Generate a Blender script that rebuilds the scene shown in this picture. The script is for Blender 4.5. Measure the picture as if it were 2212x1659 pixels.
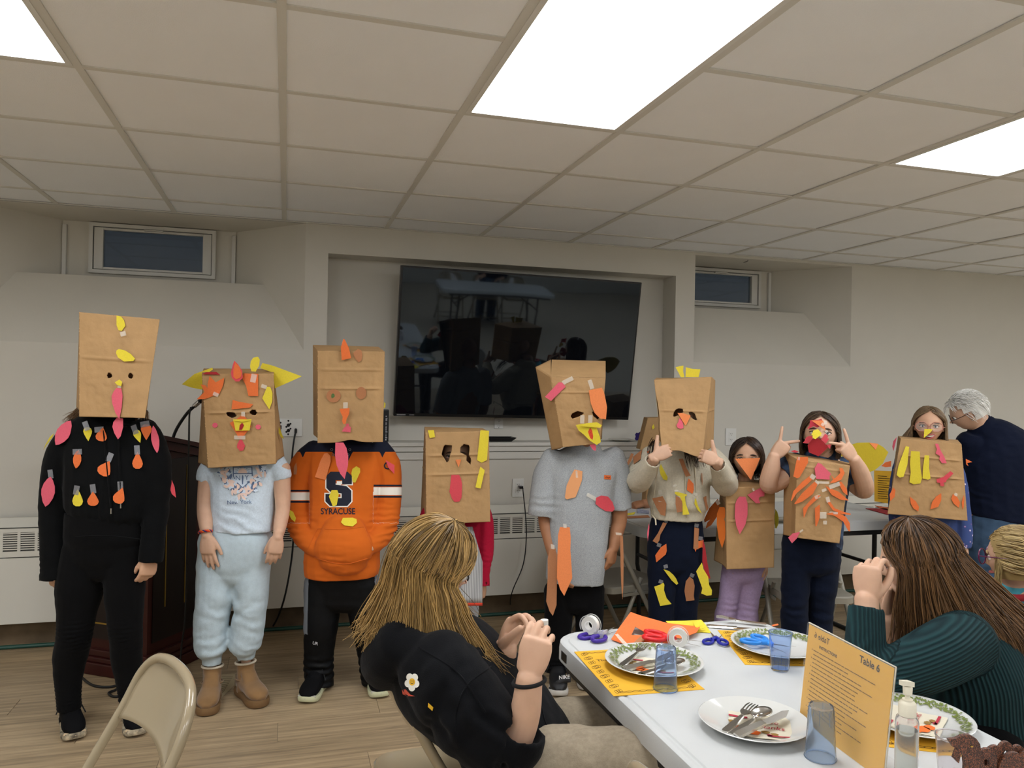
import bpy,bmesh,math,random
import numpy as np
from mathutils import Vector,Matrix
from mathutils.bvhtree import BVHTree
from mathutils.geometry import tessellate_polygon
random.seed(7)
rng = np.random.default_rng(7)
for _o in list(bpy.data.objects):
 bpy.data.objects.remove(_o)
SC = bpy.context.scene
COL = SC.collection
# ------ camera, world, exposure
CAM_H = 1.47
FPX = 1665.0
_yaw,_pitch,_roll = math.radians(16.33),math.radians(0.17),math.radians(1.1)
_R0 = np.array([math.cos(_yaw),-math.sin(_yaw),0.0])
_F0 = np.array([math.sin(_yaw),math.cos(_yaw),0.0])
_U0 = np.array([0.0,0.0,1.0])
_F1 = _F0*math.cos(_pitch)+_U0*math.sin(_pitch)
_U1 = -_F0*math.sin(_pitch)+_U0*math.cos(_pitch)
CR = _R0*math.cos(_roll)+_U1*math.sin(_roll)
CU = -_R0*math.sin(_roll)+_U1*math.cos(_roll)
CF = _F1
CP = np.array([0.0,0.0,CAM_H])
_cd = bpy.data.cameras.new('camera')
_cam = bpy.data.objects.new('camera',_cd)
COL.objects.link(_cam)
_cd.sensor_width = 36.0
_cd.lens = FPX/2212.0*36.0
_cd.clip_start = 0.02
_m = Matrix.Identity(4)
for _i in range(3):
 _m[_i][0],_m[_i][1],_m[_i][2],_m[_i][3] = CR[_i],CU[_i],-CF[_i],CP[_i]
_cam.matrix_world = _m
SC.camera = _cam
SC.view_settings.view_transform = 'Standard'
SC.view_settings.look = 'None'
SC.view_settings.gamma = 1.0
SC.view_settings.use_curve_mapping = False
SC.view_settings.exposure = 0.0
LIGHT = 13.0
WD = bpy.data.worlds.new('world')
SC.world = WD
WD.use_nodes = True
_bg = WD.node_tree.nodes['Background']
_bg.inputs[0].default_value =(0.022,0.031,0.04,1)
_bg.inputs[1].default_value = 1.0
def W(u,v,d):
 """world point seen at photograph pixel (u, v), d metres along the view axis"""
 return CP+d*(CF+(u-1106.0)/FPX*CR-(v-829.5)/FPX*CU)
def WY(u,v,y):
 r = CF+(u-1106.0)/FPX*CR-(v-829.5)/FPX*CU
 return CP+r*(y/r[1])
def WZ(u,v,z):
 r = CF+(u-1106.0)/FPX*CR-(v-829.5)/FPX*CU
 return CP+r*((z-CAM_H)/r[2])
# ------ helpers
def lin(c):
 if isinstance(c,str):
  c = c.lstrip('#')
  c =[int(c[i:i+2],16)for i in(0,2,4)]
 o =[]
 for x in c[:3]:
  x = x/255.0
  o.append(x/12.92 if x<=0.04045 else((x+0.055)/1.055)**2.4)
 return(o[0],o[1],o[2],1.0)
MATS ={}
def mat(name,color,rough=0.6,noise=0.0,nscale=20.0,bump=0.0,bscale=60.0,metal=0.0,spec=0.5,trans=0.0,alpha=1.0,ior=1.45,coat=0.0,sheen=0.0,stretch=None,sss=0.0,color2=None):
 """principled material with optional noise in the colour and in a bump"""
 if name in MATS:
  return MATS[name]
 m = bpy.data.materials.new(name)
 MATS[name] = m
 m.use_nodes = True
 nt = m.node_tree
 b = nt.nodes['Principled BSDF']
 c = lin(color)
 b.inputs['Base Color'].default_value = c
 b.inputs['Roughness'].default_value = rough
 b.inputs['Metallic'].default_value = metal
 b.inputs['Specular IOR Level'].default_value = spec
 b.inputs['IOR'].default_value = ior
 b.inputs['Transmission Weight'].default_value = trans
 b.inputs['Alpha'].default_value = alpha
 b.inputs['Coat Weight'].default_value = coat
 b.inputs['Sheen Weight'].default_value = sheen
 if sss:
  b.inputs['Subsurface Weight'].default_value = sss
  b.inputs['Subsurface Radius'].default_value =(0.01,0.004,0.002)
  b.inputs['Subsurface Scale'].default_value = 1.0
 if noise or bump or color2:
  tc = nt.nodes.new('ShaderNodeTexCoord')
  mp = nt.nodes.new('ShaderNodeMapping')
  if stretch:
   mp.inputs['Scale'].default_value = stretch
  nt.links.new(tc.outputs['Object'],mp.inputs['Vector'])
  if noise or color2:
   n = nt.nodes.new('ShaderNodeTexNoise')
   n.inputs['Scale'].default_value = nscale
   n.inputs['Detail'].default_value = 5
   nt.links.new(mp.outputs[0],n.inputs['Vector'])
   r = nt.nodes.new('ShaderNodeValToRGB')
   lo =[max(0.0,x*(1-noise))for x in c[:3]]+[1]
   hi =[min(1.0,x*(1+noise))for x in c[:3]]+[1]
   if color2:
    lo,hi = c,lin(color2)
   r.color_ramp.elements[0].position = 0.3
   r.color_ramp.elements[1].position = 0.7
   r.color_ramp.elements[0].color = lo
   r.color_ramp.elements[1].color = hi
   nt.links.new(n.outputs[0],r.inputs[0])
   nt.links.new(r.outputs[0],b.inputs['Base Color'])
  if bump:
   n2 = nt.nodes.new('ShaderNodeTexNoise')
   n2.inputs['Scale'].default_value = bscale
   n2.inputs['Detail'].default_value = 4
   nt.links.new(mp.outputs[0],n2.inputs['Vector'])
   bp = nt.nodes.new('ShaderNodeBump')
   bp.inputs['Strength'].default_value = bump
   bp.inputs['Distance'].default_value = 0.004
   nt.links.new(n2.outputs[0],bp.inputs['Height'])
   nt.links.new(bp.outputs[0],b.inputs['Normal'])
 return m
def node_mat(name):
 m = bpy.data.materials.new(name)
 MATS[name] = m
 m.use_nodes = True
 return m,m.node_tree,m.node_tree.nodes['Principled BSDF']
def emit_mat(name,color,strength):
 m,nt,b = node_mat(name)
 b.inputs['Base Color'].default_value =(0.8,0.8,0.8,1)
 b.inputs['Emission Color'].default_value = lin(color)
 b.inputs['Emission Strength'].default_value = strength
 return m
class MB:
 """collects boxes, tubes, lathes and prisms; build() links them as ONE mesh object"""
 def __init__(s):
  s.v,s.f,s.mi =[],[],[]
  s.cur = 0
 def add(s,vs,fs,mi=None):
  o = len(s.v)
  s.v+=[tuple(map(float,p))for p in vs]
  s.f+=[tuple(i+o for i in f)for f in fs]
  s.mi+=[s.cur if mi is None else mi]*len(fs)
  return s
 def box(s,lo,hi,mi=None,M=None):
  x0,y0,z0 = lo
  x1,y1,z1 = hi
  vs =[(x0,y0,z0),(x1,y0,z0),(x1,y1,z0),(x0,y1,z0),(x0,y0,z1),(x1,y0,z1),(x1,y1,z1),(x0,y1,z1)]
  if M is not None:
   vs =[tuple(M@Vector(p))for p in vs]
  return s.add(vs,[(3,2,1,0),(4,5,6,7),(0,1,5,4),(1,2,6,5),(2,3,7,6),(3,0,4,7)],mi)
 def bbox(s,lo,hi,b=0.003,mi=None,M=None):
  """box with chamfered edges"""
  bm = bmesh.new()
  bmesh.ops.create_cube(bm,size=1.0)
  lo,hi = np.array(lo,float),np.array(hi,float)
  for v in bm.verts:
   v.co = Vector((lo+hi)/2+np.array(v.co)*(hi-lo))
  bmesh.ops.bevel(bm,geom=list(bm.edges),offset=b,segments=2,profile=0.6,affect='EDGES')
  vs =[tuple((M@v.co)if M is not None else v.co)for v in bm.verts]
  bm.verts.index_update()
  fs =[tuple(v.index for v in f.verts)for f in bm.faces]
  bm.free()
  return s.add(vs,fs,mi)
 def tube(s,pts,r,n=10,closed=False,mi=None,cap=True):
  pts =[np.array(p,float)for p in pts]
  k = len(pts)
  rs = r if hasattr(r,'__len__')else[r]*k
  vs,fs =[],[]
  prev = None
  for i,p in enumerate(pts):
   a = pts[(i-1)%k]if(closed or i>0)else p
   b = pts[(i+1)%k]if(closed or i<k-1)else p
   t = b-a
   t = t/(np.linalg.norm(t)+1e-12)
   if prev is None:
    h = np.array([0,0,1.0])if abs(t[2])<0.9 else np.array([1.0,0,0])
    x = np.cross(t,h)
   else:
    x = prev-t*np.dot(prev,t)
   x = x/(np.linalg.norm(x)+1e-12)
   prev = x
   y = np.cross(t,x)
   for j in range(n):
    an = 2*math.pi*j/n
    vs.append(p+rs[i]*(math.cos(an)*x+math.sin(an)*y))
  for i in range(k if closed else k-1):
   for j in range(n):
    a0,a1 = i*n+j,i*n+(j+1)%n
    b0,b1 =((i+1)%k)*n+j,((i+1)%k)*n+(j+1)%n
    fs.append((a0,a1,b1,b0))
  if cap and not closed:
   fs.append(tuple(reversed(range(n))))
   fs.append(tuple((k-1)*n+j for j in range(n)))
  return s.add(vs,fs,mi)
 def lathe(s,prof,n=32,M=None,mi=None):
  """prof: (r, z) list, spun about z; r = 0 ends close"""
  vs,fs =[],[]
  rows =[]
  for r,z in prof:
   if r<1e-6:
    rows.append([len(vs)])
    vs.append((0,0,z))
   else:
    rows.append(list(range(len(vs),len(vs)+n)))
    vs+=[(r*math.cos(2*math.pi*j/n),r*math.sin(2*math.pi*j/n),z)for j in range(n)]
  for a,b in zip(rows[:-1],rows[1:]):
   for j in range(n):
    j2 =(j+1)%n
    if len(a)==1 and len(b)==1:
     continue
    if len(a)==1:
     fs.append((a[0],b[j2],b[j]))
    elif len(b)==1:
     fs.append((a[j],a[j2],b[0]))
    else:
     fs.append((a[j],a[j2],b[j2],b[j]))
  if M is not None:
   vs =[tuple(M@Vector(p))for p in vs]
  return s.add(vs,fs,mi)
 def prism(s,poly,n,thick,mi=None):
  """planar polygon (3D points) extruded by thick along the unit vector n"""
  k = len(poly)
  n = np.array(n,float)
  a =[np.array(p,float)for p in poly]
  b =[p+n*thick for p in a]
  tris = tessellate_polygon([[Vector(p)for p in a]])
  fs =[tuple(t)for t in tris]+[tuple(i+k for i in reversed(t))for t in tris]
  fs+=[(i,(i+1)%k,(i+1)%k+k,i+k)for i in range(k)]
  return s.add(a+b,fs,mi)
 def build(s,name,m,parent=None,smooth=None,**kw):
  me = bpy.data.meshes.new(name)
  me.from_pydata(s.v,[],s.f)
  ms = m if isinstance(m,(list,tuple))else[m]
  for x in ms:
   me.materials.append(x)
  if len(ms)>1:
   me.polygons.foreach_set('material_index',s.mi)
  bm = bmesh.new()
  bm.from_mesh(me)
  bmesh.ops.recalc_face_normals(bm,faces=list(bm.faces))
  bm.to_mesh(me)
  bm.free()
  if smooth:
   me.shade_smooth()
   me.set_sharp_from_angle(angle=math.radians(smooth))
  me.update()
  return link(name,me,parent,**kw)
def link(name,me,parent=None,**kw):
 o = bpy.data.objects.new(name,me)
 COL.objects.link(o)
 if parent is not None:
  o.parent = parent
  o.matrix_parent_inverse = parent_world(parent).inverted()
 for k,v in kw.items():
  o[k] = v
 return o
def parent_world(o):
 m = o.matrix_basis.copy()
 if o.parent is not None:
  m = parent_world(o.parent)@o.matrix_parent_inverse@m
 return m
def tag(o,label=None,category=None,group=None,kind=None):
 for k,v in(('label',label),('category',category),('group',group),('kind',kind)):
  if v:
   o[k] = v
 return o
def empty(name,loc,label=None,category=None,group=None,rz=0.0):
 o = bpy.data.objects.new(name,None)
 COL.objects.link(o)
 o.empty_display_size = 0.05
 o.location = tuple(map(float,loc))
 o.rotation_euler =(0,0,rz)
 return tag(o,label,category,group)
def copy_tree(o,parent=None):
 c = o.copy()
 COL.objects.link(c)
 if parent is not None:
  c.parent = parent
  c.matrix_parent_inverse = o.matrix_parent_inverse
 for ch in list(o.children):
  copy_tree(ch,c)
 return c
def nrm(v):
 v = np.array(v,float)
 return v/(np.linalg.norm(v)+1e-12)
def spline(pts,n=8,closed=False):
 """Catmull-Rom through points (any dimension)"""
 p = np.array(pts,float)
 k = len(p)
 out =[]
 rngk = range(k)if closed else range(k-1)
 for i in rngk:
  if closed:
   a,b,c,d = p[(i-1)%k],p[i],p[(i+1)%k],p[(i+2)%k]
  else:
   b,c = p[i],p[i+1]
   a = p[i-1]if i>0 else 2*b-c
   d = p[i+2]if i+2<k else 2*c-b
  for j in range(n):
   t = j/n
   out.append(0.5*((2*b)+(-a+c)*t+(2*a-5*b+4*c-d)*t*t+(-a+3*b-3*c+d)*t**3))
 if not closed:
  out.append(p[-1])
 return np.array(out)
def vnoise(p,seed=0):
 """trilinear value noise in [-1, 1] at points (n, 3)"""
 p = np.asarray(p,float)
 i = np.floor(p).astype(np.int64)
 f = p-i
 f = f*f*(3-2*f)
 def h(a,b,c):
  x =(a*374761393+b*668265263+c*2147483647+seed*1274126177)&0x7fffffff
  x =((x^(x>>13))*1274126177)&0x7fffffff
  return((x^(x>>16))&0xffff)/32767.5-1.0
 o = 0
 for a in(0,1):
  for b in(0,1):
   for c in(0,1):
    w =(f[:,0]if a else 1-f[:,0])*(f[:,1]if b else 1-f[:,1])*(f[:,2]if c else 1-f[:,2])
    o = o+w*h(i[:,0]+a,i[:,1]+b,i[:,2]+c)
 return o
def np_mesh(name,V,F):
 """mesh from numpy quads/tris (F: (n,4) or (n,3))"""
 me = bpy.data.meshes.new(name)
 k = F.shape[1]
 me.vertices.add(len(V))
 me.vertices.foreach_set('co',np.asarray(V,np.float32).ravel())
 me.loops.add(F.size)
 me.loops.foreach_set('vertex_index',np.asarray(F,np.int32).ravel())
 me.polygons.add(len(F))
 me.polygons.foreach_set('loop_start',np.arange(0,F.size,k,dtype=np.int32))
 me.update(calc_edges=True)
 me.validate()
 return me
# ------ the room
YW,ZC = 4.85,2.44
XL,XR,YB = -3.6,7.6,-6.0
YN = YW+0.185
M_WALL = mat('wall paint','#cecabf',0.7,noise=0.02,nscale=3,bump=0.06,bscale=180)
M_WHITE = mat('white trim paint','#d9d8d2',0.45)
M_TILE = mat('ceiling tile','#f0f2f4',0.9,noise=0.03,nscale=1.5,bump=0.25,bscale=260)
M_GRID = mat('ceiling grid metal','#d2d0c8',0.5)
M_DARK = mat('dark void','#0b0c0e',0.9)
m,nt,b = node_mat('laminate plank')
tc = nt.nodes.new('ShaderNodeTexCoord');oi = nt.nodes.new('ShaderNodeObjectInfo')
mp = nt.nodes.new('ShaderNodeMapping');mp.inputs['Scale'].default_value =(1.5,34,1)
ad = nt.nodes.new('ShaderNodeVectorMath');ad.operation = 'ADD'
mu = nt.nodes.new('ShaderNodeMath');mu.operation = 'MULTIPLY';mu.inputs[1].default_value = 57.0
nt.links.new(oi.outputs['Random'],mu.inputs[0])
nt.links.new(tc.outputs['Object'],mp.inputs['Vector'])
nt.links.new(mp.outputs[0],ad.inputs[0]);nt.links.new(mu.outputs[0],ad.inputs[1])
n1 = nt.nodes.new('ShaderNodeTexNoise');n1.inputs['Scale'].default_value = 1.6;n1.inputs['Detail'].default_value = 8;n1.inputs['Roughness'].default_value = 0.68
nt.links.new(ad.outputs[0],n1.inputs['Vector'])
cr = nt.nodes.new('ShaderNodeValToRGB')
cr.color_ramp.elements[0].position = 0.3;cr.color_ramp.elements[0].color = lin('#786750')
cr.color_ramp.elements[1].position = 0.72;cr.color_ramp.elements[1].color = lin('#bea683')
nt.links.new(n1.outputs[0],cr.inputs[0])
hs = nt.nodes.new('ShaderNodeHueSaturation')
mr = nt.nodes.new('ShaderNodeMapRange');mr.inputs[3].default_value = 0.86;mr.inputs[4].default_value = 1.12
nt.links.new(oi.outputs['Random'],mr.inputs[0]);nt.links.new(mr.outputs[0],hs.inputs['Value'])
nt.links.new(cr.outputs[0],hs.inputs['Color']);nt.links.new(hs.outputs[0],b.inputs['Base Color'])
b.inputs['Roughness'].default_value = 0.42
b.inputs['Specular IOR Level'].default_value = 0.4
M_PLANK = m
M_SUB = mat('floor seam','#4a3d2e',0.8)
floor = MB().box((XL,YB,-0.1),(XR,YW+0.3,-0.004)).build('floor',mat('floor laminate far','#b0a593',0.5,noise=0.1,nscale=4,stretch=(1,12,1)),kind='structure')
PW,PL = 0.178,1.22
pm = MB().bbox((0,0,-0.006),(PL-0.0015,PW-0.0015,0.0),0.0007).build('plank',M_PLANK,floor)
pmesh = pm.data
row = 0
y = 0.62
first = True
while y<YW:
 x = -2.9+(row*0.437)%PL-PL
 while x<4.3:
  if first:
   o = pm;first = False
  else:
   o = bpy.data.objects.new('plank',pmesh);COL.objects.link(o);o.parent = floor
  o.location =(x,y,0.0)
  x+=PL
 row+=1
 y+=PW
MB().box((-2.9-PL,0.62,-0.008),(4.3+PL,YW,-0.005)).build('plank_seam',M_SUB,floor)
def quads(name,qs,m,parent=None,**kw):
 mb = MB()
 for q in qs:
  mb.add(q,[tuple(range(len(q)))])
 return mb.build(name,m,parent,**kw)
def vq(x0,x1,z0,z1,y):
 return[(x0,y,z0),(x1,y,z0),(x1,y,z1),(x0,y,z1)]
AX0,AX1,ABX0,ABX1 = -1.757,0.097,-1.33,-0.33
BX0,BX1,BBX1 = 2.75,4.07,3.677
AZ,SZ,SY,YA = 1.665,2.08,5.11,5.31
NX0,NX1,NZ0,NZ1 = 0.233,2.60,1.10,2.263
W1 =(-1.18,-0.45,2.12,2.43)
W2 =(2.85,3.576,2.12,2.41)
t_s =(SY-YW)/(YA-YW)
asl,asr = AX0+(ABX0-AX0)*t_s,AX1+(ABX1-AX1)*t_s
bsr = BX1+(BBX1-BX1)*t_s
qs =[vq(XL,AX0,0,ZC,YW),vq(AX0,AX1,0,AZ,YW),vq(AX1,NX0,0,ZC,YW),vq(NX0,NX1,0,NZ0,YW),vq(NX0,NX1,NZ1,ZC,YW),vq(NX1,BX0,0,ZC,YW),vq(BX0,BX1,0,AZ,YW),vq(BX1,XR,0,ZC,YW)]
qs+=[[(AX0,YW,AZ),(AX1,YW,AZ),(asr,SY,SZ),(asl,SY,SZ)],[(asl,SY,SZ),(asr,SY,SZ),(ABX1,YA,SZ),(ABX0,YA,SZ)],[(AX1,YW,AZ),(AX1,YW,ZC),(asr,SY,ZC),(asr,SY,SZ)],[(asr,SY,SZ),(asr,SY,ZC),(ABX1,YA,ZC),(ABX1,YA,SZ)],[(AX0,YW,AZ),(asl,SY,SZ),(asl,SY,ZC),(AX0,YW,ZC)],[(asl,SY,SZ),(ABX0,YA,SZ),(ABX0,YA,ZC),(asl,SY,ZC)],vq(ABX0,W1[0],SZ,ZC,YA),vq(W1[1],ABX1,SZ,ZC,YA),vq(W1[0],W1[1],SZ,W1[2],YA),vq(W1[0],W1[1],W1[3],ZC,YA),[(AX0,YW,ZC-.004),(AX1,YW,ZC-.004),(ABX1,YA,ZC-.004),(ABX0,YA,ZC-.004)]]
ZB = 2.42
qs+=[[(BX0,YW,AZ),(BX1,YW,AZ),(bsr,SY,SZ),(BX0,SY,SZ)],[(BX0,SY,SZ),(bsr,SY,SZ),(BBX1,YA,SZ),(BX0,YA,SZ)],[(BX1,YW,AZ),(BX1,YW,ZB),(bsr,SY,ZB),(bsr,SY,SZ)],[(bsr,SY,SZ),(bsr,SY,ZB),(BBX1,YA,ZB),(BBX1,YA,SZ)],[(BX0,YW,AZ),(BX0,SY,SZ),(BX0,SY,ZB),(BX0,YW,ZB)],[(BX0,SY,SZ),(BX0,YA,SZ),(BX0,YA,ZB),(BX0,SY,ZB)],vq(BX0,W2[0],SZ,ZB,YA),vq(W2[1],BBX1,SZ,ZB,YA),vq(W2[0],W2[1],SZ,W2[2],YA),vq(W2[0],W2[1],W2[3],ZB,YA),[(BX0,YW,ZB),(BX1,YW,ZB),(BBX1,YA,ZB),(BX0,YA,ZB)],vq(BX0,BX1,ZB,ZC,YW)]
qs+=[vq(NX0,NX1,NZ0,NZ1,YN),[(NX0,YW,NZ0),(NX0,YN,NZ0),(NX0,YN,NZ1),(NX0,YW,NZ1)],[(NX1,YW,NZ0),(NX1,YN,NZ0),(NX1,YN,NZ1),(NX1,YW,NZ1)],[(NX0,YW,NZ1),(NX1,YW,NZ1),(NX1,YN,NZ1),(NX0,YN,NZ1)],[(NX0,YW,NZ0),(NX1,YW,NZ0),(NX1,YN,NZ0),(NX0,YN,NZ0)]]
wall_back = quads('wall_back',qs,M_WALL,kind='structure')
quads('wall_left',[[(XL,YB,0),(XL,YW,0),(XL,YW,ZC),(XL,YB,ZC)]],M_WALL,kind='structure')
quads('wall_right',[[(XR,YB,0),(XR,YW,0),(XR,YW,ZC),(XR,YB,ZC)]],M_WALL,kind='structure')
led = MB()
led.bbox((NX0,YW-0.03,NZ0-0.02),(NX1,YN-0.002,NZ0+0.004),0.003)
led.bbox((NX0,YW-0.018,NZ0-0.055),(NX1,YW+0.01,NZ0-0.0205),0.003)
led.bbox((NX0,YW-0.012,NZ0-0.105),(NX1,YW+0.01,NZ0-0.06),0.002)
led.build('trim_1',mat('ledge paint','#cfccc3',0.5),kind='structure')
M_VINYL = mat('window vinyl','#cfcec8',0.4)
m,nt,b = node_mat('window glass')
b.inputs['Base Color'].default_value = lin('#b4c2d0');b.inputs['Roughness'].default_value = 0.03
b.inputs['Transmission Weight'].default_value = 0.92;b.inputs['IOR'].default_value = 1.5
M_PANE = m
def window(n,x0,x1,z0,z1,cx0,cx1):
 w = empty('window_%d'%n,((x0+x1)/2,YA,z0));w['kind'] = 'structure'
 t = 0.022
 f = MB()
 y0,y1 = YA-0.035,YA+0.05
 f.box((x0,y0,z0),(x0+t,y1,z1)).box((x1-t,y0,z0),(x1,y1,z1)).box((x0+t,y0,z0),(x1-t,y1,z0+t)).box((x0+t,y0,z1-t),(x1-t,y1,z1))
 f.build('window_frame',M_VINYL,w)
 s = MB()
 a,c,ch = t+0.004,0.052,0.014
 y0,y1 = YA-0.024,YA+0.03
 X0,X1,Z0,Z1 = x0+a,x1-a,z0+a,z1-a
 s.bbox((X0,y0,Z0),(X0+c,y1,Z1),.003).bbox((X1-c,y0,Z0),(X1,y1,Z1),.003).bbox((X0+c,y0,Z0),(X1-c,y1,Z0+ch),.003).bbox((X0+c,y0,Z1-ch),(X1-c,y1,Z1),.003)
 s.build('window_sash',M_VINYL,w)
 xm =(x0+x1)/2
 MB().bbox((xm-0.055,YA-0.05,z1-0.034),(xm+0.055,YA-0.024,z1-0.026),.002).build('latch',M_VINYL,w)
 MB().box((X0+c-.004,YA,Z0+ch-.004),(X1-c+.004,YA+.008,Z1-ch+.004)).build('pane',M_PANE,w)
 c = MB()
 for x in(cx0,cx1):
  c.bbox((x-0.012,YA-0.02,SZ),(x+0.012,YA+0.005,ZC-0.03),.003)
 c.build('corner_trim',M_VINYL,w)
window(1,*W1,ABX0+.012,ABX1-.012)
window(2,*W2,BX0+.012,BBX1-.012)
TS = 0.61
GX0,GY0 = -0.03,2.69
ceil = MB().box((XL,YB,ZC+0.13),(XR,YW+0.6,ZC+0.2)).build('ceiling',M_WHITE,kind='structure')
lights_x =[k*3*TS+GX0+TS for k in range(-2,4)]
lights_y =[GY0-2*TS-k*5*TS for k in range(0,3)]
lit = set()
for lx in lights_x:
 for ly in lights_y:
  i,j = round((lx-GX0)/TS),round((ly-GY0)/TS)
  lit.add((i,j));lit.add((i,j+1))
hw = 0.0125
tile = MB().bbox((hw-.006,hw-.006,0.004),(TS-hw+.006,TS-hw+.006,0.018),0.002).build('ceiling_tile',M_TILE,ceil)
tmesh = tile.data
tile.location =(GX0,GY0,ZC)
plain = MB()
for i in range(-7,14):
 for j in range(-16,4):
  x0,y0 = GX0+i*TS,GY0+j*TS
  if(i,j)in lit or(i,j)==(0,0)or x0<XL-TS or x0>XR:
   continue
  y1 = min(y0+TS,YW)
  if y1-y0<0.1:
   continue
  if y0>0.7 and-5.0<x0<6.2:
   if y1-y0<TS-.01:
    o = MB().bbox((x0+hw-.006,y0+hw-.006,ZC+.004),(x0+TS-hw+.006,y1,ZC+.018),0.002).build('ceiling_tile',M_TILE,ceil)
   else:
    o = bpy.data.objects.new('ceiling_tile',tmesh);COL.objects.link(o);o.parent = ceil
    o.location =(x0,y0,ZC+random.uniform(-.001,.002))
  else:
   plain.box((x0+hw-.006,y0+hw-.006,ZC+.004),(x0+TS-hw+.006,y1-hw,ZC+.018))
plain.build('ceiling_tile',M_TILE,ceil,kind='stuff')
for i in range(-6,14):
 x = GX0+i*TS
 if XL<x<XR:
  MB().box((x-hw,YB,ZC-.002),(x+hw,YW,ZC+.004)).box((x-.002,YB,ZC),(x+.002,YW,ZC+.03)).build('grid_runner',M_GRID,ceil)
for j in range(-14,4):
 y = GY0+j*TS
 ct,xs = MB(),XL
 for i in range(-7,14):
  a = max(XL,GX0+i*TS);c = min(XR,GX0+(i+1)*TS)
  if c>a and not((i,j)in lit and(i,j-1)in lit and(j+2)%5!=0):
   ct.box((a,y-hw,ZC-.0012),(c,y+hw,ZC+.0045))
 ct.build('grid_cross_tee',M_GRID,ceil)
MB().box((XL,YW-.018,ZC-.003),(XR,YW,ZC+.002)).build('grid_wall_angle',M_GRID,ceil)
M_LITE = emit_mat('lit diffuser','#f7faff',LIGHT)
_first = None
for lx in lights_x:
 for ly in lights_y:
  if lx<XL or lx+TS>XR:
   continue
  seen = abs(ly-lights_y[0])<.01
  nm ={-1:'leftmost of the row',0:'middle one, above the television',1:'rightmost in view, above the girl in glasses'}
  k = round((lx-GX0-TS)/(3*TS))
  if _first is None:
   r = empty('ceiling_light',(lx,ly,ZC))
   f = MB()
   a,c = hw,0.03
   X,Y = TS,2*TS
   for q in(((a,a),(a+.018,Y-a)),((X-a-.018,a),(X-a,Y-a)),((a+.018,a),(X-a-.018,a+.018)),((a+.018,Y-a-.018),(X-a-.018,Y-a))):
    f.box((lx+q[0][0],ly+q[0][1],ZC-.004),(lx+q[1][0],ly+q[1][1],ZC+.02))
   f.build('light_frame',M_WHITE,r)
   MB().box((lx+a+.018,ly+a+.018,ZC+.002),(lx+X-a-.018,ly+Y-a-.018,ZC+.006)).build('diffuser',M_LITE,r)
   _first = r
  else:
   r = copy_tree(_first)
   r.location =(lx,ly,ZC)
  tag(r,'flat white ceiling light panel, '+nm[k]if(seen and k in nm)else 'flat white ceiling light panel farther down the room, out of view','ceiling light','recessed ceiling light panels')
M_HEAT = mat('heater enamel','#d8d5ca',0.45)
M_SLOT = mat('heater slot','#3a3a36',0.8)
HY = YW-0.13
YK = YW-0.022
def heater(x0,x1,i):
 h = empty('convector_heater',((x0+x1)/2,HY,0),['cream convector heater section at the left edge of the wall','cream convector heater section behind the lectern','cream convector heater section under the multi-socket plate','cream convector heater section below the television','cream convector heater section behind the back table','cream convector heater section behind the lady in navy'][i],'heater','convector heater sections along the wall')
 c = MB()
 c.add([(x0,YK,.145),(x0,YK,.70),(x0,YW-.05,.70),(x0,HY,.655),(x0,HY,.145),(x1,YK,.145),(x1,YK,.70),(x1,YW-.05,.70),(x1,HY,.655),(x1,HY,.145)],[(0,1,2,3,4),(9,8,7,6,5),(1,6,7,2),(2,7,8,3),(4,9,5,0)])
 c.build('casing',M_HEAT,h)
 f = MB().bbox((x0+.002,HY-.012,.145),(x1-.002,HY+.002,.497),.002)
 f.build('front_panel',M_HEAT,h)
 g = MB().box((x0,HY-.002,.497),(x1,HY+.003,.66))
 g.build('slot_backing',M_SLOT,h)
 l = MB()
 l.box((x0,HY-.01,.635),(x1,HY,.655)).box((x0,HY-.01,.503),(x1,HY,.533))
 n = int((x1-x0)/0.081)
 p =(x1-x0)/n
 for k in range(n+1):
  xx = x0+k*p
  l.box((max(x0,xx-.007),HY-.009,.533),(min(x1,xx+.007),HY,.635))
 for r in range(8):
  z = .5415+r*.0121
  l.box((x0,HY-.0085,z),(x1,HY-.0035,z+.0062))
 l.build('louver_grille',M_HEAT,h)
hx =[-3.55,-2.1,-0.62,0.9,2.38,3.86,5.34]
for i in range(6):
 heater(hx[i]+.001,hx[i+1]-.001,i)
MB().box((XL,YW-.02,0),(XR,YW,.145)).build('baseboard_back',mat('stained base board','#6b5a44',0.8,noise=0.35,nscale=6),kind='structure')
MB().tube([(XL,YW-.10,.012),(-1,YW-.104,.012),(1,YW-.098,.012),(3,YW-.103,.012),(XR,YW-.10,.012)],.011,8).build('trim_2',mat('green hose','#1f4a3e',0.5),kind='structure')
TX0,TX1 = 0.655,2.275
tv = empty('television',((TX0+TX1)/2,4.86,1.27),'large black wall television tilted forward in the niche, reflecting the room','television')
tilt = math.radians(9.3)
TM = Matrix.Translation((TX0,4.885,1.268))@Matrix.Rotation(math.radians(0.55),4,'Y')@Matrix.Rotation(tilt,4,'X')
TWd,THt = TX1-TX0,0.945
m,nt,b = node_mat('television glass')
b.inputs['Base Color'].default_value =(0.004,0.005,0.007,1);b.inputs['Roughness'].default_value = 0.03;b.inputs['Specular IOR Level'].default_value = 0.5
b.inputs['IOR'].default_value = 1.62;b.inputs['Specular Tint'].default_value =(.72,.86,1,1)
tcn = nt.nodes.new('ShaderNodeTexCoord');nn = nt.nodes.new('ShaderNodeTexNoise');nn.inputs['Scale'].default_value = 2.2;nn.inputs['Detail'].default_value = 0
bp = nt.nodes.new('ShaderNodeBump');bp.inputs['Strength'].default_value = 0.04;bp.inputs['Distance'].default_value = 0.02
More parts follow.
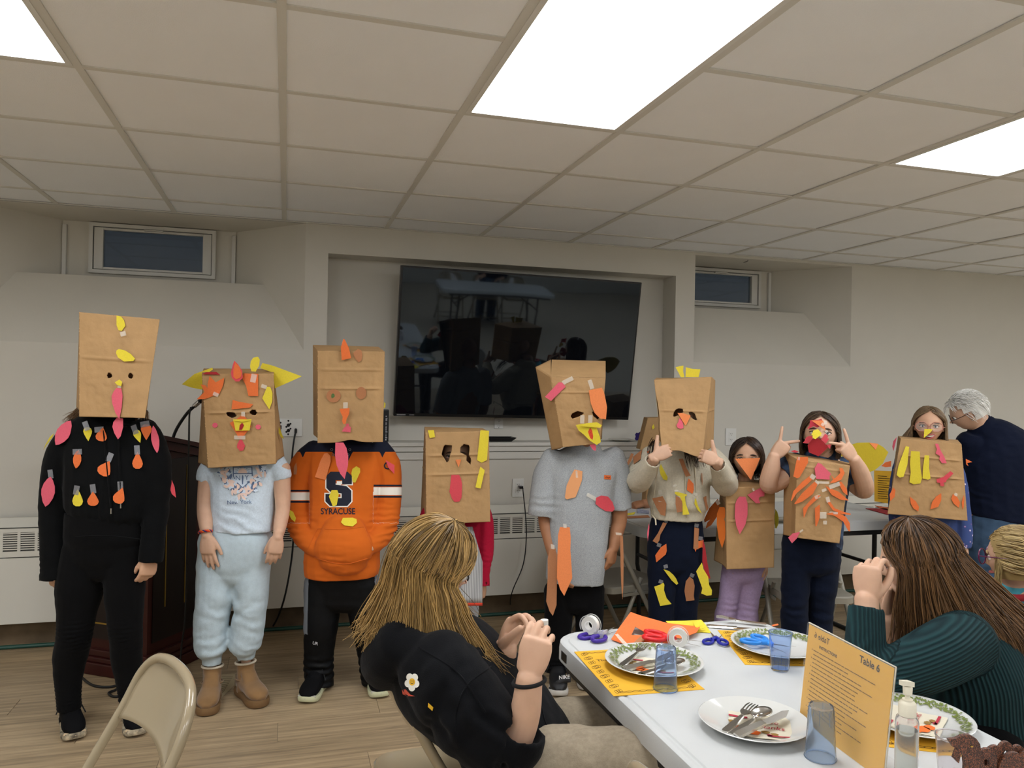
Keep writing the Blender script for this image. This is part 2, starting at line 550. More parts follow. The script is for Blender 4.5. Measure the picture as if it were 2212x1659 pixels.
nt.links.new(tcn.outputs['Object'],nn.inputs['Vector']);nt.links.new(nn.outputs[0],bp.inputs['Height']);nt.links.new(bp.outputs[0],b.inputs['Normal'])
M_BLK = mat('black plastic','#0c0c0d',0.35)
MB().bbox((0,0,0),(TWd,0.05,THt),.004,M=TM).build('casing',M_BLK,tv)
MB().box((.012,-.002,.02),(TWd-.012,.001,THt-.012),M=TM).build('screen',m,tv)
MB().box((.02,-.003,.006),(.075,0,.013),M=TM).box((.1,-.003,.007),(.13,0,.012),M=TM).build('badge',mat('badge grey','#8c8c8c',.4),tv)
br = MB()
br.bbox((TX0+.5,4.93,1.45),(TX0+1.1,YN,2.0),.004)
br.build('mount_plate',M_BLK,tv)
# ------ people: shapes are lofts joined by a voxel remesh into one surface
M_HAIRDK = None
def ring(c,S,B,rx,ry,n,e=2.0):
 a = np.arange(n)*2*math.pi/n
 ca,sa = np.cos(a),np.sin(a)
 if e!=2.0:
  ca = np.sign(ca)*np.abs(ca)**(2/e)
  sa = np.sign(sa)*np.abs(sa)**(2/e)
 return c+rx*ca[:,None]*S+ry*sa[:,None]*B
class Vol:
 """collects closed lofts and blobs, then fuses them"""
 def __init__(s):
  s.V,s.F,s.n =[],[],0
 def put(s,V,F):
  s.V.append(np.asarray(V,float))
  s.F+=[tuple(i+s.n for i in f)for f in F]
  s.n+=len(V)
 def loft(s,pts,rx,ry=None,side=None,n=18,sub=4,e=2.0,cap0='round',cap1='round'):
  pts = np.array(pts,float)
  k = len(pts)
  rx = np.array([rx]*k if np.isscalar(rx)else rx,float)
  ry = rx if ry is None else np.array([ry]*k if np.isscalar(ry)else ry,float)
  D = spline(np.column_stack([pts,rx,ry]),sub)if(k>2 and sub>1)else np.column_stack([pts,rx,ry])
  P,RX,RY = D[:,:3],np.maximum(D[:,3],.001),np.maximum(D[:,4],.001)
  T = np.gradient(P,axis=0)
  T/=np.linalg.norm(T,axis=1)[:,None]+1e-12
  side = np.array(side if side is not None else(1,0,0),float)
  rings =[]
  def fr(t):
   S = side-t*np.dot(side,t)
   if np.linalg.norm(S)<.1:
    S = np.cross(t,np.array([0,1,0.3]))
   S = nrm(S)
   return S,np.cross(t,S)
  if cap0=='round':
   S,B = fr(T[0]);r = min(RX[0],RY[0])*.8
   for q in(0.2,.5,.8):
    f = math.sqrt(max(0,1-(1-q)**2))
    rings.append(ring(P[0]-T[0]*r*(1-q),S,B,RX[0]*f,RY[0]*f,n,e))
  elif cap0=='cup':
   S,B = fr(T[0])
   rings+=[ring(P[0]+T[0]*.03,S,B,RX[0]*.3,RY[0]*.3,n,e),ring(P[0]+T[0]*.03,S,B,RX[0]*.82,RY[0]*.82,n,e),ring(P[0],S,B,RX[0]*.86,RY[0]*.86,n,e)]
  for i in range(len(P)):
   S,B = fr(T[i])
   rings.append(ring(P[i],S,B,RX[i],RY[i],n,e))
  if cap1=='round':
   S,B = fr(T[-1]);r = min(RX[-1],RY[-1])*.8
   for q in(.8,.5,.2):
    f = math.sqrt(max(0,1-(1-q)**2))
    rings.append(ring(P[-1]+T[-1]*r*(1-q),S,B,RX[-1]*f,RY[-1]*f,n,e))
  elif cap1=='cup':
   S,B = fr(T[-1])
   rings+=[ring(P[-1],S,B,RX[-1]*.86,RY[-1]*.86,n,e),ring(P[-1]-T[-1]*.03,S,B,RX[-1]*.82,RY[-1]*.82,n,e),ring(P[-1]-T[-1]*.03,S,B,RX[-1]*.3,RY[-1]*.3,n,e)]
  V = np.concatenate(rings)
  F =[]
  R = len(rings)
  for i in range(R-1):
   for j in range(n):
    a,b_ = i*n+j,i*n+(j+1)%n
    F.append((a,b_,b_+n,a+n))
  F.append(tuple(reversed(range(n))))
  F.append(tuple((R-1)*n+j for j in range(n)))
  s.put(V,F)
  return s
 def blob(s,c,r,axes=None,n=14):
  th = np.linspace(0,math.pi,n)
  V,F =[],[]
  A = np.eye(3)if axes is None else np.array(axes,float)
  m = n*2
  for t in th[1:-1]:
   for j in range(m):
    p = 2*math.pi*j/m
    V.append((r[0]*math.sin(t)*math.cos(p),r[1]*math.sin(t)*math.sin(p),r[2]*math.cos(t)))
  V.append((0,0,r[2]));V.append((0,0,-r[2]))
  k = n-2
  for i in range(k-1):
   for j in range(m):
    F.append((i*m+j,(i+1)*m+j,(i+1)*m+(j+1)%m,i*m+(j+1)%m))
  for j in range(m):
   F.append((k*m,j,(j+1)%m))
   F.append((k*m+1,(k-1)*m+(j+1)%m,(k-1)*m+j))
  s.put(np.array(V)@A+np.array(c),F)
  return s
 def fuse(s,voxel,smooth=4,fold=None):
  """voxel union -> (V, F) numpy"""
  me = bpy.data.meshes.new('tmp')
  me.from_pydata(np.concatenate(s.V).tolist(),[],s.F)
  o = bpy.data.objects.new('tmp',me)
  COL.objects.link(o)
  md = o.modifiers.new('r','REMESH');md.mode = 'VOXEL';md.voxel_size = voxel
  if smooth:
   sm = o.modifiers.new('s','SMOOTH');sm.factor = .5;sm.iterations = smooth
  dg = bpy.context.evaluated_depsgraph_get()
  ev = o.evaluated_get(dg)
  m2 = ev.to_mesh()
  nv,nf = len(m2.vertices),len(m2.polygons)
  V = np.empty(nv*3,np.float32);m2.vertices.foreach_get('co',V)
  N = np.empty(nv*3,np.float32);m2.vertex_normals.foreach_get('vector',N)
  L = np.empty(len(m2.loops),np.int32);m2.loops.foreach_get('vertex_index',L)
  ls = np.empty(nf,np.int32);m2.polygons.foreach_get('loop_total',ls)
  V,N = V.reshape(-1,3).astype(float),N.reshape(-1,3).astype(float)
  if(ls==4).all():
   F = L.reshape(-1,4)
  else:
   st = np.concatenate([[0],np.cumsum(ls)[:-1]])
   F = np.array([[L[a],L[a+1],L[a+2],L[a+(3 if t>3 else 2)]]for a,t in zip(st,ls)],np.int32)
  ev.to_mesh_clear()
  bpy.data.objects.remove(o)
  bpy.data.meshes.remove(me)
  return V,N,F
def solid(name,V,F,m,parent,attrs=None,**kw):
 me = np_mesh(name,V,F)
 for x in(m if isinstance(m,(list,tuple))else[m]):
  me.materials.append(x)
 me.shade_smooth()
 for k,a in(attrs or{}).items():
  at = me.attributes.new(k,'FLOAT','POINT')
  at.data.foreach_set('value',np.asarray(a,np.float32))
 return link(name,me,parent,**kw)
def folds(V,N,amp=.004,freq=(14,14,22),seed=1,zones=()):
 """cloth creases: fine noise everywhere plus zones (centre, radius, axis, wavelength, amplitude)"""
 d = amp*(vnoise(V*np.array(freq),seed)*.65+vnoise(V*np.array(freq)*2.1+7,seed+1)*.35)
 for c,r,ax,wl,a in zones:
  c,ax = np.array(c,float),nrm(ax)
  q = V-c
  w = np.exp(-(np.linalg.norm(q,axis=1)/r)**2)
  ph = q@ax/wl*2*math.pi+2.2*vnoise(V*14,seed+5)+1.2*vnoise(V*33,seed+6)
  d = d+a*w*np.sin(ph)*(.55+.8*vnoise(V*9+3,seed+8))
 return V+N*d[:,None]
def frame(fwd,up=(0,0,1)):
 """right (the figure's own left-hand side from the front is +S), forward, up"""
 f = nrm(fwd)
 u = np.array(up,float)
 u = nrm(u-f*np.dot(u,f))
 return np.cross(f,u),f,u
def head_vol(vol,c,fwd,up,H,smile=False,ears=True,nose=1.0):
 """a head of height H (chin to crown) centred at c, looking along fwd"""
 S,Fd,U = frame(fwd,up)
 n,m = 56,72
 th = np.linspace(0.02,math.pi-.02,n)
 ph = np.linspace(0,2*math.pi,m,endpoint=False)
 T,P = np.meshgrid(th,ph,indexing='ij')
 x = np.sin(T)*np.sin(P);y = np.sin(T)*np.cos(P);z = np.cos(T)
 X,Y,Z = x*.355,y*.43,z*.5
 zz = z*.5
 jaw = np.clip((-.02-zz)/.48,0,1)
 X = X*(1-.36*jaw**1.25)
 Y = np.where(Y>0,Y*(1-.10*jaw**2),Y*(1-.42*jaw))+.03*jaw
 Y = np.where((Y>0)&(zz>0),Y*(1-.06*(zz/.5)**2),Y)
 fr = np.clip(y,0,1)
 def g(cx,cz,sx,sz,a):
  nonlocal Y
  Y = Y+fr**.5*(y>0)*a*np.exp(-((np.abs(X)-cx)/sx)**2-((zz-cz)/sz)**2)
 g(0,.05,.4,.035,.012)
 g(.155,-.01,.075,.05,-.05)
 g(.165,-.115,.08,.06,.018)
 g(0,-.03,.035,.08,.035)
 g(0,-.12,.045,.045,.10*nose)
 g(.045,-.14,.03,.025,.03)
 g(0,-.245,.085,.018,.03);g(0,-.29,.07,.018,.032)
 g(0,-.267,.11,.008,-.015)
 g(0,-.41,.1,.06,.045)
 V =(X[...,None]*S+Y[...,None]*Fd+zz[...,None]*U).reshape(-1,3)*H+c
 F =[]
 for i in range(n-1):
  for j in range(m):
   F.append((i*m+j,(i+1)*m+j,(i+1)*m+(j+1)%m,i*m+(j+1)%m))
 F.append(tuple(range(m)));F.append(tuple((n-1)*m+j for j in reversed(range(m))))
 vol.put(V,F)
 if ears:
  for sg in(-1,1):
   vol.blob(c+H*(sg*.352*S-.02*Fd-.05*U),np.array([.03,.07,.12])*H,[S,nrm(Fd-sg*.35*S),U],10)
 return S,Fd,U
def face(parent,c,fwd,up,H,iris='#4a5a55',brow='#5a4632',mouth=None,gaze=0.0,eyes=(-1,1),lids=True):
 """eyes, brows and mouth as parts"""
 S,Fd,U = frame(fwd,up)
 M_E = mat('eye white','#e6e2da',.2)
 for sg in eyes:
  ec = c+H*(sg*.152*S+.332*Fd-.012*U)
  r = .062*H
  A = Matrix((tuple(S),tuple(-Fd),tuple(U))).transposed().to_4x4()
  A.translation = Vector(ec)
  e = MB()
  prof =[(0,r)]+[(r*math.sin(t),r*math.cos(t))for t in np.linspace(.15,math.pi-.1,12)]+[(0,-r)]
  e.lathe(prof,16,M=A)
  eo = e.build('eye',M_E,parent,smooth=60)
  gd = nrm(Fd+gaze*S)
  ir = MB()
  px = nrm(np.cross(gd,U));pz = np.cross(px,gd)
  for rad,off,mi in((.40,.93,0),(.19,.985,1)):
   pts =[ec+gd*r*off+r*rad*(math.cos(a)*px+math.sin(a)*pz)for a in np.linspace(0,2*math.pi,14,endpoint=False)]
   ir.prism(pts,gd,.0006,mi)
  ir.build('iris',[mat('iris '+iris,iris,.15),mat('pupil','#0a0908',.1)],eo)
  def lid(zo,arch,rad,m,nm):
   pts =[]
   for q in np.linspace(-1,1,9):
    pts.append(ec+H*(q*.088*S+(zo+arch*(1-q*q))*U)+Fd*(r*.98*math.sqrt(max(.1,1-(q*.8)**2))+.001))
   MB().tube(pts,rad,6).build(nm,m,parent,smooth=60)
  if lids:
   lid(.012,.024,.0022*H/.2,mat('lash','#2a1e18',.7),'lash')
   lid(-.026,-.006,.0016*H/.2,mat('lower lid','#b98a78',.6),'lower_lid')
  if brow:
   pts,rad =[],[]
   for q in np.linspace(-1,1,9):
    pts.append(c+H*((sg*.155+q*.085)*S+(.075+.018*(1-q*q)+.008*q*-sg)*U+(.408-.05*(abs(sg*.155+q*.085)/.24)**2)*Fd))
    rad.append(.0045*H/.2*(1-.5*abs(q)))
   MB().tube(pts,rad,6).build('eyebrow',mat('brow '+brow,brow,.8),parent,smooth=60)
 if mouth=='smile':
  pts =[]
  top,bot =[],[]
  for q in np.linspace(-1,1,15):
   xx = q*.15
   yy = .415-.13*q*q
   top.append(c+H*(xx*S+yy*Fd+(-.255+.035*q*q)*U))
   bot.append(c+H*(xx*S+(yy-.004)*Fd+(-.318+.098*q*q)*U))
  mm = MB()
  mm.prism(top+bot[::-1],Fd,.002)
  mm.build('mouth',mat('mouth inside','#5a1e1e',.5),parent)
  tt = MB()
  for k in range(-4,5):
   q = k/5.5
   p = c+H*(q*.15*S+(.421-.13*q*q)*Fd+(-.272+.03*q*q)*U)
   A = Matrix((tuple(S),tuple(Fd),tuple(U))).transposed().to_4x4();A.translation = Vector(p)
   tt.bbox((-.0135*H,-.002,-.02*H),(.0135*H,.003,.012*H),.001,M=A)
  tt.build('teeth',mat('teeth','#e9e4d6',.2),parent)
  M_LIP = mat('lip','#b0605c',.4)
  MB().tube([p+Fd*.003+U*.003 for p in top],.0035,6).build('lip',M_LIP,parent,smooth=60)
  MB().tube([p+Fd*.003-U*.004 for p in bot],.0045,6).build('lip',M_LIP,parent,smooth=60)
 elif mouth=='closed':
  pts =[c+H*(q*.1*S+(.43-.10*q*q)*Fd+(-.262+.01*q*q)*U)for q in np.linspace(-1,1,9)]
  MB().tube([p-U*.004 for p in pts],[.002,.004,.005,.0055,.0055,.0055,.005,.004,.002],6).build('lip',mat('lip','#b0605c',.4),parent,smooth=60)
def hand_vol(vol,wrist,direc,back,L,curl=(.3,.35,.4,.45),thumb=.5,side=1,splay=.06,tin=.35,r=1.0,tcurl=.3,fa=None,fr=1.0):
 """hand from the wrist along direc; back = out of the back of the hand; thumb on side*cross(direc, back)"""
 d = nrm(direc);b = nrm(np.array(back)-d*np.dot(back,d));s = np.cross(d,b)*side
 wrist = np.array(wrist,float)
 pl = .46*L
 vol.loft([wrist-d*.12*L,wrist,wrist+d*.16*L,wrist+d*.34*L,wrist+d*pl],[.125*L*r,.13*L*r,.195*L*r,.22*L,.205*L],[.1*L,.1*L,.095*L,.088*L,.07*L],side=s,n=16,sub=3,e=2.6)
 base =[(.158,.97),(.055,1.0),(-.05,.985),(-.148,.92)]
 ln =[.42,.47,.43,.335]
 tips =[]
 for k in range(4):
  p = wrist+d*pl*base[k][1]+s*base[k][0]*L-b*.004
  rad =(.052,.053,.05,.044)[k]*L*r*fr
  dd = nrm(d+s*(base[k][0]*splay/.1 if fa is None else fa[k]))
  c = curl[k]
  pts,a =[p-dd*.12*L,p],0.0
  for seg,ang in((.45,62),(.31,80),(.24,50)):
   a+=math.radians(ang)*c
   v = dd*math.cos(a)-b*math.sin(a)
   p = p+v*ln[k]*L*seg
   pts.append(p)
  tips.append(p)
  vol.loft(pts,[rad*1.0,rad*1.05,rad,rad*.92,rad*.8],side=s,n=10,sub=3)
 p = wrist+d*.10*L+s*.12*L-b*.02*L
 v0 = nrm(s*(thumb)+d*(1-thumb*.45)-b*tin)
 p1 = p+v0*.20*L
 v1 = nrm(v0+(d*.5-s*.35)*tcurl)
 p2 = p1+v1*.17*L
 v2 = nrm(v1+(d*.3-s*.4)*tcurl)
 p3 = p2+v2*.12*L
 vol.loft([p,p1,p2,p3],[.085*L,.066*L*r,.056*L*r,.046*L*r],side=s,n=10,sub=3)
 tips.append(p3)
 return tips
M_SKIN = mat('skin fair','#c49a7d',.5,noise=.06,nscale=25,spec=.35,sss=.08)
M_SKIN2 = mat('skin tan','#a07050',.5,noise=.06,nscale=25,spec=.35,sss=.06)
M_SKIN3 = mat('skin pale','#c9a288',.5,noise=.05,nscale=25,spec=.35,sss=.08)
def hair_mat(name,a,b2,dark=.55):
 m,nt,b = node_mat(name)
 at = nt.nodes.new('ShaderNodeAttribute');at.attribute_name = 'rnd'
 r = nt.nodes.new('ShaderNodeValToRGB')
 r.color_ramp.elements[0].color = lin(a);r.color_ramp.elements[1].color = lin(b2)
 r.color_ramp.elements[0].position = .15;r.color_ramp.elements[1].position = .85
 nt.links.new(at.outputs['Fac'],r.inputs[0])
 nt.links.new(r.outputs[0],b.inputs['Base Color'])
 b.inputs['Roughness'].default_value = .42
 b.inputs['Specular IOR Level'].default_value = .35
 return m
def strands(name,roots,guides,m,parent,width=.0022,pts=14,seed=0,jitter=.004,n=3,colliders=()):
 """one hair mesh. roots: (k,3); guides(i, root) -> control points; each strand is a thin tapered 3-sided tube"""
 r_ = np.random.default_rng(seed)
 K = len(roots)
 P = np.empty((K,pts,3))
 for i in range(K):
  c = guides(i,roots[i])
  s = spline(c,6)
  q = np.linspace(0,len(s)-1,pts)
  i0 = np.clip(q.astype(int),0,len(s)-2)
  f =(q-i0)[:,None]
  P[i] = s[i0]*(1-f)+s[i0+1]*f
 t = np.linspace(0,1,pts)
 ph = r_.uniform(0,6.28,(K,1,3));fr = r_.uniform(3,9,(K,1,3))
 P = P+jitter*t[None,:,None]*np.sin(t[None,:,None]*fr+ph)
 for c,r,A in colliders:
  q =(P-c)@np.array(A).T/np.array(r)
  l = np.linalg.norm(q,axis=2,keepdims=True)
  q2 = np.where(l<1,q/np.maximum(l,1e-4),q)
  P =(q2*np.array(r))@np.array(A)+c
 T = np.gradient(P,axis=1);T/=np.linalg.norm(T,axis=2,keepdims=True)+1e-9
 ref = np.array([.3,.5,.8])
 X = np.cross(T,ref);X/=np.linalg.norm(X,axis=2,keepdims=True)+1e-9
 Y = np.cross(T,X)
 wv = width*r_.uniform(.6,1.4,(K,1))*(1-.75*t[None,:]**2.5)
 V = np.empty((K,pts,n,3))
 for j in range(n):
  a = 2*math.pi*j/n
  V[:,:,j] = P+wv[...,None]*(math.cos(a)*X+math.sin(a)*Y)
 idx = np.arange(K*pts*n).reshape(K,pts,n)
 F =[]
 for j in range(n):
  a,b_ = idx[:,:-1,j],idx[:,:-1,(j+1)%n]
  c_,d_ = idx[:,1:,(j+1)%n],idx[:,1:,j]
  F.append(np.stack([a,b_,c_,d_],-1).reshape(-1,4))
 F = np.concatenate(F)
 rnd = np.repeat(np.clip(r_.normal(.5,.28,K),0,1),pts*n)
 tt = np.tile(np.repeat(t,n),K)
 return V.reshape(-1,3),F,np.clip(rnd*.75+.25*tt,0,1)
def comb(hc,S,F,U,H,r,rg,amin=1.25,tmax=1.62,lift=.10,part=0.0):
 """combed path over the skull from the root to ear level; returns points, azimuth (0 = face, pi = back) and side"""
 q =(r-hc)/H
 x,y,z = q@S,q@F,q@U
 a,t = math.atan2(x-part,y),math.acos(max(-1,min(1,z/.53)))
 sd = 1 if x>part else-1
 a2 = sd*max(abs(a),amin+.25*rg.random())
 k1 = 1.03+lift*rg.random()
 out =[]
 for f in(0,.3,.65,1):
  tt = t+max(0,tmax-t)*f;aa = a+(a2-a)*f**.8;k = 1+(k1-1)*math.sin(min(1,f*1.3)*math.pi/2)
  out.append(hc+H*k*(.39*math.sin(tt)*math.sin(aa)*S+.46*math.sin(tt)*math.cos(aa)*F+.53*math.cos(tt)*U))
 return out,abs(a2),sd
def scalp(hc,S,F,U,H,n,rg,amin=1.0,tmax=1.5):
 out =[]
 while len(out)<n:
  a = rg.uniform(-math.pi,math.pi);t = math.acos(1-rg.random()*(1-math.cos(tmax)))
  if abs(a)<amin and t>.72+.25*abs(a)/amin:
   continue
  out.append(hc+H*(.39*math.sin(t)*math.sin(a)*S+.46*math.sin(t)*math.cos(a)*F+.53*math.cos(t)*U))
 return out
def cap_mesh(c,S,Fd,U,H,r=(.375,.45,.52),cut=None):
 """hair cap over the skull: the ellipsoid part for which cut(x, y, z) is true"""
 n,m = 34,56
 th = np.linspace(0.0,math.pi*.8,n);ph = np.linspace(0,2*math.pi,m,endpoint=False)
 T,P = np.meshgrid(th,ph,indexing='ij')
 x,y,z = r[0]*np.sin(T)*np.sin(P),r[1]*np.sin(T)*np.cos(P),r[2]*np.cos(T)
 V =(x[...,None]*S+y[...,None]*Fd+z[...,None]*U).reshape(-1,3)*H+c
 idx = np.arange(n*m).reshape(n,m)
 F = np.stack([idx[:-1],idx[1:],np.roll(idx,-1,1)[1:],np.roll(idx,-1,1)[:-1]],-1).reshape(-1,4)
 if cut is not None:
  k = cut(x,y,z).reshape(-1)
  F = F[k[F].all(1)]
 return V,F
def hair_obj(parts,m,parent,name='hair'):
 V,F,R,o =[],[],[],0
 for p in parts:
  V.append(p[0]);F.append(p[1]+o);R.append(p[2]if len(p)>2 else np.full(len(p[0]),.35));o+=len(p[0])
 V,F,R = np.concatenate(V),np.concatenate(F),np.concatenate(R)
 return solid(name,V,F,m,parent,{'rnd':R})
# ------ paper
PAPER ={'y':'#f2dc3c','o':'#f5793a','r':'#e8505c','b':'#bf8055','g':'#c3ab1c','dr':'#b3262e','p':'#f0667a','lo':'#f88f52','k':'#b5875a','do':'#c2611c'}
PM ={k:mat('construction paper '+k,[int(v[i:i+2],16)*.9 for i in(1,3,5)],.85,noise=.05,nscale=180,bump=.12,bscale=420)for k,v in PAPER.items()}
M_TAPE = mat('clear tape','#f6efe0',.25,alpha=.3,spec=.6)
M_TAPED = mat('clear tape on dark cloth','#9a9a9e',.25,alpha=.38,spec=.7)
M_KRAFT = mat('kraft paper','#ad8a5f',.75,noise=.07,nscale=14,bump=.25,bscale=90,spec=.3)
M_KRAFTIN = M_KRAFT
class Surf:
 """a surface that paper is stuck on: hit by the line of sight through a photo pixel"""
 def __init__(s,V,F):
  s.nfix = None
  s.bvh = BVHTree.FromPolygons([tuple(p)for p in V],[tuple(f)for f in F])
 def hit(s,u,v):
  d = W(u,v,1.0)-CP
  h = s.bvh.ray_cast(Vector(CP),Vector(nrm(d)))
  return(np.array(h[0]),np.array(h[1]))if h[0]is not None else(None,None)
def on_plane(u,v,p0,n):
 d = W(u,v,1.0)-CP
 return CP+d*(np.dot(p0-CP,n)/np.dot(d,n))
def surf_plane(surf,poly,lift=.004):
 """plane through the surface near the polygon, facing the viewer"""
 uc = np.mean([p[0]for p in poly]);vc = np.mean([p[1]for p in poly])
 H,Ns =[],[]
 for q in[(uc,vc)]+[(uc+.7*(p[0]-uc),vc+.7*(p[1]-vc))for p in poly]:
  h,n = surf.hit(*q)
  if h is not None and(surf.nfix is None or abs(np.dot(n,surf.nfix))>.8):
   H.append(h);Ns.append(n if np.dot(n,h-CP)<0 else-n)
 if not H:
  return None,None
 far_ =[np.linalg.norm(h-CP)for h in H]
 H,Ns = zip(*[(h,n)for h,n,d in zip(H,Ns,far_)if d<min(far_)+.05])
 n = nrm(np.mean(Ns,0))
 view = nrm(np.mean(H,0)-CP)
 if-np.dot(n,view)<.45:
  n = nrm(n-view*.7)
 p0 = np.mean(H,0)
 far = max(np.dot(np.array(h)-p0,n)for h in H)
 return p0+n*(min(far,.012)+lift),n
def paper(poly,col,parent,surf=None,plane=None,lift=.004,name='paper_feather',curl=0.0,th=.0012,m=None):
 """flat cut-out with the outline given in photo pixels, laid on a surface or a plane"""
 if plane is None:
  p0,n = surf_plane(surf,poly,lift)
  if p0 is None:
   return None,None,None
 else:
  p0,n = plane[0]+plane[1]*lift,plane[1]
 P =[on_plane(u,v,p0,n)for u,v in poly]
 mb = MB().prism(P,n,th)
 o = mb.build(name,m or PM[col],parent)
 return o,p0,n
def tape(u,v,w,h,rot,parent,surf=None,plane=None,lift=.0062,dark=False):
 c,s_ = math.cos(math.radians(rot)),math.sin(math.radians(rot))
 poly =[(u+c*a*w/2-s_*b*h/2,v+s_*a*w/2+c*b*h/2)for a,b in((-1,-1),(1,-1),(1,1),(-1,1))]
 return paper(poly,None,parent,surf,plane,lift,'tape_strip',th=.0003,m=M_TAPED if dark else M_TAPE)
def leaf(u,v,w,h,rot=0,kind='drop'):
 """outline helper: a drop / leaf / oval of w x h pixels, long axis vertical, point up, turned by rot degrees"""
 if kind=='drop':
  pts =[(0,-.5),(.22,-.25),(.43,.05),(.5,.22),(.4,.4),(.18,.5),(-.18,.5),(-.4,.4),(-.5,.2),(-.43,.02),(-.2,-.27)]
 elif kind=='leaf':
  pts =[(0,-.5),(.25,-.36),(.45,-.12),(.5,.05),(.4,.25),(.2,.42),(0,.5),(-.22,.38),(-.42,.2),(-.5,0),(-.42,-.2),(-.22,-.4)]
 else:
  pts =[(.5*math.sin(a),-.5*math.cos(a))for a in np.linspace(0,2*math.pi,16,endpoint=False)]
 c,s_ = math.cos(math.radians(rot)),math.sin(math.radians(rot))
 return[(u+c*x*w-s_*y*h,v+s_*x*w+c*y*h)for x,y in pts]
def inside(poly,x,y):
 r = np.zeros(x.shape,bool)
 k = len(poly)
 for i in range(k):
  x0,y0 = poly[i];x1,y1 = poly[(i+1)%k]
  c =((y0>y)!=(y1>y))&(x<(x1-x0)*(y-y0)/(y1-y0+1e-12)+x0)
  r^=c
 return r
def panel(C,nx,ny,bump=None,holes=(),wob=None):
 """bilinear grid panel C = TL, TR, BR, BL (3D); returns V, F, UV"""
 s_,t_ = np.meshgrid(np.linspace(0,1,nx+1),np.linspace(0,1,ny+1))
 s_,t_ = s_.ravel(),t_.ravel()
 a,b_,c,d =[np.array(p,float)for p in C]
 V =(1-t_)[:,None]*((1-s_)[:,None]*a+s_[:,None]*b_)+t_[:,None]*((1-s_)[:,None]*d+s_[:,None]*c)
 if wob is not None:
  V = V+wob(s_,t_)
 n = nrm(np.cross(b_-a,d-a))
 if np.dot(n,a-CP)>0:
  n = -n
 edge = np.minimum(np.minimum(s_,1-s_)*8,1)*np.minimum(t_*8,1)
 if bump is not None:
  V = V+n*(bump(s_,t_,V)*edge)[:,None]
 idx = np.arange((nx+1)*(ny+1)).reshape(ny+1,nx+1)
 F = np.stack([idx[:-1,:-1],idx[:-1,1:],idx[1:,1:],idx[1:,:-1]],-1).reshape(-1,4)
 if holes:
  r = V-CP
  dd = r@CF
  U_,V_ = 1106+FPX*(r@CR)/dd,829.5-FPX*(r@CU)/dd
  for h in holes:
   hp = np.array(h,float)
   for i in range(len(hp)):
    p,q = hp[i],hp[(i+1)%len(hp)]
    tt = np.clip(((U_-p[0])*(q-p)[0]+(V_-p[1])*(q-p)[1])/(np.dot(q-p,q-p)+1e-9),0,1)
    ex,ey = p[0]+tt*(q-p)[0]-U_,p[1]+tt*(q-p)[1]-V_
    near =(ex*ex+ey*ey)<.9
    if near.any():
     mv =(ex[near,None]*CR-ey[near,None]*CU)*(dd[near,None]/FPX)
     V[near]+=mv
     U_[near]+=ex[near];V_[near]+=ey[near]
   fc = F.mean(1)if False else None
   cu,cv = U_[F].mean(1),V_[F].mean(1)
   F = F[~inside([tuple(p)for p in h],cu,cv)]
 return V,F
def crumple(creases=(),seed=0,amp=.0035,bulge=.006):
 def f(s_,t_,V):
  d = amp*(vnoise(V*17,seed)*.6+np.abs(vnoise(V*31,seed+1))*.6+vnoise(V*60,seed+2)*.2)
  d = d+bulge*np.sin(math.pi*s_)*np.sin(math.pi*np.clip(t_,0,1))
  for t0,a in creases:
   d = d+a*np.maximum(0,1-np.abs(t_-t0)/.022)
  return d
 return f
def paper_bag(name,front,depth,label,holes=(),creases=(),seed=0,back=None,top=True,bottom_wob=None,res=(78,108),flare=0.0,gusset=.012,topfold=None,group='paper bag costumes'):
 """open-bottomed grocery bag: front = TL, TR, BR, BL in 3D; depth (m) goes away from the viewer"""
 a,b_,c,d =[np.array(p,float)for p in front]
 n = nrm(np.cross(b_-a,d-a))
 if np.dot(n,a-CP)<0:
  n = -n
 if back is None:
  back =[p+n*depth for p in(a,b_,c,d)]
 A,B,C,D =[np.array(p,float)for p in back]
 Vs,Fs,o =[],[],0
 def put(V,F):
  nonlocal o
  Vs.append(V);Fs.append(F+o);o+=len(V)
 V,F = panel((a,b_,c,d),res[0],res[1],crumple(creases,seed),holes,bottom_wob)
 fs =(V,F)
 put(V,F)
 sx = nrm(b_-a)
 def gus(sign):
  return lambda s_,t_:-sign*sx*(gusset*np.maximum(0,1-np.abs(s_-.5)*2)*np.minimum(1,t_*3))[:,None]
 cf = crumple(creases,seed+9,.0025,0)
 put(*panel((A,a,d,D),24,70,cf,(),gus(-1)))
 put(*panel((b_,B,C,c),24,70,cf,(),gus(1)))
 put(*panel((B,A,D,C),40,50,cf))
 if top:
  put(*panel((A,B,b_,a),40,24,crumple((),seed+4,.002,.004)))
 V,F = np.concatenate(Vs),np.concatenate(Fs)
 me = np_mesh(name,V,F)
 bm = bmesh.new();bm.from_mesh(me)
 bmesh.ops.remove_doubles(bm,verts=list(bm.verts),dist=.0008)
 bmesh.ops.recalc_face_normals(bm,faces=list(bm.faces))
 bm.to_mesh(me);bm.free()
 me.materials.append(M_KRAFT)
 me.shade_smooth();me.set_sharp_from_angle(angle=math.radians(38))
 o_ = link(name,me)
 sm = o_.modifiers.new('paper thickness','SOLIDIFY');sm.thickness = .0009;sm.offset = 0
 tag(o_,label,'paper bag',group)
 p0 =(a+b_+c+d)/4
 sf_ = Surf(V,F)
 sf_.nfix = -n
 return o_,sf_,(p0,-n)
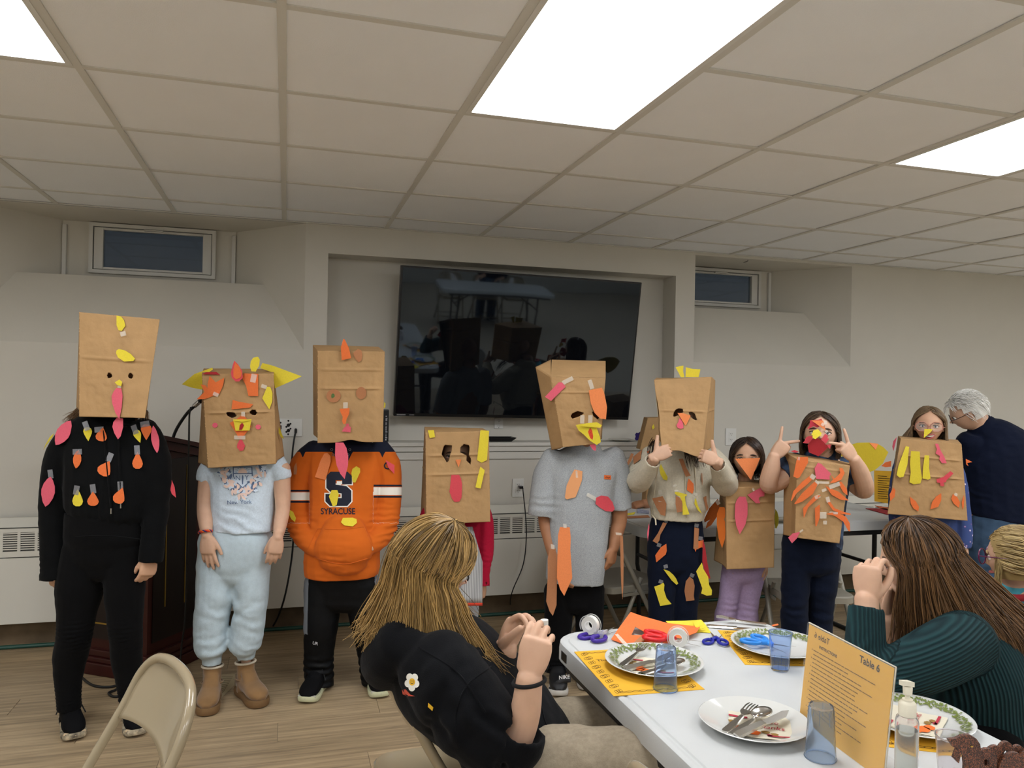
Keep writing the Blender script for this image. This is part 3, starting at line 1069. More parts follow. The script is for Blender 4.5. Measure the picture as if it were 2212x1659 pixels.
def shoe(parent,ankle,toe_dir,L,wd,mats,kind='sneaker',z0=0.0,h=None):
 """sole and upper as parts; ankle given on the floor plane under the ankle"""
 q = nrm([ankle[0],ankle[1],0]);ql = np.array([q[1],-q[0],0.0])
 toe_dir = np.dot(toe_dir,CR)*ql+np.dot(toe_dir,CF)*q
 f = nrm([toe_dir[0],toe_dir[1],0]);s = np.array([f[1],-f[0],0.0]);u = np.array([0,0,1.0])
 hc = np.array([ankle[0],ankle[1],z0])-f*.24*L
 prof =[(0,.30),(.06,.36),(.2,.38),(.38,.36),(.55,.42),(.72,.47),(.85,.44),(.94,.33),(1.0,.12)]
 out =[(t*L,w*wd)for t,w in prof]
 P = spline([(t,w)for t,w in out],4)
 loop =[(t,w)for t,w in P]+[(t,-w)for t,w in P[::-1]]
 th ={'sneaker':.028,'boot':.035,'flat':.02}[kind]
 sole = MB()
 k = len(loop)
 rows =[]
 for zz,sc in((0.002,.93),(.008,1.0),(th*.7,1.03),(th,1.0)):
  rows.append([hc+f*(L*.5+(t-L*.5)*(1+(sc-1)*.4))+s*w*sc+u*(zz+.012*max(0,(t/L-.75)/.25)**2*(1 if kind=='sneaker' else.3))for t,w in loop])
 vs =[p for r in rows for p in r]
 fs =[]
 for i in range(3):
  for j in range(k):
   fs.append((i*k+j,i*k+(j+1)%k,(i+1)*k+(j+1)%k,(i+1)*k+j))
 fs.append(tuple(reversed(range(k))));fs.append(tuple(3*k+j for j in range(k)))
 sole.add(vs,fs)
 so = sole.build('sole',mats[1],parent,smooth=50)
 vol = Vol()
 hz = h or(.09 if kind=='sneaker' else.2)
 base = hc+u*(th-.004)
 q = lambda t,z:base+f*t*L+u*z
 vol.loft([q(.05,.03),q(.12,.034),q(.3,.036),q(.5,.033),q(.7,.026),q(.86,.02),q(.955,.013)],np.array([.3,.37,.39,.41,.455,.4,.22])*wd*.98,[.03,.036,.04,.036,.03,.024,.014],side=s,n=20,sub=3,e=2.3)
 vol.loft([q(.24,.0),q(.22,hz*.55),q(.2,hz)],[.4*wd,.37*wd,.39*wd],[.15*L,.14*L,.145*L],side=s,n=20,sub=3,cap1='cup')
 vol.loft([q(.26,hz*.8),q(.45,.06),q(.66,.035)],[.3*wd,.34*wd,.33*wd],[.02,.022,.018],side=s,n=16,sub=3)
 V,N,F = vol.fuse(.004,5)
 up = solid('upper',V,F,mats[0],parent)
 if kind=='sneaker':
  lc = MB()
  for i in range(4):
   t = .36+i*.085
   z = .088-i*.012
   lc.tube([q(t,z-.018)-s*.2*wd,q(t+.02,z+.004),q(t,z-.018)+s*.2*wd],.0028,6)
  lc.tube([q(.33,.1),q(.4,.085)+s*.04,q(.42,.05)+s*.055],.0026,6)
  lc.tube([q(.33,.1),q(.42,.09)-s*.03,q(.46,.04)-s*.052],.0026,6)
  lc.build('shoelace',mats[2],up,smooth=60)
  if len(mats)>3:
   tp =[]
   for tt in np.linspace(-1,1,9):
    tp.append((.5*tt*wd*.8,1-.09*tt*tt))
   mb = MB()
   mb.tube([hc+f*L*(y_-.02)+s*x_*.9+u*.03 for x_,y_ in tp],.007,8)
   mb.build('toe_bumper',mats[3],up,smooth=60)
 return so,up
# ------ the people
def toward(p):
 return nrm((CP-p)*np.array([1,1,0]))
def pv(du,dv,dz=0.0):
 return nrm(du*CR-dv*CU+dz*CF)
def G(u,d):
 v = 829.5+((CAM_H/d)+CF[2]+(u-1106)/FPX*CR[2])*FPX/CU[2]
 p = W(u,v,d);p[2] = 0.0
 return p
class Fig:
 def __init__(s,d,label,u,group=None,z=0.0):
  s.d = d
  s.hip = 1e9
  s.k = d/FPX
  g = G(u,d)
  s.root = empty('person',(g[0],g[1],z),label,'person',group)
 def P(s,u,v,dd=0.0):
  return W(u,v,s.d+dd)
 def L(s,vol,secs,ratio=1.0,side=None,**kw):
  """sections (u, v, dd, half width px[, depth ratio])"""
  pts =[s.P(*q[:3])for q in secs]
  w =[q[3]*s.k*(.8 if q[1]>s.hip else 1)for q in secs]
  rx = w
  ry =[a*(q[4]if len(q)>4 else ratio)for a,q in zip(w,secs)]
  vol.loft(pts,rx,ry,side=CR if side is None else side,**kw)
  return s
 def body(s,vol,m,voxel=.0042,smooth=3,name='body'):
  V,N,F = vol.fuse(voxel,smooth)
  s.hip = 1e9
  return solid(name,V,F,m,s.root)
 def cloth(s,name,vol,m,voxel=.0065,smooth=5,amp=.0035,freq=(14,14,22),seed=1,zones=(),attrs=None):
  V,N,F = vol.fuse(voxel,smooth)
  z2 =[(s.P(*z[0]),z[1],z[2],z[3],z[4])for z in zones]
  V = folds(V,N,amp,freq,seed,z2)
  o = solid(name,V,F,m,s.root,attrs(V)if attrs else None)
  return o,Surf(V,F)
def text_mesh(txt,size,bold=False):
 cu = bpy.data.curves.new('t','FONT')
 cu.body = txt;cu.size = size;cu.align_x = 'CENTER';cu.align_y = 'CENTER';cu.resolution_u = 3
 if bold:
  cu.offset = size*.018
 o = bpy.data.objects.new('t',cu);COL.objects.link(o)
 dg = bpy.context.evaluated_depsgraph_get()
 me = o.evaluated_get(dg).to_mesh()
 vs =[(v.co.x,v.co.y)for v in me.vertices];fs =[tuple(p.vertices)for p in me.polygons]
 o.evaluated_get(dg).to_mesh_clear()
 bpy.data.objects.remove(o);bpy.data.curves.remove(cu)
 return vs,fs
def decal(name,parent,surf,items,mats,lift=.0025):
 """flat print on a surface. items: (vertices in photo px, faces, material index)"""
 mb = MB()
 for vs,fs,mi in items:
  out,ok =[],True
  for u,v in vs:
   h,n = surf.hit(u,v)
   if h is None:
    ok = False;break
   out.append(h-nrm(h-CP)*(lift+.0006*mi))
  if ok:
   mb.add(out,fs,mi)
 return mb.build(name,mats,parent)if mb.v else None
def poly_item(poly,mi,sub=0):
 """polygon -> triangles, refined so that the print follows the cloth"""
 vs =[tuple(p)for p in poly]
 tr =[tuple(t)for t in tessellate_polygon([[Vector((p[0],p[1],0))for p in vs]])]
 for _ in range(sub):
  nt_,mid =[],{}
  def mm(a,b):
   k =(min(a,b),max(a,b))
   if k not in mid:
    mid[k] = len(vs);vs.append(((vs[a][0]+vs[b][0])/2,(vs[a][1]+vs[b][1])/2))
   return mid[k]
  for a,b,c in tr:
   x,y,z = mm(a,b),mm(b,c),mm(c,a)
   nt_+=[(a,x,z),(x,b,y),(z,y,c),(x,y,z)]
  tr = nt_
 return vs,tr,mi
def text_item(txt,size,u,v,mi,rot=0.0,sx=1.0,bold=False):
 vs,fs = text_mesh(txt,size,bold)
 c,s_ = math.cos(math.radians(rot)),math.sin(math.radians(rot))
 return[(u+c*x*sx+s_*y,v+s_*x*sx-c*y)for x,y in vs],fs,mi
def cloth_mat(name,color,rough=.85,noise=.08,nscale=120,bump=.25,bscale=350,sheen=.03):
 return mat(name,color,rough,noise=noise,nscale=nscale,bump=bump,bscale=bscale,sheen=sheen,spec=.12)
M_BLACKKNIT = cloth_mat('black knit','#070809')
M_LEGGING = cloth_mat('black legging','#060607')
M_LASHK = None
Z = np.array([0,0,1.0])
# ---------------- 1: tall girl in black
f = Fig(3.2,'person in black hoodie and black leggings standing in front of the lectern, bag over head',225)
f.hip = 1150
v = Vol()
head_vol(v,f.P(250,806,.04),-CF,CU,.212)
f.L(v,[(246,850,.05,28),(242,905,.05,27),(240,925,.03,40)])
f.L(v,[(238,915,.02,50,.6),(236,950,.02,78,.55),(234,1040,.02,70,.6),(229,1120,.02,62,.6),(227,1190,.02,68,.62)])
f.L(v,[(165,945,.02,24),(122,1090,.02,20),(117,1232,0,13)])
f.L(v,[(316,945,.02,24),(336,1090,.02,20),(325,1205,-.01,13)])
hand_vol(v,f.P(118,1226,0),pv(.05,1,-.1),pv(-.5,.1,-.9),.15,(.45,.5,.5,.55),side=-1)
hand_vol(v,f.P(325,1200,-.01),pv(-.12,1,-.1),pv(.75,.1,-.65),.165,(.5,.55,.6,.65),thumb=.35,side=1,tin=.5)
for lx in([(190,1190,.02,36),(170,1290,.01,36),(162,1370,0,28),(150,1430,.03,26),(150,1525,.02,16),(150,1578,.0,17)],[(266,1190,.02,36),(268,1290,.02,36),(272,1370,.02,28),(276,1430,.05,26),(283,1525,.06,16),(284,1570,.06,17)]):
 f.L(v,lx)
f.body(v,M_SKIN)
v = Vol()
f.L(v,[(240,900,.03,52,.8),(238,918,.03,82,.6),(237,950,.02,97,.52),(237,1020,.01,94,.58),(235,1070,.01,92,.62),(231,1104,.01,88,.64),(229,1118,.01,80,.62)],e=2.4)
f.L(v,[(170,930,.03,32),(146,965,.02,35),(128,1015,.02,35),(118,1090,.02,31),(117,1180,0,28),(118,1205,0,28),(119,1252,-.005,31)],cap1='cup')
f.L(v,[(306,930,.03,32),(328,965,.02,32),(338,1015,.02,31),(337,1090,.02,28),(331,1160,0,25),(325,1214,-.01,26)],cap1='cup')
hoodie,sf = f.cloth('hoodie',v,M_BLACKKNIT,amp=.004,seed=3,zones=[((230,1100,-.1),.12,CR,.03,.004),((118,1210,0),.06,Z,.022,.004),((328,1170,0),.06,Z,.02,.003)])
band = Vol()
f.L(band,[(228,1108,.01,86,.62),(227,1135,.01,86,.62),(227,1160,.01,87,.62)],cap0='cup',n=28)
f.L(band,[(227,1150,.015,86,.62),(226,1200,.02,84,.62),(226,1225,.02,70,.6)],n=28)
f.L(band,[(182,1185,.02,44),(173,1265,.015,49),(165,1330,.005,39),(161,1372,0,36),(151,1425,.02,34),(148,1475,.02,27),(149,1535,.02,24)],cap1='cup')
f.L(band,[(270,1185,.02,44),(269,1265,.02,42),(270,1330,.02,37),(272,1372,.02,34),(274,1425,.04,32),(280,1480,.05,26),(284,1535,.06,23)],cap1='cup')
pants,_s = f.cloth('leggings',band,M_LEGGING,amp=.0025,seed=5,zones=[((160,1375,-.05),.07,Z,.018,.005),((272,1375,-.03),.07,Z,.018,.005),((150,1510,0),.07,Z,.016,.006),((284,1515,.04),.07,Z,.016,.006)])
MB().tube([f.P(150+160*t,1161-6*math.sin(math.pi*t)+5*t,-.10-.012*math.sin(math.pi*t))for t in np.linspace(0.05,.95,14)],.002,6).build('waistband_seam',M_BLACKKNIT,f.root)
sh =[mat('black mesh shoe','#08080a',.85,spec=.15,bump=.4,bscale=200),mat('foam sole','#37342f',.7,noise=.7,nscale=40,color2='#d8c9ac'),mat('black lace','#08080a',.8),mat('tan toe','#cdb592',.7,bump=.3,bscale=120)]
shoe(f.root,G(150,3.26),-CF+.12*CR,.25,.1,sh)
shoe(f.root,G(285,3.31),-CF+.1*CR,.25,.1,sh)
M_BRH = hair_mat('brown hair','#3b2a1c','#7a5c3c')
r_ = np.random.default_rng(3)
roots =[f.P(200-30*r_.random(),880+12*r_.random(),.03+.06*r_.random())for _ in range(120)]+[f.P(290+25*r_.random(),885+12*r_.random(),.04+.06*r_.random())for _ in range(80)]
hp = strands('hair',roots,lambda i,r:[r,r+(-1 if i<120 else 1)*CR*.012-CU*.01*r_.random(),r+(-1 if i<120 else 1)*CR*(.02+.03*r_.random())-CU*(.03+.04*r_.random())-CF*.05],None,None,.0013,10,3)
hair_obj([hp],M_BRH,f.root)
for(a,b_)in(((224,930),(240,1098)),((256,930),(261,1086))):
 pts =[sf.hit(a[0]+(b_[0]-a[0])*t,a[1]+(b_[1]-a[1])*t)[0]for t in np.linspace(0,1,12)]
 pts =[p-nrm(p-CP)*.004 for p in pts if p is not None]
 MB().tube(pts,.004,8).build('drawcord',M_BLACKKNIT,hoodie,smooth=60)
 MB().tube([pts[-1],pts[-1]-CU*.022],.0032,8).build('cord_tip',mat('cord tip metal','#b8b4ac',.3,metal=1),hoodie)
for u,vv,w,h,rot,k,c,tu,tv,tr in((190,938,19,30,176,'drop','y',186,920,-20),(220,938,25,30,10,'drop','o',214,928,85),(298,943,17,29,160,'drop','y',291,928,-20),(316,934,24,34,180,'drop','o',313,916,80),(167,992,18,40,8,'leaf','o',167,976,88),(228,1011,30,35,30,'drop','o',237,988,22),(297,994,23,37,0,'drop','o',296,972,-4),(168,1075,23,37,0,'drop','y',165,1059,10),(201,1077,25,31,0,'drop','o',201,1056,-8),(259,1070,26,36,20,'drop','o',260,1050,-4)):
 paper(leaf(u,vv,w,h,rot,k),c,hoodie,sf)
 tape(tu,tv,12,20,tr,hoodie,sf,dark=True)
for u,vv,w,h,rot in((137,935,30,62,32),(335,949,17,60,-8),(104,1062,30,66,190)):
 paper(leaf(u,vv,w,h,rot,'leaf'),'p',hoodie,sf)
tape(109,1024,11,19,-8,hoodie,sf,dark=True)
paper([(362,1025),(370,1035),(377,1052),(380,1075),(371,1067),(364,1048)],'r',hoodie,plane=(f.P(360,1050,.02),nrm(-CF+CR)))
paper([(117,936),(113,945),(100,962),(94,972),(99,960),(108,944)],'y',hoodie,plane=(f.P(110,955,.04),nrm(-CF-.5*CR)))
FR =[W(171,674,3.06),W(345,690,3.06),W(313,903,3.05),W(171,900,3.05)]
BK =[W(172,676,3.30),W(342,692,3.30),W(316,893,3.30),W(165,880,3.27)]
HEX = lambda u,v,r:[(u+r*math.cos(a),v+1.1*r*math.sin(a))for a in np.linspace(0,2*math.pi,9,endpoint=False)]
bag,sb,pl = paper_bag('paper_bag',FR,.18,'tall brown paper bag mask with small round eye holes and long pink wattle',[HEX(236.5,811,5.6),HEX(282,812,5.4)],[(.43,.005)],11,BK)
paper([(252,682),(262,684),(268,692),(271,704),(263,715),(256,713),(252,702)],'y',bag,sb)
tape(266,721,12,10,-15,bag,sb)
paper([(252,757),(257,754),(270,757),(283,765),(292,775),(288,780),(268,781),(255,772),(251,763)],'y',bag,sb)
paper([(248,826),(258,820),(264,825),(262,834),(254,832)],'y',bag,sb,lift=.012)
paper([(246,845),(252,838),(262,839),(265,855),(263,880),(258,905),(250,893),(243,872),(241,856)],'p',bag,sb,lift=.006)
paper([(245,912),(253,902),(266,904),(266,922),(261,942),(255,949),(247,935),(243,922)],'p',bag,plane=(f.P(255,920,-.13),-CF))
tape(258,835,8,5,0,bag,sb,lift=.009)
# ---------------- 2: child in pale blue
f = Fig(3.52,'person in pale blue printed t-shirt, pale blue sweatpants and tan boots, arms hanging',510)
f.hip = 1180
v = Vol()
head_vol(v,f.P(520,905,.03),-CF,CU,.2)
f.L(v,[(524,950,.04,22),(525,1000,.04,22)])
f.L(v,[(525,1000,.03,40,.6),(525,1030,.03,64,.55),(524,1100,.03,58,.6),(515,1150,.03,58,.65),(510,1200,.03,58,.7)])
f.L(v,[(452,1015,.02,21),(443,1090,.0,17),(444,1125,-.045,15.5),(447,1158,-.09,10.5)],n=16)
f.L(v,[(606,1012,.02,21),(611,1090,.01,16),(606,1130,-.02,14.5),(600,1162,-.06,10.5)],n=16)
hand_vol(v,f.P(447,1156,-.09),pv(.06,1,-.05),pv(-.15,0,-1),.168,(.12,.12,.14,.2),thumb=.55,side=-1,splay=.1,tin=.1)
hand_vol(v,f.P(600,1158,-.06),pv(-.14,1,-.08),pv(.35,0,-1),.158,(.25,.28,.3,.35),thumb=.4,side=1,tin=.35)
for lx in([(475,1190,.03,28),(462,1310,.02,22),(456,1390,.03,19),(457,1440,.03,13),(457,1480,.0,14)],[(545,1190,.03,28),(540,1310,.03,22),(535,1370,.06,19),(531,1430,.09,13),(531,1470,.09,13)]):
 f.L(v,lx)
f.body(v,M_SKIN3)
v = Vol()
f.L(v,[(526,985,.03,34,.8),(526,1000,.03,60,.62),(526,1022,.03,84,.5),(525,1060,.02,70,.58),(524,1110,.02,68,.62),(523,1146,.02,70,.64)],e=2.3,cap1='cup')
f.L(v,[(468,1003,.03,26),(450,1022,.02,24),(445,1040,.02,22)],cap1='cup')
f.L(v,[(590,1001,.03,26),(604,1020,.02,24),(608,1036,.02,21)],cap1='cup')
M_T = cloth_mat('pale blue jersey','#c6d3de')
tee,sf = f.cloth('t_shirt',v,M_T,amp=.0035,seed=8,zones=[((520,1140,-.08),.1,CU+.4*CR,.045,.004)])
it =[]
shield =[(503,1008),(545,1008),(546,1028),(540,1041),(524,1055),(509,1041),(503,1028)]
it.append(poly_item(shield,0,2))
it.append(poly_item([(524+(x-524)*.9,1029+(y-1029)*.9)for x,y in shield],1,2))
decal('shirt_emblem',tee,sf,it,[mat('print slate blue','#5d7193',.8),mat('print pale','#cfdcea',.8)])
it =[]
it.append(poly_item([(514+0,1022),(516,1015),(524,1011),(532,1015),(534,1022)],2,1))
for a in range(-4,5):
 an = math.radians(a*20-90)
 it.append(poly_item([(524+12*math.cos(an-.05),1022+12*math.sin(an-.05)),(524+20*math.cos(an),1022+14*math.sin(an)),(524+12*math.cos(an+.05),1022+12*math.sin(an+.05))],0))
it.append(poly_item([(503,1021.5),(546,1021.5),(546,1024),(503,1024)],0,1))
it.append(text_item('N',15,514,1033,0));it.append(text_item('Y',15,533,1032,0))
it.append(poly_item([(522,1030),(524,1025),(526,1030),(525,1046),(523,1046)],0))
it.append(text_item('New York',12.5,517,1085,0,rot=-2))
r_ = np.random.default_rng(12)
for side_ in(-1,1):
 for q in np.linspace(0,1,17):
  cx = 524+side_*(40-38*q**1.6);cy = 1012+58*q+r_.uniform(-3,3)
  for k in range(6):
   a = r_.uniform(0,360)
   it.append(poly_item(leaf(cx+r_.uniform(-10,10),cy+r_.uniform(-8,8),r_.uniform(4,6.5),r_.uniform(10,16),a,'leaf'),int(r_.choice([0,0,2,1]))))
decal('shirt_print',tee,sf,it,[MATS['print slate blue'],MATS['print pale'],mat('print peach','#e6cabd',.8)],lift=.0045)
v = Vol()
f.L(v,[(512,1130,.03,60,.66),(511,1160,.03,80,.62),(508,1205,.03,80,.62),(506,1235,.03,68,.6)],e=2.3)
f.L(v,[(470,1190,.03,42),(466,1270,.02,42),(458,1330,.015,36),(455,1375,.02,37),(456,1405,.02,33),(457,1419,.02,22),(457,1436,.02,20)],cap1='cup')
f.L(v,[(545,1190,.03,42),(543,1270,.03,38),(541,1320,.03,34),(535,1358,.04,36),(529,1392,.04,34),(531,1410,.05,22),(532,1424,.05,19)],cap1='cup')
M_SW = cloth_mat('pale blue fleece','#b6c6ce',noise=.05,nscale=60)
f.cloth('sweatpants',v,M_SW,amp=.006,freq=(11,11,13),seed=21,zones=[((457,1385,-.04),.08,pv(.3,1,0),.055,.008),((535,1365,0),.08,pv(-.35,1,0),.05,.009),((470,1300,-.04),.1,Z+.5*CR,.07,.006),((543,1300,0),.1,Z-.5*CR,.07,.006),((457,1430,0),.02,CR,.008,.0015)])
bt =[mat('tan suede','#83623c',.95,noise=.15,nscale=14,sheen=.3,bump=.1),mat('tan boot sole','#775a39',.9),None]
M_FLC = mat('boot fleece','#cfc3ae',.95,bump=.5,bscale=150)
for uu,dd_,td in((457,3.54,-CF-.12*CR),(531,3.6,-CF+.42*CR)):
 g = G(uu,dd_)
 so,up = shoe(f.root,g,td,.245,.108,bt,'boot',h=.125)
 q = nrm(g);fwd = nrm(np.dot(td,CR)*np.array([q[1],-q[0],0])+np.dot(td,CF)*q);c = g-fwd*.006
 MB().tube([c+Z*.157+.045*(math.cos(a)*fwd*.78+math.sin(a)*np.cross(fwd,Z))-fwd*.005 for a in np.linspace(0,2*math.pi,22,endpoint=False)],.006,8,closed=True).build('fleece_rim',M_FLC,up,smooth=80)
 MB().tube([c+Z*.085+.047*(math.cos(a)*fwd*.86+math.sin(a)*np.cross(fwd,Z))for a in np.linspace(0,2*math.pi,22,endpoint=False)],.003,6,closed=True).build('welt_seam',bt[0],up,smooth=80)
br = MB()
for k,cc in enumerate((0,1,2)):
 pts =[]
 for a in np.linspace(0,2*math.pi,40,endpoint=False):
  pts.append(f.P(443.5+14.5*math.cos(a),1149+2*math.sin(a)+1.6*math.cos(6*a+k*2.1)-1.5*math.cos(a),-.08+.033*math.sin(a)+.003*math.sin(6*a+k*2.1)))
 br.tube(pts,.0034,6,closed=True,mi=cc)
br.build('bracelet',[mat('thread red','#d4301c',.7),mat('thread blue','#2a2560',.7),mat('thread orange','#e2641c',.7)],f.root,smooth=70)
it =[poly_item([(597,1176),(602,1176),(602,1181),(597,1181)],0),poly_item([(603,1176),(608,1176),(608,1182),(603,1182)],0)]
FR =[W(436,808,3.36),W(591,808,3.36),W(596,1002,3.38),W(449,1011,3.38)]
BK =[W(440,796,3.55),W(590,797,3.55),W(614,985,3.56),W(428,1000,3.56)]
H1 =[(488,892),(494,890),(505,891),(511,897),(508,901),(500,903),(492,899)]
H2 =[(539,889),(545,885),(552,886),(556,891),(551,897),(544,896),(540,893)]
bag,sb,pl = paper_bag('paper_bag',FR,.18,'brown paper bag mask with yellow wing ears, orange leaves and a yellow beak',[H1,H2],[(.415,.006)],23,BK)
paper([(393,830),(420,808),(459,794),(460,798),(440,812),(437,842),(413,837)],'y',bag,plane=(W(430,820,3.42),-CF))
paper([(567,784),(590,790),(652,813),(628,824),(594,839),(590,805),(562,795)],'y',bag,plane=(W(600,810,3.44),-CF))
S2 = lambda*q:[(380+x/3.95,740+y/3.95)for x,y in q]
paper(S2((220,270),(260,252),(345,250),(378,275)),'dr',bag,sb,lift=.008)
paper(S2((288,285),(340,340),(412,300),(405,360),(370,440),(330,455),(270,420),(272,350)),'o',bag,sb,lift=.006)
paper(S2((210,355),(255,368),(300,430),(320,455),(250,482),(178,484),(245,420)),'o',bag,sb,lift=.004)
paper(S2((498,155),(530,185),(565,240),(570,300),(540,332),(510,332),(478,300),(470,260),(485,195)),'r',bag,plane=(W(508,800,3.335),-CF))
paper(S2((506,170),(540,205),(562,265),(552,300),(515,312),(492,295),(490,230)),'o',bag,plane=(W(508,800,3.333),-CF))
paper(S2((660,130),(700,120),(716,145),(712,195),(680,248),(645,245),(633,205),(640,160)),'y',bag,plane=(W(551,790,3.35),-CF))
paper(S2((580,262),(703,268),(702,455),(620,455),(600,370),(565,300)),'o',bag,sb,lift=.006)
paper(S2((775,378),(805,378),(824,430),(822,500),(798,570),(737,475),(765,410)),'y',bag,sb,lift=.006)
paper(S2((485,490),(540,505),(658,526),(635,555),(475,570)),'o',bag,sb,lift=.006)
paper(S2((568,615),(610,655),(645,715),(560,820),(540,815),(460,685),(500,665)),'o',bag,sb,lift=.006)
bk,p0,n = paper(S2((488,655),(645,655),(628,750),(510,752)),'y',bag,sb,lift=.016,name='paper_beak')
paper(S2((488,655),(565,668),(645,655),(640,662),(565,676),(492,664)),'y',bag,sb,lift=.022,name='paper_beak')
paper(S2((565,683),(580,705),(565,742),(540,745),(545,705)),'dr',bk,sb,lift=.0185,name='paper_tongue')
for x,y in((334,705),(702,720)):
 paper([(380+(x+23*math.cos(a))/3.95,740+(y+21*math.sin(a))/3.95)for a in np.linspace(0,6.28,14,endpoint=False)],'p',bag,sb,name='paper_cheek')
paper(S2((545,828),(565,832),(590,880),(575,920),(548,925),(522,895),(525,865)),'r',bag,sb,name='paper_wattle')
for x,y,w,h,r in((340,442,12,8,25),(662,305,12,18,12),(545,810,24,8,0),(752,375,12,8,20),(574,610,8,10,0)):
 tape(380+x/3.95,740+y/3.95,w,h,r,bag,sb,lift=.009)
paper([(602,922),(606,930),(613,948),(607,945),(602,935)],'g',bag,plane=(W(606,935,3.5),nrm(-CF+.8*CR)))
# ---------------- 3: orange hoodie
f = Fig(3.66,'person in orange and navy sports hoodie and black track pants, hands in pocket',745)
f.hip = 1230
v = Vol()
head_vol(v,f.P(752,865,.0),pv(0,.12,-1),CU,.205)
f.L(v,[(752,910,.03,22),(750,960,.05,24)])
f.L(v,[(748,960,.05,45,.6),(748,1000,.05,66,.55),(745,1100,.05,60,.6),(742,1250,.05,56,.7)])
f.L(v,[(678,990,.04,22),(648,1100,.05,17),(672,1172,-.07,12),(700,1190,-.13,11)])
f.L(v,[(820,990,.04,22),(838,1100,.05,17),(812,1172,-.07,12),(785,1190,-.13,11)])
hand_vol(v,f.P(690,1185,-.12),pv(1,.3,.05),pv(0,-.2,-1),.14,(.2,.2,.2,.2),side=-1)
hand_vol(v,f.P(795,1185,-.12),pv(-1,.3,.05),pv(0,-.2,-1),.14,(.2,.2,.2,.2),side=1)
for lx in([(705,1240,.05,28),(696,1350,.04,22),(692,1450,.06,14),(690,1490,.03,14)],[(782,1240,.05,28),(792,1350,.06,22),(808,1450,.1,14),(810,1480,.1,14)]):
 f.L(v,lx)
f.body(v,M_SKIN)
v = Vol()
f.L(v,[(751,945,.05,40,.8),(750,962,.05,66,.62),(748,990,.04,84,.52),(746,1050,.02,78,.62),(743,1120,.01,76,.68),(740,1180,.0,80,.7),(739,1222,.0,82,.7),(739,1242,.0,78,.7)],e=2.4,cap1='cup')
SL =[(684,978,.05,30),(658,1005,.04,31),(646,1050,.04,29),(643,1100,.03,29),(652,1145,-.01,27),(676,1176,-.07,23),(700,1190,-.12,16)]
SR =[(815,975,.05,30),(834,1002,.04,30),(841,1050,.04,28),(838,1100,.03,28),(828,1145,-.01,26),(806,1172,-.07,23),(782,1188,-.12,16)]
f.L(v,SL);f.L(v,SR)
f.L(v,[(742,1130,-.09,40,.6),(742,1180,-.125,62,.45),(742,1215,-.10,50,.6)])
m,nt,b = node_mat('orange hoodie fleece')
b.inputs['Roughness'].default_value = .9;b.inputs['Specular IOR Level'].default_value = .2;b.inputs['Sheen Weight'].default_value = .03
col = None
def _thr(attr,lo,hi,prev,c):
 at = nt.nodes.new('ShaderNodeAttribute');at.attribute_name = attr
 a = nt.nodes.new('ShaderNodeMath');a.operation = 'GREATER_THAN';a.inputs[1].default_value = lo
 b2 = nt.nodes.new('ShaderNodeMath');b2.operation = 'LESS_THAN';b2.inputs[1].default_value = hi
 mlt = nt.nodes.new('ShaderNodeMath');mlt.operation = 'MULTIPLY'
 mx = nt.nodes.new('ShaderNodeMix');mx.data_type = 'RGBA'
 nt.links.new(at.outputs['Fac'],a.inputs[0]);nt.links.new(at.outputs['Fac'],b2.inputs[0])
 nt.links.new(a.outputs[0],mlt.inputs[0]);nt.links.new(b2.outputs[0],mlt.inputs[1])
 nt.links.new(mlt.outputs[0],mx.inputs['Factor'])
 if isinstance(prev,str):
  mx.inputs['A'].default_value = lin(prev)
 else:
  nt.links.new(prev,mx.inputs['A'])
 mx.inputs['B'].default_value = lin(c)
 return mx.outputs['Result']
NAVY = '#181c2c'
col = _thr('stripe',.0,4.0,'#c9611a',NAVY)
col = _thr('stripe',4.0,5.5,col,'#c9611a');col = _thr('stripe',5.5,22.5,col,'#e6e1d6')
col = _thr('stripe',22.5,24.0,col,'#c9611a');col = _thr('stripe',24.0,28.0,col,NAVY);col = _thr('yoke',0,1e3,col,NAVY)
nt.links.new(col,b.inputs['Base Color'])
def at3(V):
 r = V-CP;dd = r@CF
 u_,v_ = 1106+FPX*(r@CR)/dd,829.5-FPX*(r@CU)/dd
 arm =(u_<669)|(u_>806)
 c0 = np.where(u_<740,1058,1047)
 stripe = np.where(arm&(v_<1130),v_-c0,-50.0)
 lim = 976+np.where((u_<668)|(u_>812),-18+22*np.clip(1-np.abs(np.abs(u_-740)-86)/14,0,1)*1.4,0)
 vnk = 44*np.clip(1-np.abs(u_-740)/22,0,1)
 return{'stripe':stripe,'yoke':np.maximum(lim,976+vnk*1.0*(vnk>0))*np.where(vnk>0,1,1)-v_}
hoodie,sf = f.cloth('hoodie',v,m,voxel=.005,amp=.004,seed=31,zones=[((646,1135,0),.09,Z,.028,.007),((835,1135,0),.09,Z,.028,.007),((742,1225,-.1),.12,Z,.04,.004)],attrs=at3)
SPOLY =[(714,1019),(751,1019),(760,1028),(760,1046),(739,1046),(739,1037),(725,1037),(725,1047),(748,1050),(759,1060),(759,1083),(750,1093),(713,1093),(703,1083),(703,1067),(724,1067),(724,1076),(738,1076),(738,1066),(713,1062),(705,1054),(705,1028)]
def offset_poly(p,d):
 out =[]
 k = len(p)
 ar = sum(p[i][0]*p[(i+1)%k][1]-p[(i+1)%k][0]*p[i][1]for i in range(k))
 sg = 1 if ar>0 else-1
 for i in range(k):
  a,b_,c = np.array(p[i-1],float),np.array(p[i],float),np.array(p[(i+1)%k],float)
  n1 = nrm([(b_-a)[1],-(b_-a)[0]])*sg;n2 = nrm([(c-b_)[1],-(c-b_)[0]])*sg
  out.append(tuple(b_+(n1+n2)/(1+np.dot(n1,n2))*d))
 return out
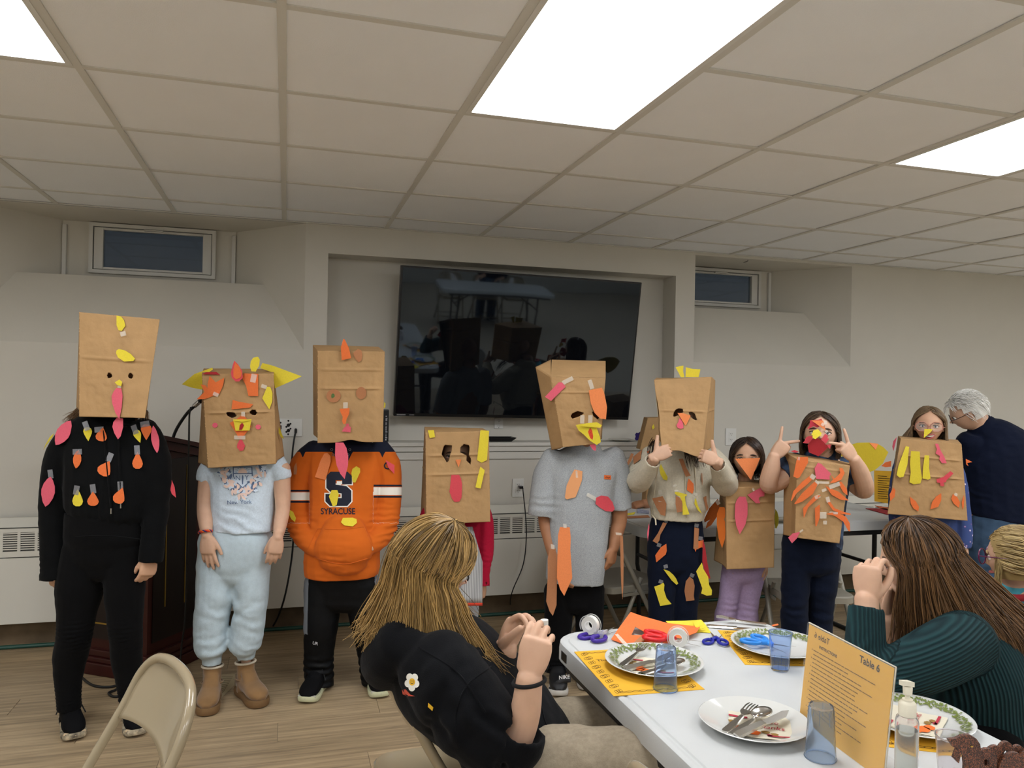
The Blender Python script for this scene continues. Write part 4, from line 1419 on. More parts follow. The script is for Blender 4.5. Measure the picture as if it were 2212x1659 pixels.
decal('letter_emblem',hoodie,sf,[poly_item(offset_poly(SPOLY,2.4),0,2),poly_item(SPOLY,1,2)],[mat('emblem white','#ece8de',.8),mat('emblem navy',NAVY,.85)])
decal('chest_lettering',hoodie,sf,[text_item('SYRACUSE',18.5,730,1105,0,sx=.86,bold=True)],[MATS['emblem navy']])
decal('sleeve_letter',hoodie,sf,[text_item('C',22,836,1007,0,bold=True)],[MATS['emblem navy']])
for x,y in((717,971),(756,971),(720,982),(752,982)):
 h,n = sf.hit(x,y)
 if h is not None:
  MB().tube([h-CF*.004+.005*(math.cos(a)*CR+math.sin(a)*CU)for a in np.linspace(0,6.28,14,endpoint=False)],.0014,6,closed=True).build('eyelet',mat('eyelet metal','#8f8f96',.3,metal=1),hoodie)
for pts in([(686,1142),(674,1165),(664,1188)],[(786,1138),(798,1165),(808,1186)],[(686,1142),(735,1143),(786,1138)],[(680,1205),(740,1219),(800,1205)]):
 hs =[sf.hit(*p)[0]for p in spline(pts,6)]
 hs =[h-nrm(h-CP)*.001 for h in hs if h is not None]
 if len(hs)>2:
  MB().tube(hs,.002,6).build('pocket_seam',mat('orange seam','#c65f16',.9),hoodie,smooth=60)
S3 = lambda*q:[(600+x/3.771,700+y/3.771)for x,y in q]
for q,c,lf in((((380,1055),(405,1050),(430,1075),(432,1120),(390,1270),(303,1248),(350,1110)),'lo',.004),(((640,1158),(670,1175),(672,1205),(632,1292),(610,1288),(600,1215),(608,1180)),'y',.004),(((440,1352),(485,1352),(498,1385),(480,1475),(450,1488),(417,1405)),'y',.007),(((530,1580),(610,1578),(642,1590),(645,1620),(610,1650),(540,1640),(515,1615)),'y',.004),(((96,1512),(125,1530),(148,1580),(140,1612),(112,1590),(92,1550)),'y',.004),(((878,1108),(950,1150),(948,1220),(900,1170)),'r',.006),(((150,1130),(158,1180),(152,1225),(130,1225),(132,1165)),'b',.004)):
 if paper(S3(*q),c,hoodie,sf,lift=lf)[0]is None:
  paper(S3(*q),c,hoodie,plane=(f.P(*S3(q[0])[0],-.03),-CF))
v = Vol()
f.L(v,[(741,1215,.03,60,.7),(738,1250,.04,78,.6),(736,1290,.04,74,.58)],e=2.3)
f.L(v,[(698,1260,.04,42),(694,1340,.03,38),(690,1400,.04,33),(689,1450,.05,32),(689,1484,.04,32)],cap1='cup')
f.L(v,[(781,1260,.04,40),(792,1340,.05,36),(803,1400,.07,33),(808,1450,.09,31),(811,1474,.09,30)],cap1='cup')
M_TRK = mat('black track nylon','#07080a',.6,spec=.2,bump=.15,bscale=200)
M_TRG = mat('grey track panel','#6f747b',.6)
V,N,F = v.fuse(.0065,5)
V = folds(V,N,.005,(10,10,16),41,[(f.P(690,1455,.0),.09,Z,.035,.008),(f.P(808,1455,.05),.09,Z,.035,.008)])
r = V-CP;dd = r@CF;u_ = 1106+FPX*(r@CR)/dd;v_ = 829.5-FPX*(r@CU)/dd
trk = solid('track_pants',V,F,[M_TRK,M_TRG],f.root)
fc = F
cu,cv = u_[fc].mean(1),v_[fc].mean(1)
side_ =((cu<np.interp(cv,[1240,1340,1400,1480],[667,664,664,640]))&(cv<1370))|((cu>np.interp(cv,[1240,1340,1400],[808,818,830]))&(cv<1370))
trk.data.polygons.foreach_set('material_index',side_.astype(np.int32))
st = Surf(V,F)
M_PRW = mat('print grey','#c8c8cc',.6)
decal('leg_lettering',trk,st,[text_item('UR',9,681,1390,0,rot=12,bold=True)],[M_PRW])
decal('hip_emblem',trk,st,[poly_item(p,0)for p in([(797,1232),(800,1232),(801,1236),(805,1236),(806,1232),(809,1232),(806,1237),(800,1237)],[(797,1243),(800,1238),(806,1238),(809,1243),(806,1243),(805,1240),(801,1240),(800,1243)])],[M_PRW])
sh =[mat('black knit shoe','#0a0a0c',.85,spec=.15,bump=.3,bscale=220),mat('pale foam sole','#c9cba8',.6),mat('black lace','#08080a',.8),mat('grey shoe rand','#a9a49a',.7)]
shoe(f.root,G(688,3.70),-CF-.32*CR,.255,.105,sh)
shoe(f.root,G(808,3.76),-CF+.18*CR,.25,.105,sh)
FR =[W(686,758,3.47),W(831,760,3.47),W(827,955,3.5),W(686,957,3.5)]
BK =[W(676,745,3.68),W(817,749,3.68),W(818,945,3.72),W(677,938,3.72)]
def wob3(s_,t_):
 q = np.where(t_>.9,(t_-.9)/.1,0)
 return(q*.012*np.exp(-((s_-.5)/.14)**2))[:,None]*Z
bag,sb,pl = paper_bag('paper_bag',FR,.18,'brown paper bag mask with two tan paper eyes and an orange nose',(),[(.2,.005),(.405,.005)],37,BK,bottom_wob=wob3)
paper(S3((535,120),(545,125),(580,195),(598,278),(522,294),(514,190)),'o',bag,plane=(W(747,755,3.455),pl[1]))
paper(S3((655,202),(682,215),(690,255),(682,295),(660,313),(630,280),(614,235)),'b',bag,sb,lift=.005)
for cx,cy,rx,ry,gx,gy in((455,585,58,54,450,587),(680,562,42,50,687,558)):
 e,p0,n = paper([(600+(cx+rx*math.cos(a))/3.771,700+(cy+ry*math.sin(a))/3.771)for a in np.linspace(0,6.28,18,endpoint=False)],'b',bag,sb,name='paper_eye')
 paper([(600+(gx+15*math.cos(a))/3.771,700+(gy+22*math.sin(a))/3.771)for a in np.linspace(0,6.28,10,endpoint=False)],None,e,sb,lift=.0058,name='crayon_pupil',th=.0003,m=mat('green crayon','#4f6a3a',.9,noise=.4,nscale=400))
nz = MB()
for k in range(5):
 pass
paper(S3((505,690),(585,685),(582,730),(560,775),(553,812),(535,815),(525,790),(530,755),(512,720)),'o',bag,sb,lift=.02,name='paper_nose')
tape(600+552/3.771,700+665/3.771,10,14,0,bag,sb)
paper(S3((555,812),(580,812),(580,832),(596,840),(592,882),(522,874),(545,838),(557,832)),'p',bag,sb,lift=.006,name='paper_wattle')
paper(S3((470,965),(535,965),(560,1010),(575,1080),(572,1150),(545,1262),(510,1220),(480,1150),(467,1070)),'p',bag,plane=(W(738,980,3.49),-CF),name='paper_wattle')
paper([(830,868),(833,872),(832,880),(829,882)],'y',bag,plane=(W(831,875,3.52),-CF))
# ---------------- 4: small child behind the seated girl
f = Fig(3.78,'small person in red long sleeves and grey striped apron behind the seated blonde',985)
f.hip = 1240
v = Vol()
head_vol(v,f.P(987,982,-.03),-CF,CU,.192)
f.L(v,[(987,1020,.03,20),(987,1080,.04,20)])
f.L(v,[(987,1075,.04,38,.6),(987,1110,.04,54,.55),(985,1190,.04,46,.6),(983,1270,.04,48,.7)])
f.L(v,[(935,1105,.04,18),(925,1190,.05,14),(930,1262,.02,9)])
f.L(v,[(1036,1105,.04,18),(1050,1190,.04,14),(1042,1266,.0,9)])
hand_vol(v,f.P(1043,1262,0),pv(-.12,1,-.05),pv(.8,0,-.6),.138,(.3,.35,.4,.45),thumb=.4,side=1)
hand_vol(v,f.P(930,1258,.02),pv(.1,1,0),pv(-.8,0,-.6),.138,(.3,.35,.4,.45),thumb=.4,side=-1)
f.L(v,[(965,1270,.04,24),(960,1370,.04,17),(958,1470,.05,11),(958,1500,.03,12)])
f.L(v,[(1008,1270,.04,24),(1012,1370,.04,17),(1015,1470,.05,11),(1015,1500,.03,12)])
f.body(v,M_SKIN)
face(f.root,f.P(987,982,-.03),-CF,CU,.192,'#3c3a2c','#4a3626',gaze=.25)
M_RED = cloth_mat('crimson knit','#a31632')
v = Vol()
f.L(v,[(987,1062,.04,30,.8),(987,1085,.04,52,.6),(986,1120,.03,62,.55),(985,1200,.03,55,.62),(984,1280,.03,56,.66)],cap1='cup')
f.L(v,[(940,1095,.05,24),(926,1130,.05,24),(920,1190,.05,21),(928,1260,.02,18)],cap1='cup')
f.L(v,[(1032,1095,.05,24),(1044,1130,.04,23),(1048,1190,.03,19),(1043,1235,.01,16),(1041,1266,.0,17)],cap1='cup')
top,sf = f.cloth('knit_top',v,M_RED,amp=.003,seed=51,zones=[((1046,1200,0),.06,Z,.03,.004)])
m,nt,b = node_mat('grey ticking stripe')
tc = nt.nodes.new('ShaderNodeTexCoord');wv = nt.nodes.new('ShaderNodeTexWave');wv.inputs['Scale'].default_value = 38;wv.bands_direction = 'X'
r2 = nt.nodes.new('ShaderNodeValToRGB');r2.color_ramp.elements[0].color = lin('#77787a');r2.color_ramp.elements[1].color = lin('#b9b9b8');r2.color_ramp.elements[0].position = .2;r2.color_ramp.elements[1].position = .5
nt.links.new(tc.outputs['Object'],wv.inputs['Vector']);nt.links.new(wv.outputs[0],r2.inputs[0]);nt.links.new(r2.outputs[0],b.inputs['Base Color']);b.inputs['Roughness'].default_value = .9
ap =[]
for t in np.linspace(0,1,14):
 vv = 1138+(1302-1138)*t
 hw = 36+22*min(1,t*2.2)
 ap.append([f.P(984+hw*q,vv,-.075-.03*(1-q*q)+.006*math.sin(q*6+t*3))for q in np.linspace(-1,1,17)])
mb = MB();mb.add([p for r in ap for p in r],[(i*17+j,i*17+j+1,(i+1)*17+j+1,(i+1)*17+j)for i in range(13)for j in range(16)])
apron = mb.build('apron',m,f.root,smooth=60)
apron.modifiers.new('t','SOLIDIFY').thickness = .002
mb = MB();mb.add(ap[-1]+[p-CU*.014 for p in ap[-1]],[(j,j+1,18+j,17+j)for j in range(16)])
hem = mb.build('hem',mat('red hem','#c23a22',.9),apron,smooth=60);hem.modifiers.new('t','SOLIDIFY').thickness = .003
v = Vol()
f.L(v,[(985,1250,.04,50,.62),(985,1290,.04,48,.6)])
f.L(v,[(964,1285,.04,26),(960,1370,.04,22),(958,1488,.05,19)],cap1='cup')
f.L(v,[(1008,1285,.04,26),(1012,1370,.04,22),(1014,1488,.05,19)],cap1='cup')
f.cloth('trousers',v,cloth_mat('pale grey denim','#a9adb2'),amp=.004,seed=54)
sh =[mat('white shoe','#c9c7c0',.6),mat('white sole','#d8d6ce',.6),mat('white lace','#d0cec8',.8)]
shoe(f.root,G(958,3.82),-CF,.2,.085,sh);shoe(f.root,G(1015,3.82),-CF,.2,.085,sh)
FR =[W(919,935,3.63),W(1056,932,3.63),W(1059,1127,3.64),W(921,1133,3.64)]
BK =[W(917,922,3.86),W(1042,925,3.86),W(1052,1115,3.88),W(909,1108,3.88)]
S4 = lambda*q:[(930+x/8.293,920+y/8.293)for x,y in q]
H1 = S4((260,340),(385,352),(380,440),(350,520),(320,640),(290,655),(200,510),(205,470),(235,370))
H2 = S4((535,385),(600,322),(690,350),(700,395),(685,530),(720,580),(725,625),(715,690),(640,620),(650,540),(530,470))
bag,sb,pl = paper_bag('paper_bag',FR,.18,'brown paper bag mask with large ragged eye holes and two yellow strips',[H1,H2],[(.25,.006),(.46,.006)],44,BK,res=(92,120))
S4b = lambda*q:[(820+x/3.95,920+y/3.95)for x,y in q]
paper(S4b((412,38),(463,35),(473,95),(428,103)),'y',bag,sb,lift=.007)
paper(S4b((860,36),(934,42),(916,290),(872,314),(832,292),(848,150)),'y',bag,sb,lift=.006)
paper(S4b((860,347),(897,378),(862,534),(818,524),(838,430)),'y',bag,sb,lift=.006)
paper(S4b((648,288),(698,285),(674,354)),'lo',bag,sb,lift=.007,name='paper_beak')
paper(S4b((612,418),(678,418),(695,450),(704,500),(700,610),(680,645),(640,649),(618,620),(596,560),(605,490)),'r',bag,sb,name='paper_wattle')
# ---------------- 5: grey t-shirt
f = Fig(3.78,'person in oversized grey t-shirt and black trousers with strap sneakers',1240)
f.hip = 1240
v = Vol()
head_vol(v,f.P(1262,895,.02),pv(.12,.1,-1),CU,.205)
f.L(v,[(1264,940,.04,24),(1264,985,.05,26)])
f.L(v,[(1262,985,.05,45,.6),(1258,1020,.05,66,.55),(1250,1120,.05,58,.6),(1243,1250,.05,56,.7)])
f.L(v,[(1192,1010,.04,23),(1180,1110,.05,19),(1188,1165,.0,15),(1200,1218,-.06,11)])
f.L(v,[(1328,1005,.04,23),(1338,1110,.05,18),(1332,1150,.03,15),(1325,1186,.0,11)])
hand_vol(v,f.P(1200,1214,-.06),pv(.3,1,-.2),pv(-.8,0,-.5),.165,(.25,.3,.3,.35),thumb=.4,side=-1)
hand_vol(v,f.P(1325,1183,0),pv(-.18,1,-.1),pv(.75,0,-.65),.16,(.3,.35,.4,.45),thumb=.55,side=1,tin=.3)
for lx in([(1210,1250,.05,30),(1206,1350,.05,22),(1203,1440,.06,14),(1203,1475,.03,15)],[(1272,1250,.05,30),(1268,1350,.07,22),(1258,1440,.12,14),(1256,1470,.1,15)]):
 f.L(v,lx)
f.body(v,M_SKIN2)
m,nt,b = node_mat('grey melange jersey')
tc = nt.nodes.new('ShaderNodeTexCoord');n1 = nt.nodes.new('ShaderNodeTexNoise');n1.inputs['Scale'].default_value = 280;n1.inputs['Detail'].default_value = 6
mp = nt.nodes.new('ShaderNodeMapping');mp.inputs['Scale'].default_value =(1,1,2.2)
r2 = nt.nodes.new('ShaderNodeValToRGB');r2.color_ramp.elements[0].color = lin('#8a8e90');r2.color_ramp.elements[1].color = lin('#b0b3b4');r2.color_ramp.elements[0].position = .35;r2.color_ramp.elements[1].position = .65
nt.links.new(tc.outputs['Object'],mp.inputs[0]);nt.links.new(mp.outputs[0],n1.inputs['Vector']);nt.links.new(n1.outputs[0],r2.inputs[0]);nt.links.new(r2.outputs[0],b.inputs['Base Color']);b.inputs['Roughness'].default_value = .92;b.inputs['Specular IOR Level'].default_value = .15
v = Vol()
f.L(v,[(1264,968,.05,36,.8),(1262,984,.05,62,.64),(1260,1010,.04,82,.52),(1256,1060,.03,72,.6),(1250,1140,.02,66,.66),(1244,1220,.02,64,.68),(1241,1257,.02,64,.68)],e=2.4,cap1='cup')
f.L(v,[(1200,992,.05,32),(1184,1030,.05,34),(1176,1075,.04,33),(1171,1116,.03,32)],cap1='cup')
f.L(v,[(1318,990,.05,32),(1332,1030,.05,30),(1336,1065,.05,28),(1338,1100,.05,27)],cap1='cup')
tee,sf = f.cloth('t_shirt',v,m,amp=.0045,freq=(9,9,10),seed=61,zones=[((1178,1090,0),.08,Z,.04,.004)])
MB().tube([f.P(1263+34*math.cos(a),979+12*math.sin(a),.035-.075*math.sin(a))for a in np.linspace(0,6.28,26,endpoint=False)],.007,8,closed=True).build('neck_rib',m,tee,smooth=80)
lb =[(1305,1026),(1320,1027),(1320,1036),(1305,1035)]
decal('chest_label',tee,sf,[poly_item(lb,0,1)],[mat('orange label','#d8662a',.7)])
decal('label_stitching',tee,sf,[poly_item([(1308,1031),(1311,1029),(1314,1032),(1317,1030),(1318,1031.5),(1314,1033.5),(1311,1030.8),(1308,1032.5)],0)],[mat('label brown','#6b2f16',.8)],lift=.004)
S5 = lambda*q:[(1130+x/4.148,740+y/4.148)for x,y in q]
paper(S5((460,1137),(532,1152),(528,1230),(500,1310),(470,1385),(392,1405),(374,1390),(390,1280),(430,1190)),'lo',tee,sf,m=mat('construction paper tan','#dd9a66',.85))
tape(1130+490/4.148,740+1180/4.148,9,15,-3,tee,sf,lift=.0065)
paper(S5((655,1390),(700,1370),(760,1380),(800,1430),(820,1490),(800,1515),(740,1510),(690,1480),(648,1445)),'r',tee,sf)
tape(1130+620/4.148,740+1385/4.148,26,8,28,tee,sf)
S5b = lambda*q:[(1130+x/3.771,1100+y/3.771)for x,y in q]
paper(S5b((300,145),(380,147),(388,230),(385,330),(398,520),(400,560),(335,706),(300,650),(275,560),(282,300),(285,210)),'lo',tee,plane=(f.P(1218,1210,-.19),nrm(-CF+.1*CU)))
paper(S5b((222,320),(265,318),(278,480),(272,780),(242,868),(215,830),(188,750),(200,560),(200,400)),'b',tee,plane=(f.P(1192,1230,-.17),-CF))
paper(S5b((790,215),(812,222),(818,400),(816,620),(808,735),(800,640),(793,450)),'b',tee,plane=(f.P(1342,1200,-.03),nrm(-CF+.4*CR)))
for x,y,w,h,r in((340,135,8,10,60),(240,305,8,12,30),(777,200,13,6,30)):
 paper_t = paper([(1130+x/3.771+a*w/2,1100+y/3.771+b_*h/2)for a,b_ in((-1,-1),(1,-.6),(1,1),(-.8,.8))],None,tee,plane=(f.P(1130+x/3.771,1100+y/3.771,-.195 if x<500 else-.035),-CF),name='tape_strip',th=.0003,m=M_TAPE)
paper([(1172,1015),(1167,1035),(1155,1065),(1149,1088),(1152,1064),(1160,1036),(1167,1020)],'dr',tee,plane=(f.P(1160,1050,.05),nrm(-CF-.7*CR)))
v = Vol()
f.L(v,[(1242,1235,.04,52,.7),(1241,1270,.05,62,.62),(1241,1300,.05,58,.6)])
f.L(v,[(1208,1275,.05,34),(1205,1360,.04,30),(1201,1420,.05,27),(1199,1450,.05,27)],cap1='cup')
f.L(v,[(1274,1275,.05,33),(1272,1360,.06,30),(1262,1420,.1,27),(1258,1455,.11,26)],cap1='cup')
f.cloth('trousers',v,cloth_mat('black sweat','#08080a'),amp=.004,seed=66,zones=[((1200,1445,0),.05,Z,.022,.007)])
sh =[mat('black leather shoe','#0f0f11',.5),mat('white shoe sole','#c9c6c0',.6),mat('black lace','#08080a',.8)]
shoe(f.root,G(1203,3.82),-CF+.06*CR,.245,.1,sh)
shoe(f.root,G(1255,3.9),-CF+.25*CR,.245,.1,sh)
sp = MB()
g =[W(1186+46*t,1491-24*t-6*math.sin(math.pi*t),3.66+.05*abs(t-.5))for t in np.linspace(0,1,9)]
sp.add([p+CU*.014 for p in g]+[p-CU*.014 for p in g],[(i,i+1,10+i,9+i)for i in range(8)])
so = sp.build('ankle_strap',mat('dark grey strap','#2c2d30',.6),f.root,smooth=60);so.modifiers.new('t','SOLIDIFY').thickness = .004
vs,fs = text_mesh('NIKE',11.5,True)
tm = MB();tm.add([W(1219+x*.95,1463-y-.10*x,3.655)for x,y in vs],fs)
tm.build('strap_lettering',mat('strap white','#e8e8e8',.6),f.root)
FRp =[W(1190,814,3.62),W(1308,817,3.6),W(1296,958,3.62),W(1216,966,3.64)]
BK =[W(1192,777,3.8),W(1308,780,3.79),W(1300,948,3.84),W(1192,972,3.82)]
H1 = S5((425,660),(440,635),(490,613),(545,630),(520,655),(480,670),(440,682))
H2 = S5((618,622),(655,612),(690,640),(690,660),(668,690),(630,660))
bag,sb,pl = paper_bag('paper_bag',FRp,.17,'brown paper bag mask with one orange brow flap and wide yellow beak',[H1,H2],[(.22,.004)],58,BK,res=(80,100))
mb = MB()
gl =[W(1157,793,3.72),W(1190,814,3.62),W(1217,966,3.645),W(1192,972,3.74)]
V,F = panel((gl[0],gl[1],gl[2],gl[3]),18,60,crumple((),71,.002,.0))
gs = solid('side_gusset',V,F,M_KRAFT,bag);gs.modifiers.new('t','SOLIDIFY').thickness = .0009
V,F = panel((gl[0],W(1190,777,3.8),W(1190,795,3.71),gl[1]),10,10)
gs = solid('top_gusset',V,F,M_KRAFT,bag);gs.modifiers.new('t','SOLIDIFY').thickness = .0009
paper(S5((320,355),(350,358),(382,395),(250,523),(196,486)),'p',bag,sb,lift=.008)
tape(1130+400/4.148,740+340/4.148,25,9,-27,bag,sb)
paper(S5((588,428),(705,404),(728,455),(752,580),(742,688),(690,680),(640,630),(605,540)),'lo',bag,sb,lift=.012)
tape(1130+608/4.148,740+375/4.148,9,20,-18,bag,sb)
for x,r in((530,3),(602,2)):
 tape(1130+x/4.148,740+688/4.148,9,18,r,bag,sb,lift=.008)
bk,p0,n = paper(S5((472,740),(655,755),(690,850),(697,890),(660,917),(600,880),(545,825),(500,790)),'y',bag,sb,lift=.022,name='paper_beak')
paper(S5((470,738),(580,722),(660,713),(707,742),(690,762),(580,755)),'y',bag,sb,lift=.035,name='paper_beak')
paper(S5((600,762),(618,785),(628,840),(622,872),(600,855),(582,800)),None,bk,sb,lift=.0238,name='crayon_tongue',th=.0003,m=mat('red crayon','#d2482a',.9,noise=.3,nscale=300))
paper(S5((582,885),(640,910),(655,930),(652,968),(630,965),(600,925)),'p',bag,plane=(W(1280,970,3.63),-CF),name='paper_tongue')
# ---------------- 6: cream jacket, thumbs up
f = Fig(3.86,'person in cream zip jacket and navy trousers with paper feathers, both thumbs up',1462)
f.hip = 1180
v = Vol()
head_vol(v,f.P(1487,896,-.075),pv(-.02,.05,-1),CU,.2)
f.L(v,[(1485,935,.02,22),(1480,985,.04,24)])
f.L(v,[(1470,980,.04,45,.6),(1468,1010,.04,62,.55),(1464,1100,.04,54,.6),(1460,1200,.04,54,.7)])
f.L(v,[(1404,1000,.04,22),(1372,1046,-.02,17),(1398,1012,-.18,13),(1416,990,-.27,10)])
f.L(v,[(1532,1000,.04,22),(1572,1056,-.02,17),(1556,1020,-.18,13),(1546,996,-.27,10)])
hand_vol(v,f.P(1414,986,-.27),pv(.9,-.42,-.1),pv(-.1,-.25,-1),.15,(.98,1,1,1),thumb=.95,side=-1,tin=-.1,tcurl=0,r=1.12,fr=.72)
hand_vol(v,f.P(1549,996,-.27),pv(-.92,-.38,-.1),pv(.1,-.25,-1),.15,(.98,1,1,1),thumb=.95,side=1,tin=-.1,tcurl=0,r=1.12,fr=.72)
for lx in([(1430,1190,.04,29),(1428,1300,.04,22),(1426,1420,.06,14),(1426,1460,.03,14)],[(1485,1190,.04,29),(1480,1300,.06,22),(1478,1420,.08,14),(1478,1455,.06,14)]):
 f.L(v,lx)
f.body(v,M_SKIN3,.0023,2)
face(f.root,f.P(1487,896,-.075),pv(-.02,.05,-1),CU,.2,'#2a2420','#3a2c22',gaze=.1)
M_CREAM = cloth_mat('cream fleece','#c4bca8')
v = Vol()
f.L(v,[(1472,958,.05,40,.9),(1470,975,.05,64,.68),(1468,1000,.04,72,.6),(1467,1050,.03,66,.7),(1465,1085,.02,68,.74),(1464,1100,.02,60,.72),(1463,1121,.02,57,.7)],e=2.4,cap1='cup')
f.L(v,[(1412,985,.05,27),(1388,1012,.04,29),(1374,1038,-.02,28),(1386,1034,-.12,24),(1400,1012,-.20,20),(1411,994,-.255,16)],cap1='cup',side=CF)
f.L(v,[(1528,985,.05,27),(1552,1012,.04,29),(1567,1044,-.02,28),(1564,1038,-.12,24),(1557,1018,-.20,20),(1550,1002,-.255,16)],cap1='cup',side=CF)
jac,sf = f.cloth('zip_jacket',v,M_CREAM,voxel=.0055,amp=.004,seed=73,zones=[((1385,1020,-.05),.07,pv(1,1,0),.03,.006),((1562,1025,-.05),.07,pv(-1,1,0),.03,.006),((1464,1100,-.1),.09,CR,.03,.004)])
for a,b_,nm,rr in(((1478,985),(1483,1118),'zip',.003),((1422,1000),(1407,1110),'drawcord',.0035),((1500,1000),(1507,1095),'drawcord',.0035)):
 pts =[sf.hit(a[0]+(b_[0]-a[0])*t,a[1]+(b_[1]-a[1])*t)[0]for t in np.linspace(0,1,16)]
 pts =[p-nrm(p-CP)*.003 for p in pts if p is not None]
 if nm=='drawcord' and a[0]<1450:
  pts+=[W(1416,1122,3.72),W(1417,1134,3.72)]
 MB().tube(pts,rr,6).build(nm,mat('cream cord','#c8bda4',.8)if nm!='zip' else mat('zip beige','#b5a98f',.6),jac,smooth=60)
S6 = lambda*q:[(1320+x/6.9125,880+y/6.9125)for x,y in q]
for q,c in((((745,845),(770,900),(845,1040),(838,1090),(785,1078),(738,1000),(722,900)),'y'),(((1010,770),(1072,765),(1120,900),(1190,1020),(1115,1035),(1060,900)),'b'),(((1158,1062),(1230,1140),(1235,1230),(1215,1290),(1132,1235),(1140,1130)),'o'),(((614,1358),(770,1325),(828,1440),(808,1620),(745,1605),(680,1500)),'b'),(((965,1325),(1020,1340),(1060,1400),(1066,1555),(985,1570),(962,1440)),'b'),(((955,1258),(1010,1268),(1135,1300),(1128,1322),(1100,1330),(1115,1440),(1172,1598),(1068,1605),(1068,1440),(1030,1340),(950,1290)),'y'),(((1250,1355),(1270,1380),(1290,1450),(1355,1588),(1290,1530),(1245,1440)),'y'),(((1378,1345),(1420,1320),(1425,1400),(1450,1500),(1435,1548),(1400,1450)),'b'),(((1348,980),(1358,985),(1365,1100),(1360,1170),(1350,1080)),'b'),(((330,740),(465,630),(440,770),(340,850)),'b'),(((300,685),(340,695),(300,800),(245,880),(225,860)),'b'),(((140,970),(215,945),(205,1000),(160,1005)),'b'),(((535,660),(585,640),(550,685)),'o')):
 if paper(S6(*q),c,jac,sf,lift=.005)[0]is None:
  paper(S6(*q),c,jac,plane=(f.P(*S6(q[0])[0],-.02),-CF))
for x,y,w,h,r in((950,1170,8,4,-25),(975,1245,9,4,-5),(735,1270,8,10,-5),(738,1370,8,11,0),(1005,1360,9,8,-30),(1270,1300,6,6,20)):
 tape(1320+x/6.9125,880+y/6.9125,w,h,r,jac,sf,lift=.0075)
v = Vol()
f.L(v,[(1462,1100,.04,50,.7),(1461,1140,.04,58,.65),(1459,1190,.04,61,.62),(1458,1220,.04,52,.6)],e=2.3)
f.L(v,[(1430,1180,.04,32),(1430,1260,.04,31),(1428,1330,.04,28),(1426,1440,.06,26)],cap1='cup')
f.L(v,[(1487,1180,.04,33),(1483,1260,.05,31),(1479,1330,.06,27),(1478,1436,.08,26)],cap1='cup')
leg,sf = f.cloth('trousers',v,cloth_mat('navy sweat','#0e1526'),amp=.004,seed=77)
S6b = lambda*q:[(1360+x/5.185,1080+y/5.185)for x,y in q]
for q,c in((((375,250),(418,262),(345,390),(335,450),(310,488),(258,460),(320,370)),'b'),(((412,490),(417,570),(405,610),(300,698),(288,620),(350,530)),'o'),(((725,305),(776,320),(770,420),(768,552),(714,545),(720,430)),'b'),(((768,460),(826,447),(826,535),(800,530),(745,555),(740,580),(725,550),(765,545)),'o'),(((378,775),(440,795),(490,840),(520,880),(543,935),(525,950),(470,900)),'y'),(((275,970),(340,950),(378,925),(390,950),(385,1010),(415,1100),(470,1165),(343,1187),(310,1080)),'y'),(((672,858),(712,890),(728,960),(718,1070),(726,1122),(634,1132),(614,1020),(630,910)),'b'),(((810,700),(825,770),(880,860),(890,950),(922,1010),(918,1065),(865,1072),(802,1045),(815,990),(745,800)),'y'),(((820,440),(845,520),(870,700),(905,880),(880,880),(840,800),(815,690)),'dr'),(((195,380),(215,260),(222,300),(205,460)),'p')):
 if c=='dr' or q[0]==(810,700)or paper(S6b(*q),c,leg,sf,lift=.006)[0]is None:
  paper(S6b(*q),c,leg,plane=(f.P(*S6b(q[0])[0],-.03 if c=='dr' else-.08),-CF))
for x,y,r in((410,232,35),(750,285,10),(330,505,20),(405,745,-15),(350,915,20),(700,845,25),(795,430,10)):
 tape(1360+x/5.185,1080+y/5.185,9,8,r,leg,sf,lift=.008,dark=True)
sh =[mat('dark sneaker','#17181c',.7),mat('white shoe sole','#c9c6c0',.6),mat('black lace','#08080a',.8)]
shoe(f.root,G(1426,3.92),-CF,.22,.09,sh);shoe(f.root,G(1478,3.94),-CF,.22,.09,sh)
M_DKH = hair_mat('dark brown hair','#1c130e','#4a3424')
r_ = np.random.default_rng(9)
roots =[f.P(1408+14*r_.random(),945+10*r_.random(),-.02-.05*r_.random())for _ in range(22)]+[f.P(1476+40*r_.random(),955+10*r_.random(),-.02-.06*r_.random())for _ in range(90)]
hp = strands('hair',roots,lambda i,r:[r,r-CU*.03-CR*(.02 if i<22 else 0)-CF*.02,r-CU*(.07+.05*r_.random())-CR*(.035 if i<22 else-.01)-CF*.06],None,None,.0016,10,3)
hair_obj([hp],M_DKH,f.root)
FR =[W(1413,821,3.66),W(1537,814,3.66),W(1517,989,3.6),W(1430,972,3.6)]
BK =[W(1418,816,3.86),W(1545,822,3.86),W(1541,963,3.83),W(1424,950,3.83)]
def wob6(s_,t_):
 return(np.where(t_>.85,(t_-.85)/.15,0)*.012*np.exp(-((s_-.45)/.25)**2))[:,None]*Z-(.006*np.exp(-((t_-.45)/.2)**2)*np.exp(-(s_/.15)**2))[:,None]*-CR
S7 = lambda*q:[(1440+x/16.59,840+y/16.59)for x,y in q]
H1 = S7((250,860),(330,740),(420,700),(570,715),(595,820),(565,860),(420,870),(440,950),(250,1000),(235,960))
H2 = S7((780,845),(860,825),(940,835),(1020,910),(1050,1010),(1090,1110),(1030,1120),(930,1070),(850,1000))
bag,sb,pl = paper_bag('paper_bag',FR,.18,'brown paper bag mask with two yellow tufts on top and cut eye slits',[H1,H2],[(.44,.005)],79,BK,bottom_wob=wob6,res=(86,112))
paper(S7((385,862),(580,872),(865,960),(690,1300),(660,1300)),'lo',bag,sb,lift=.008,name='paper_beak')
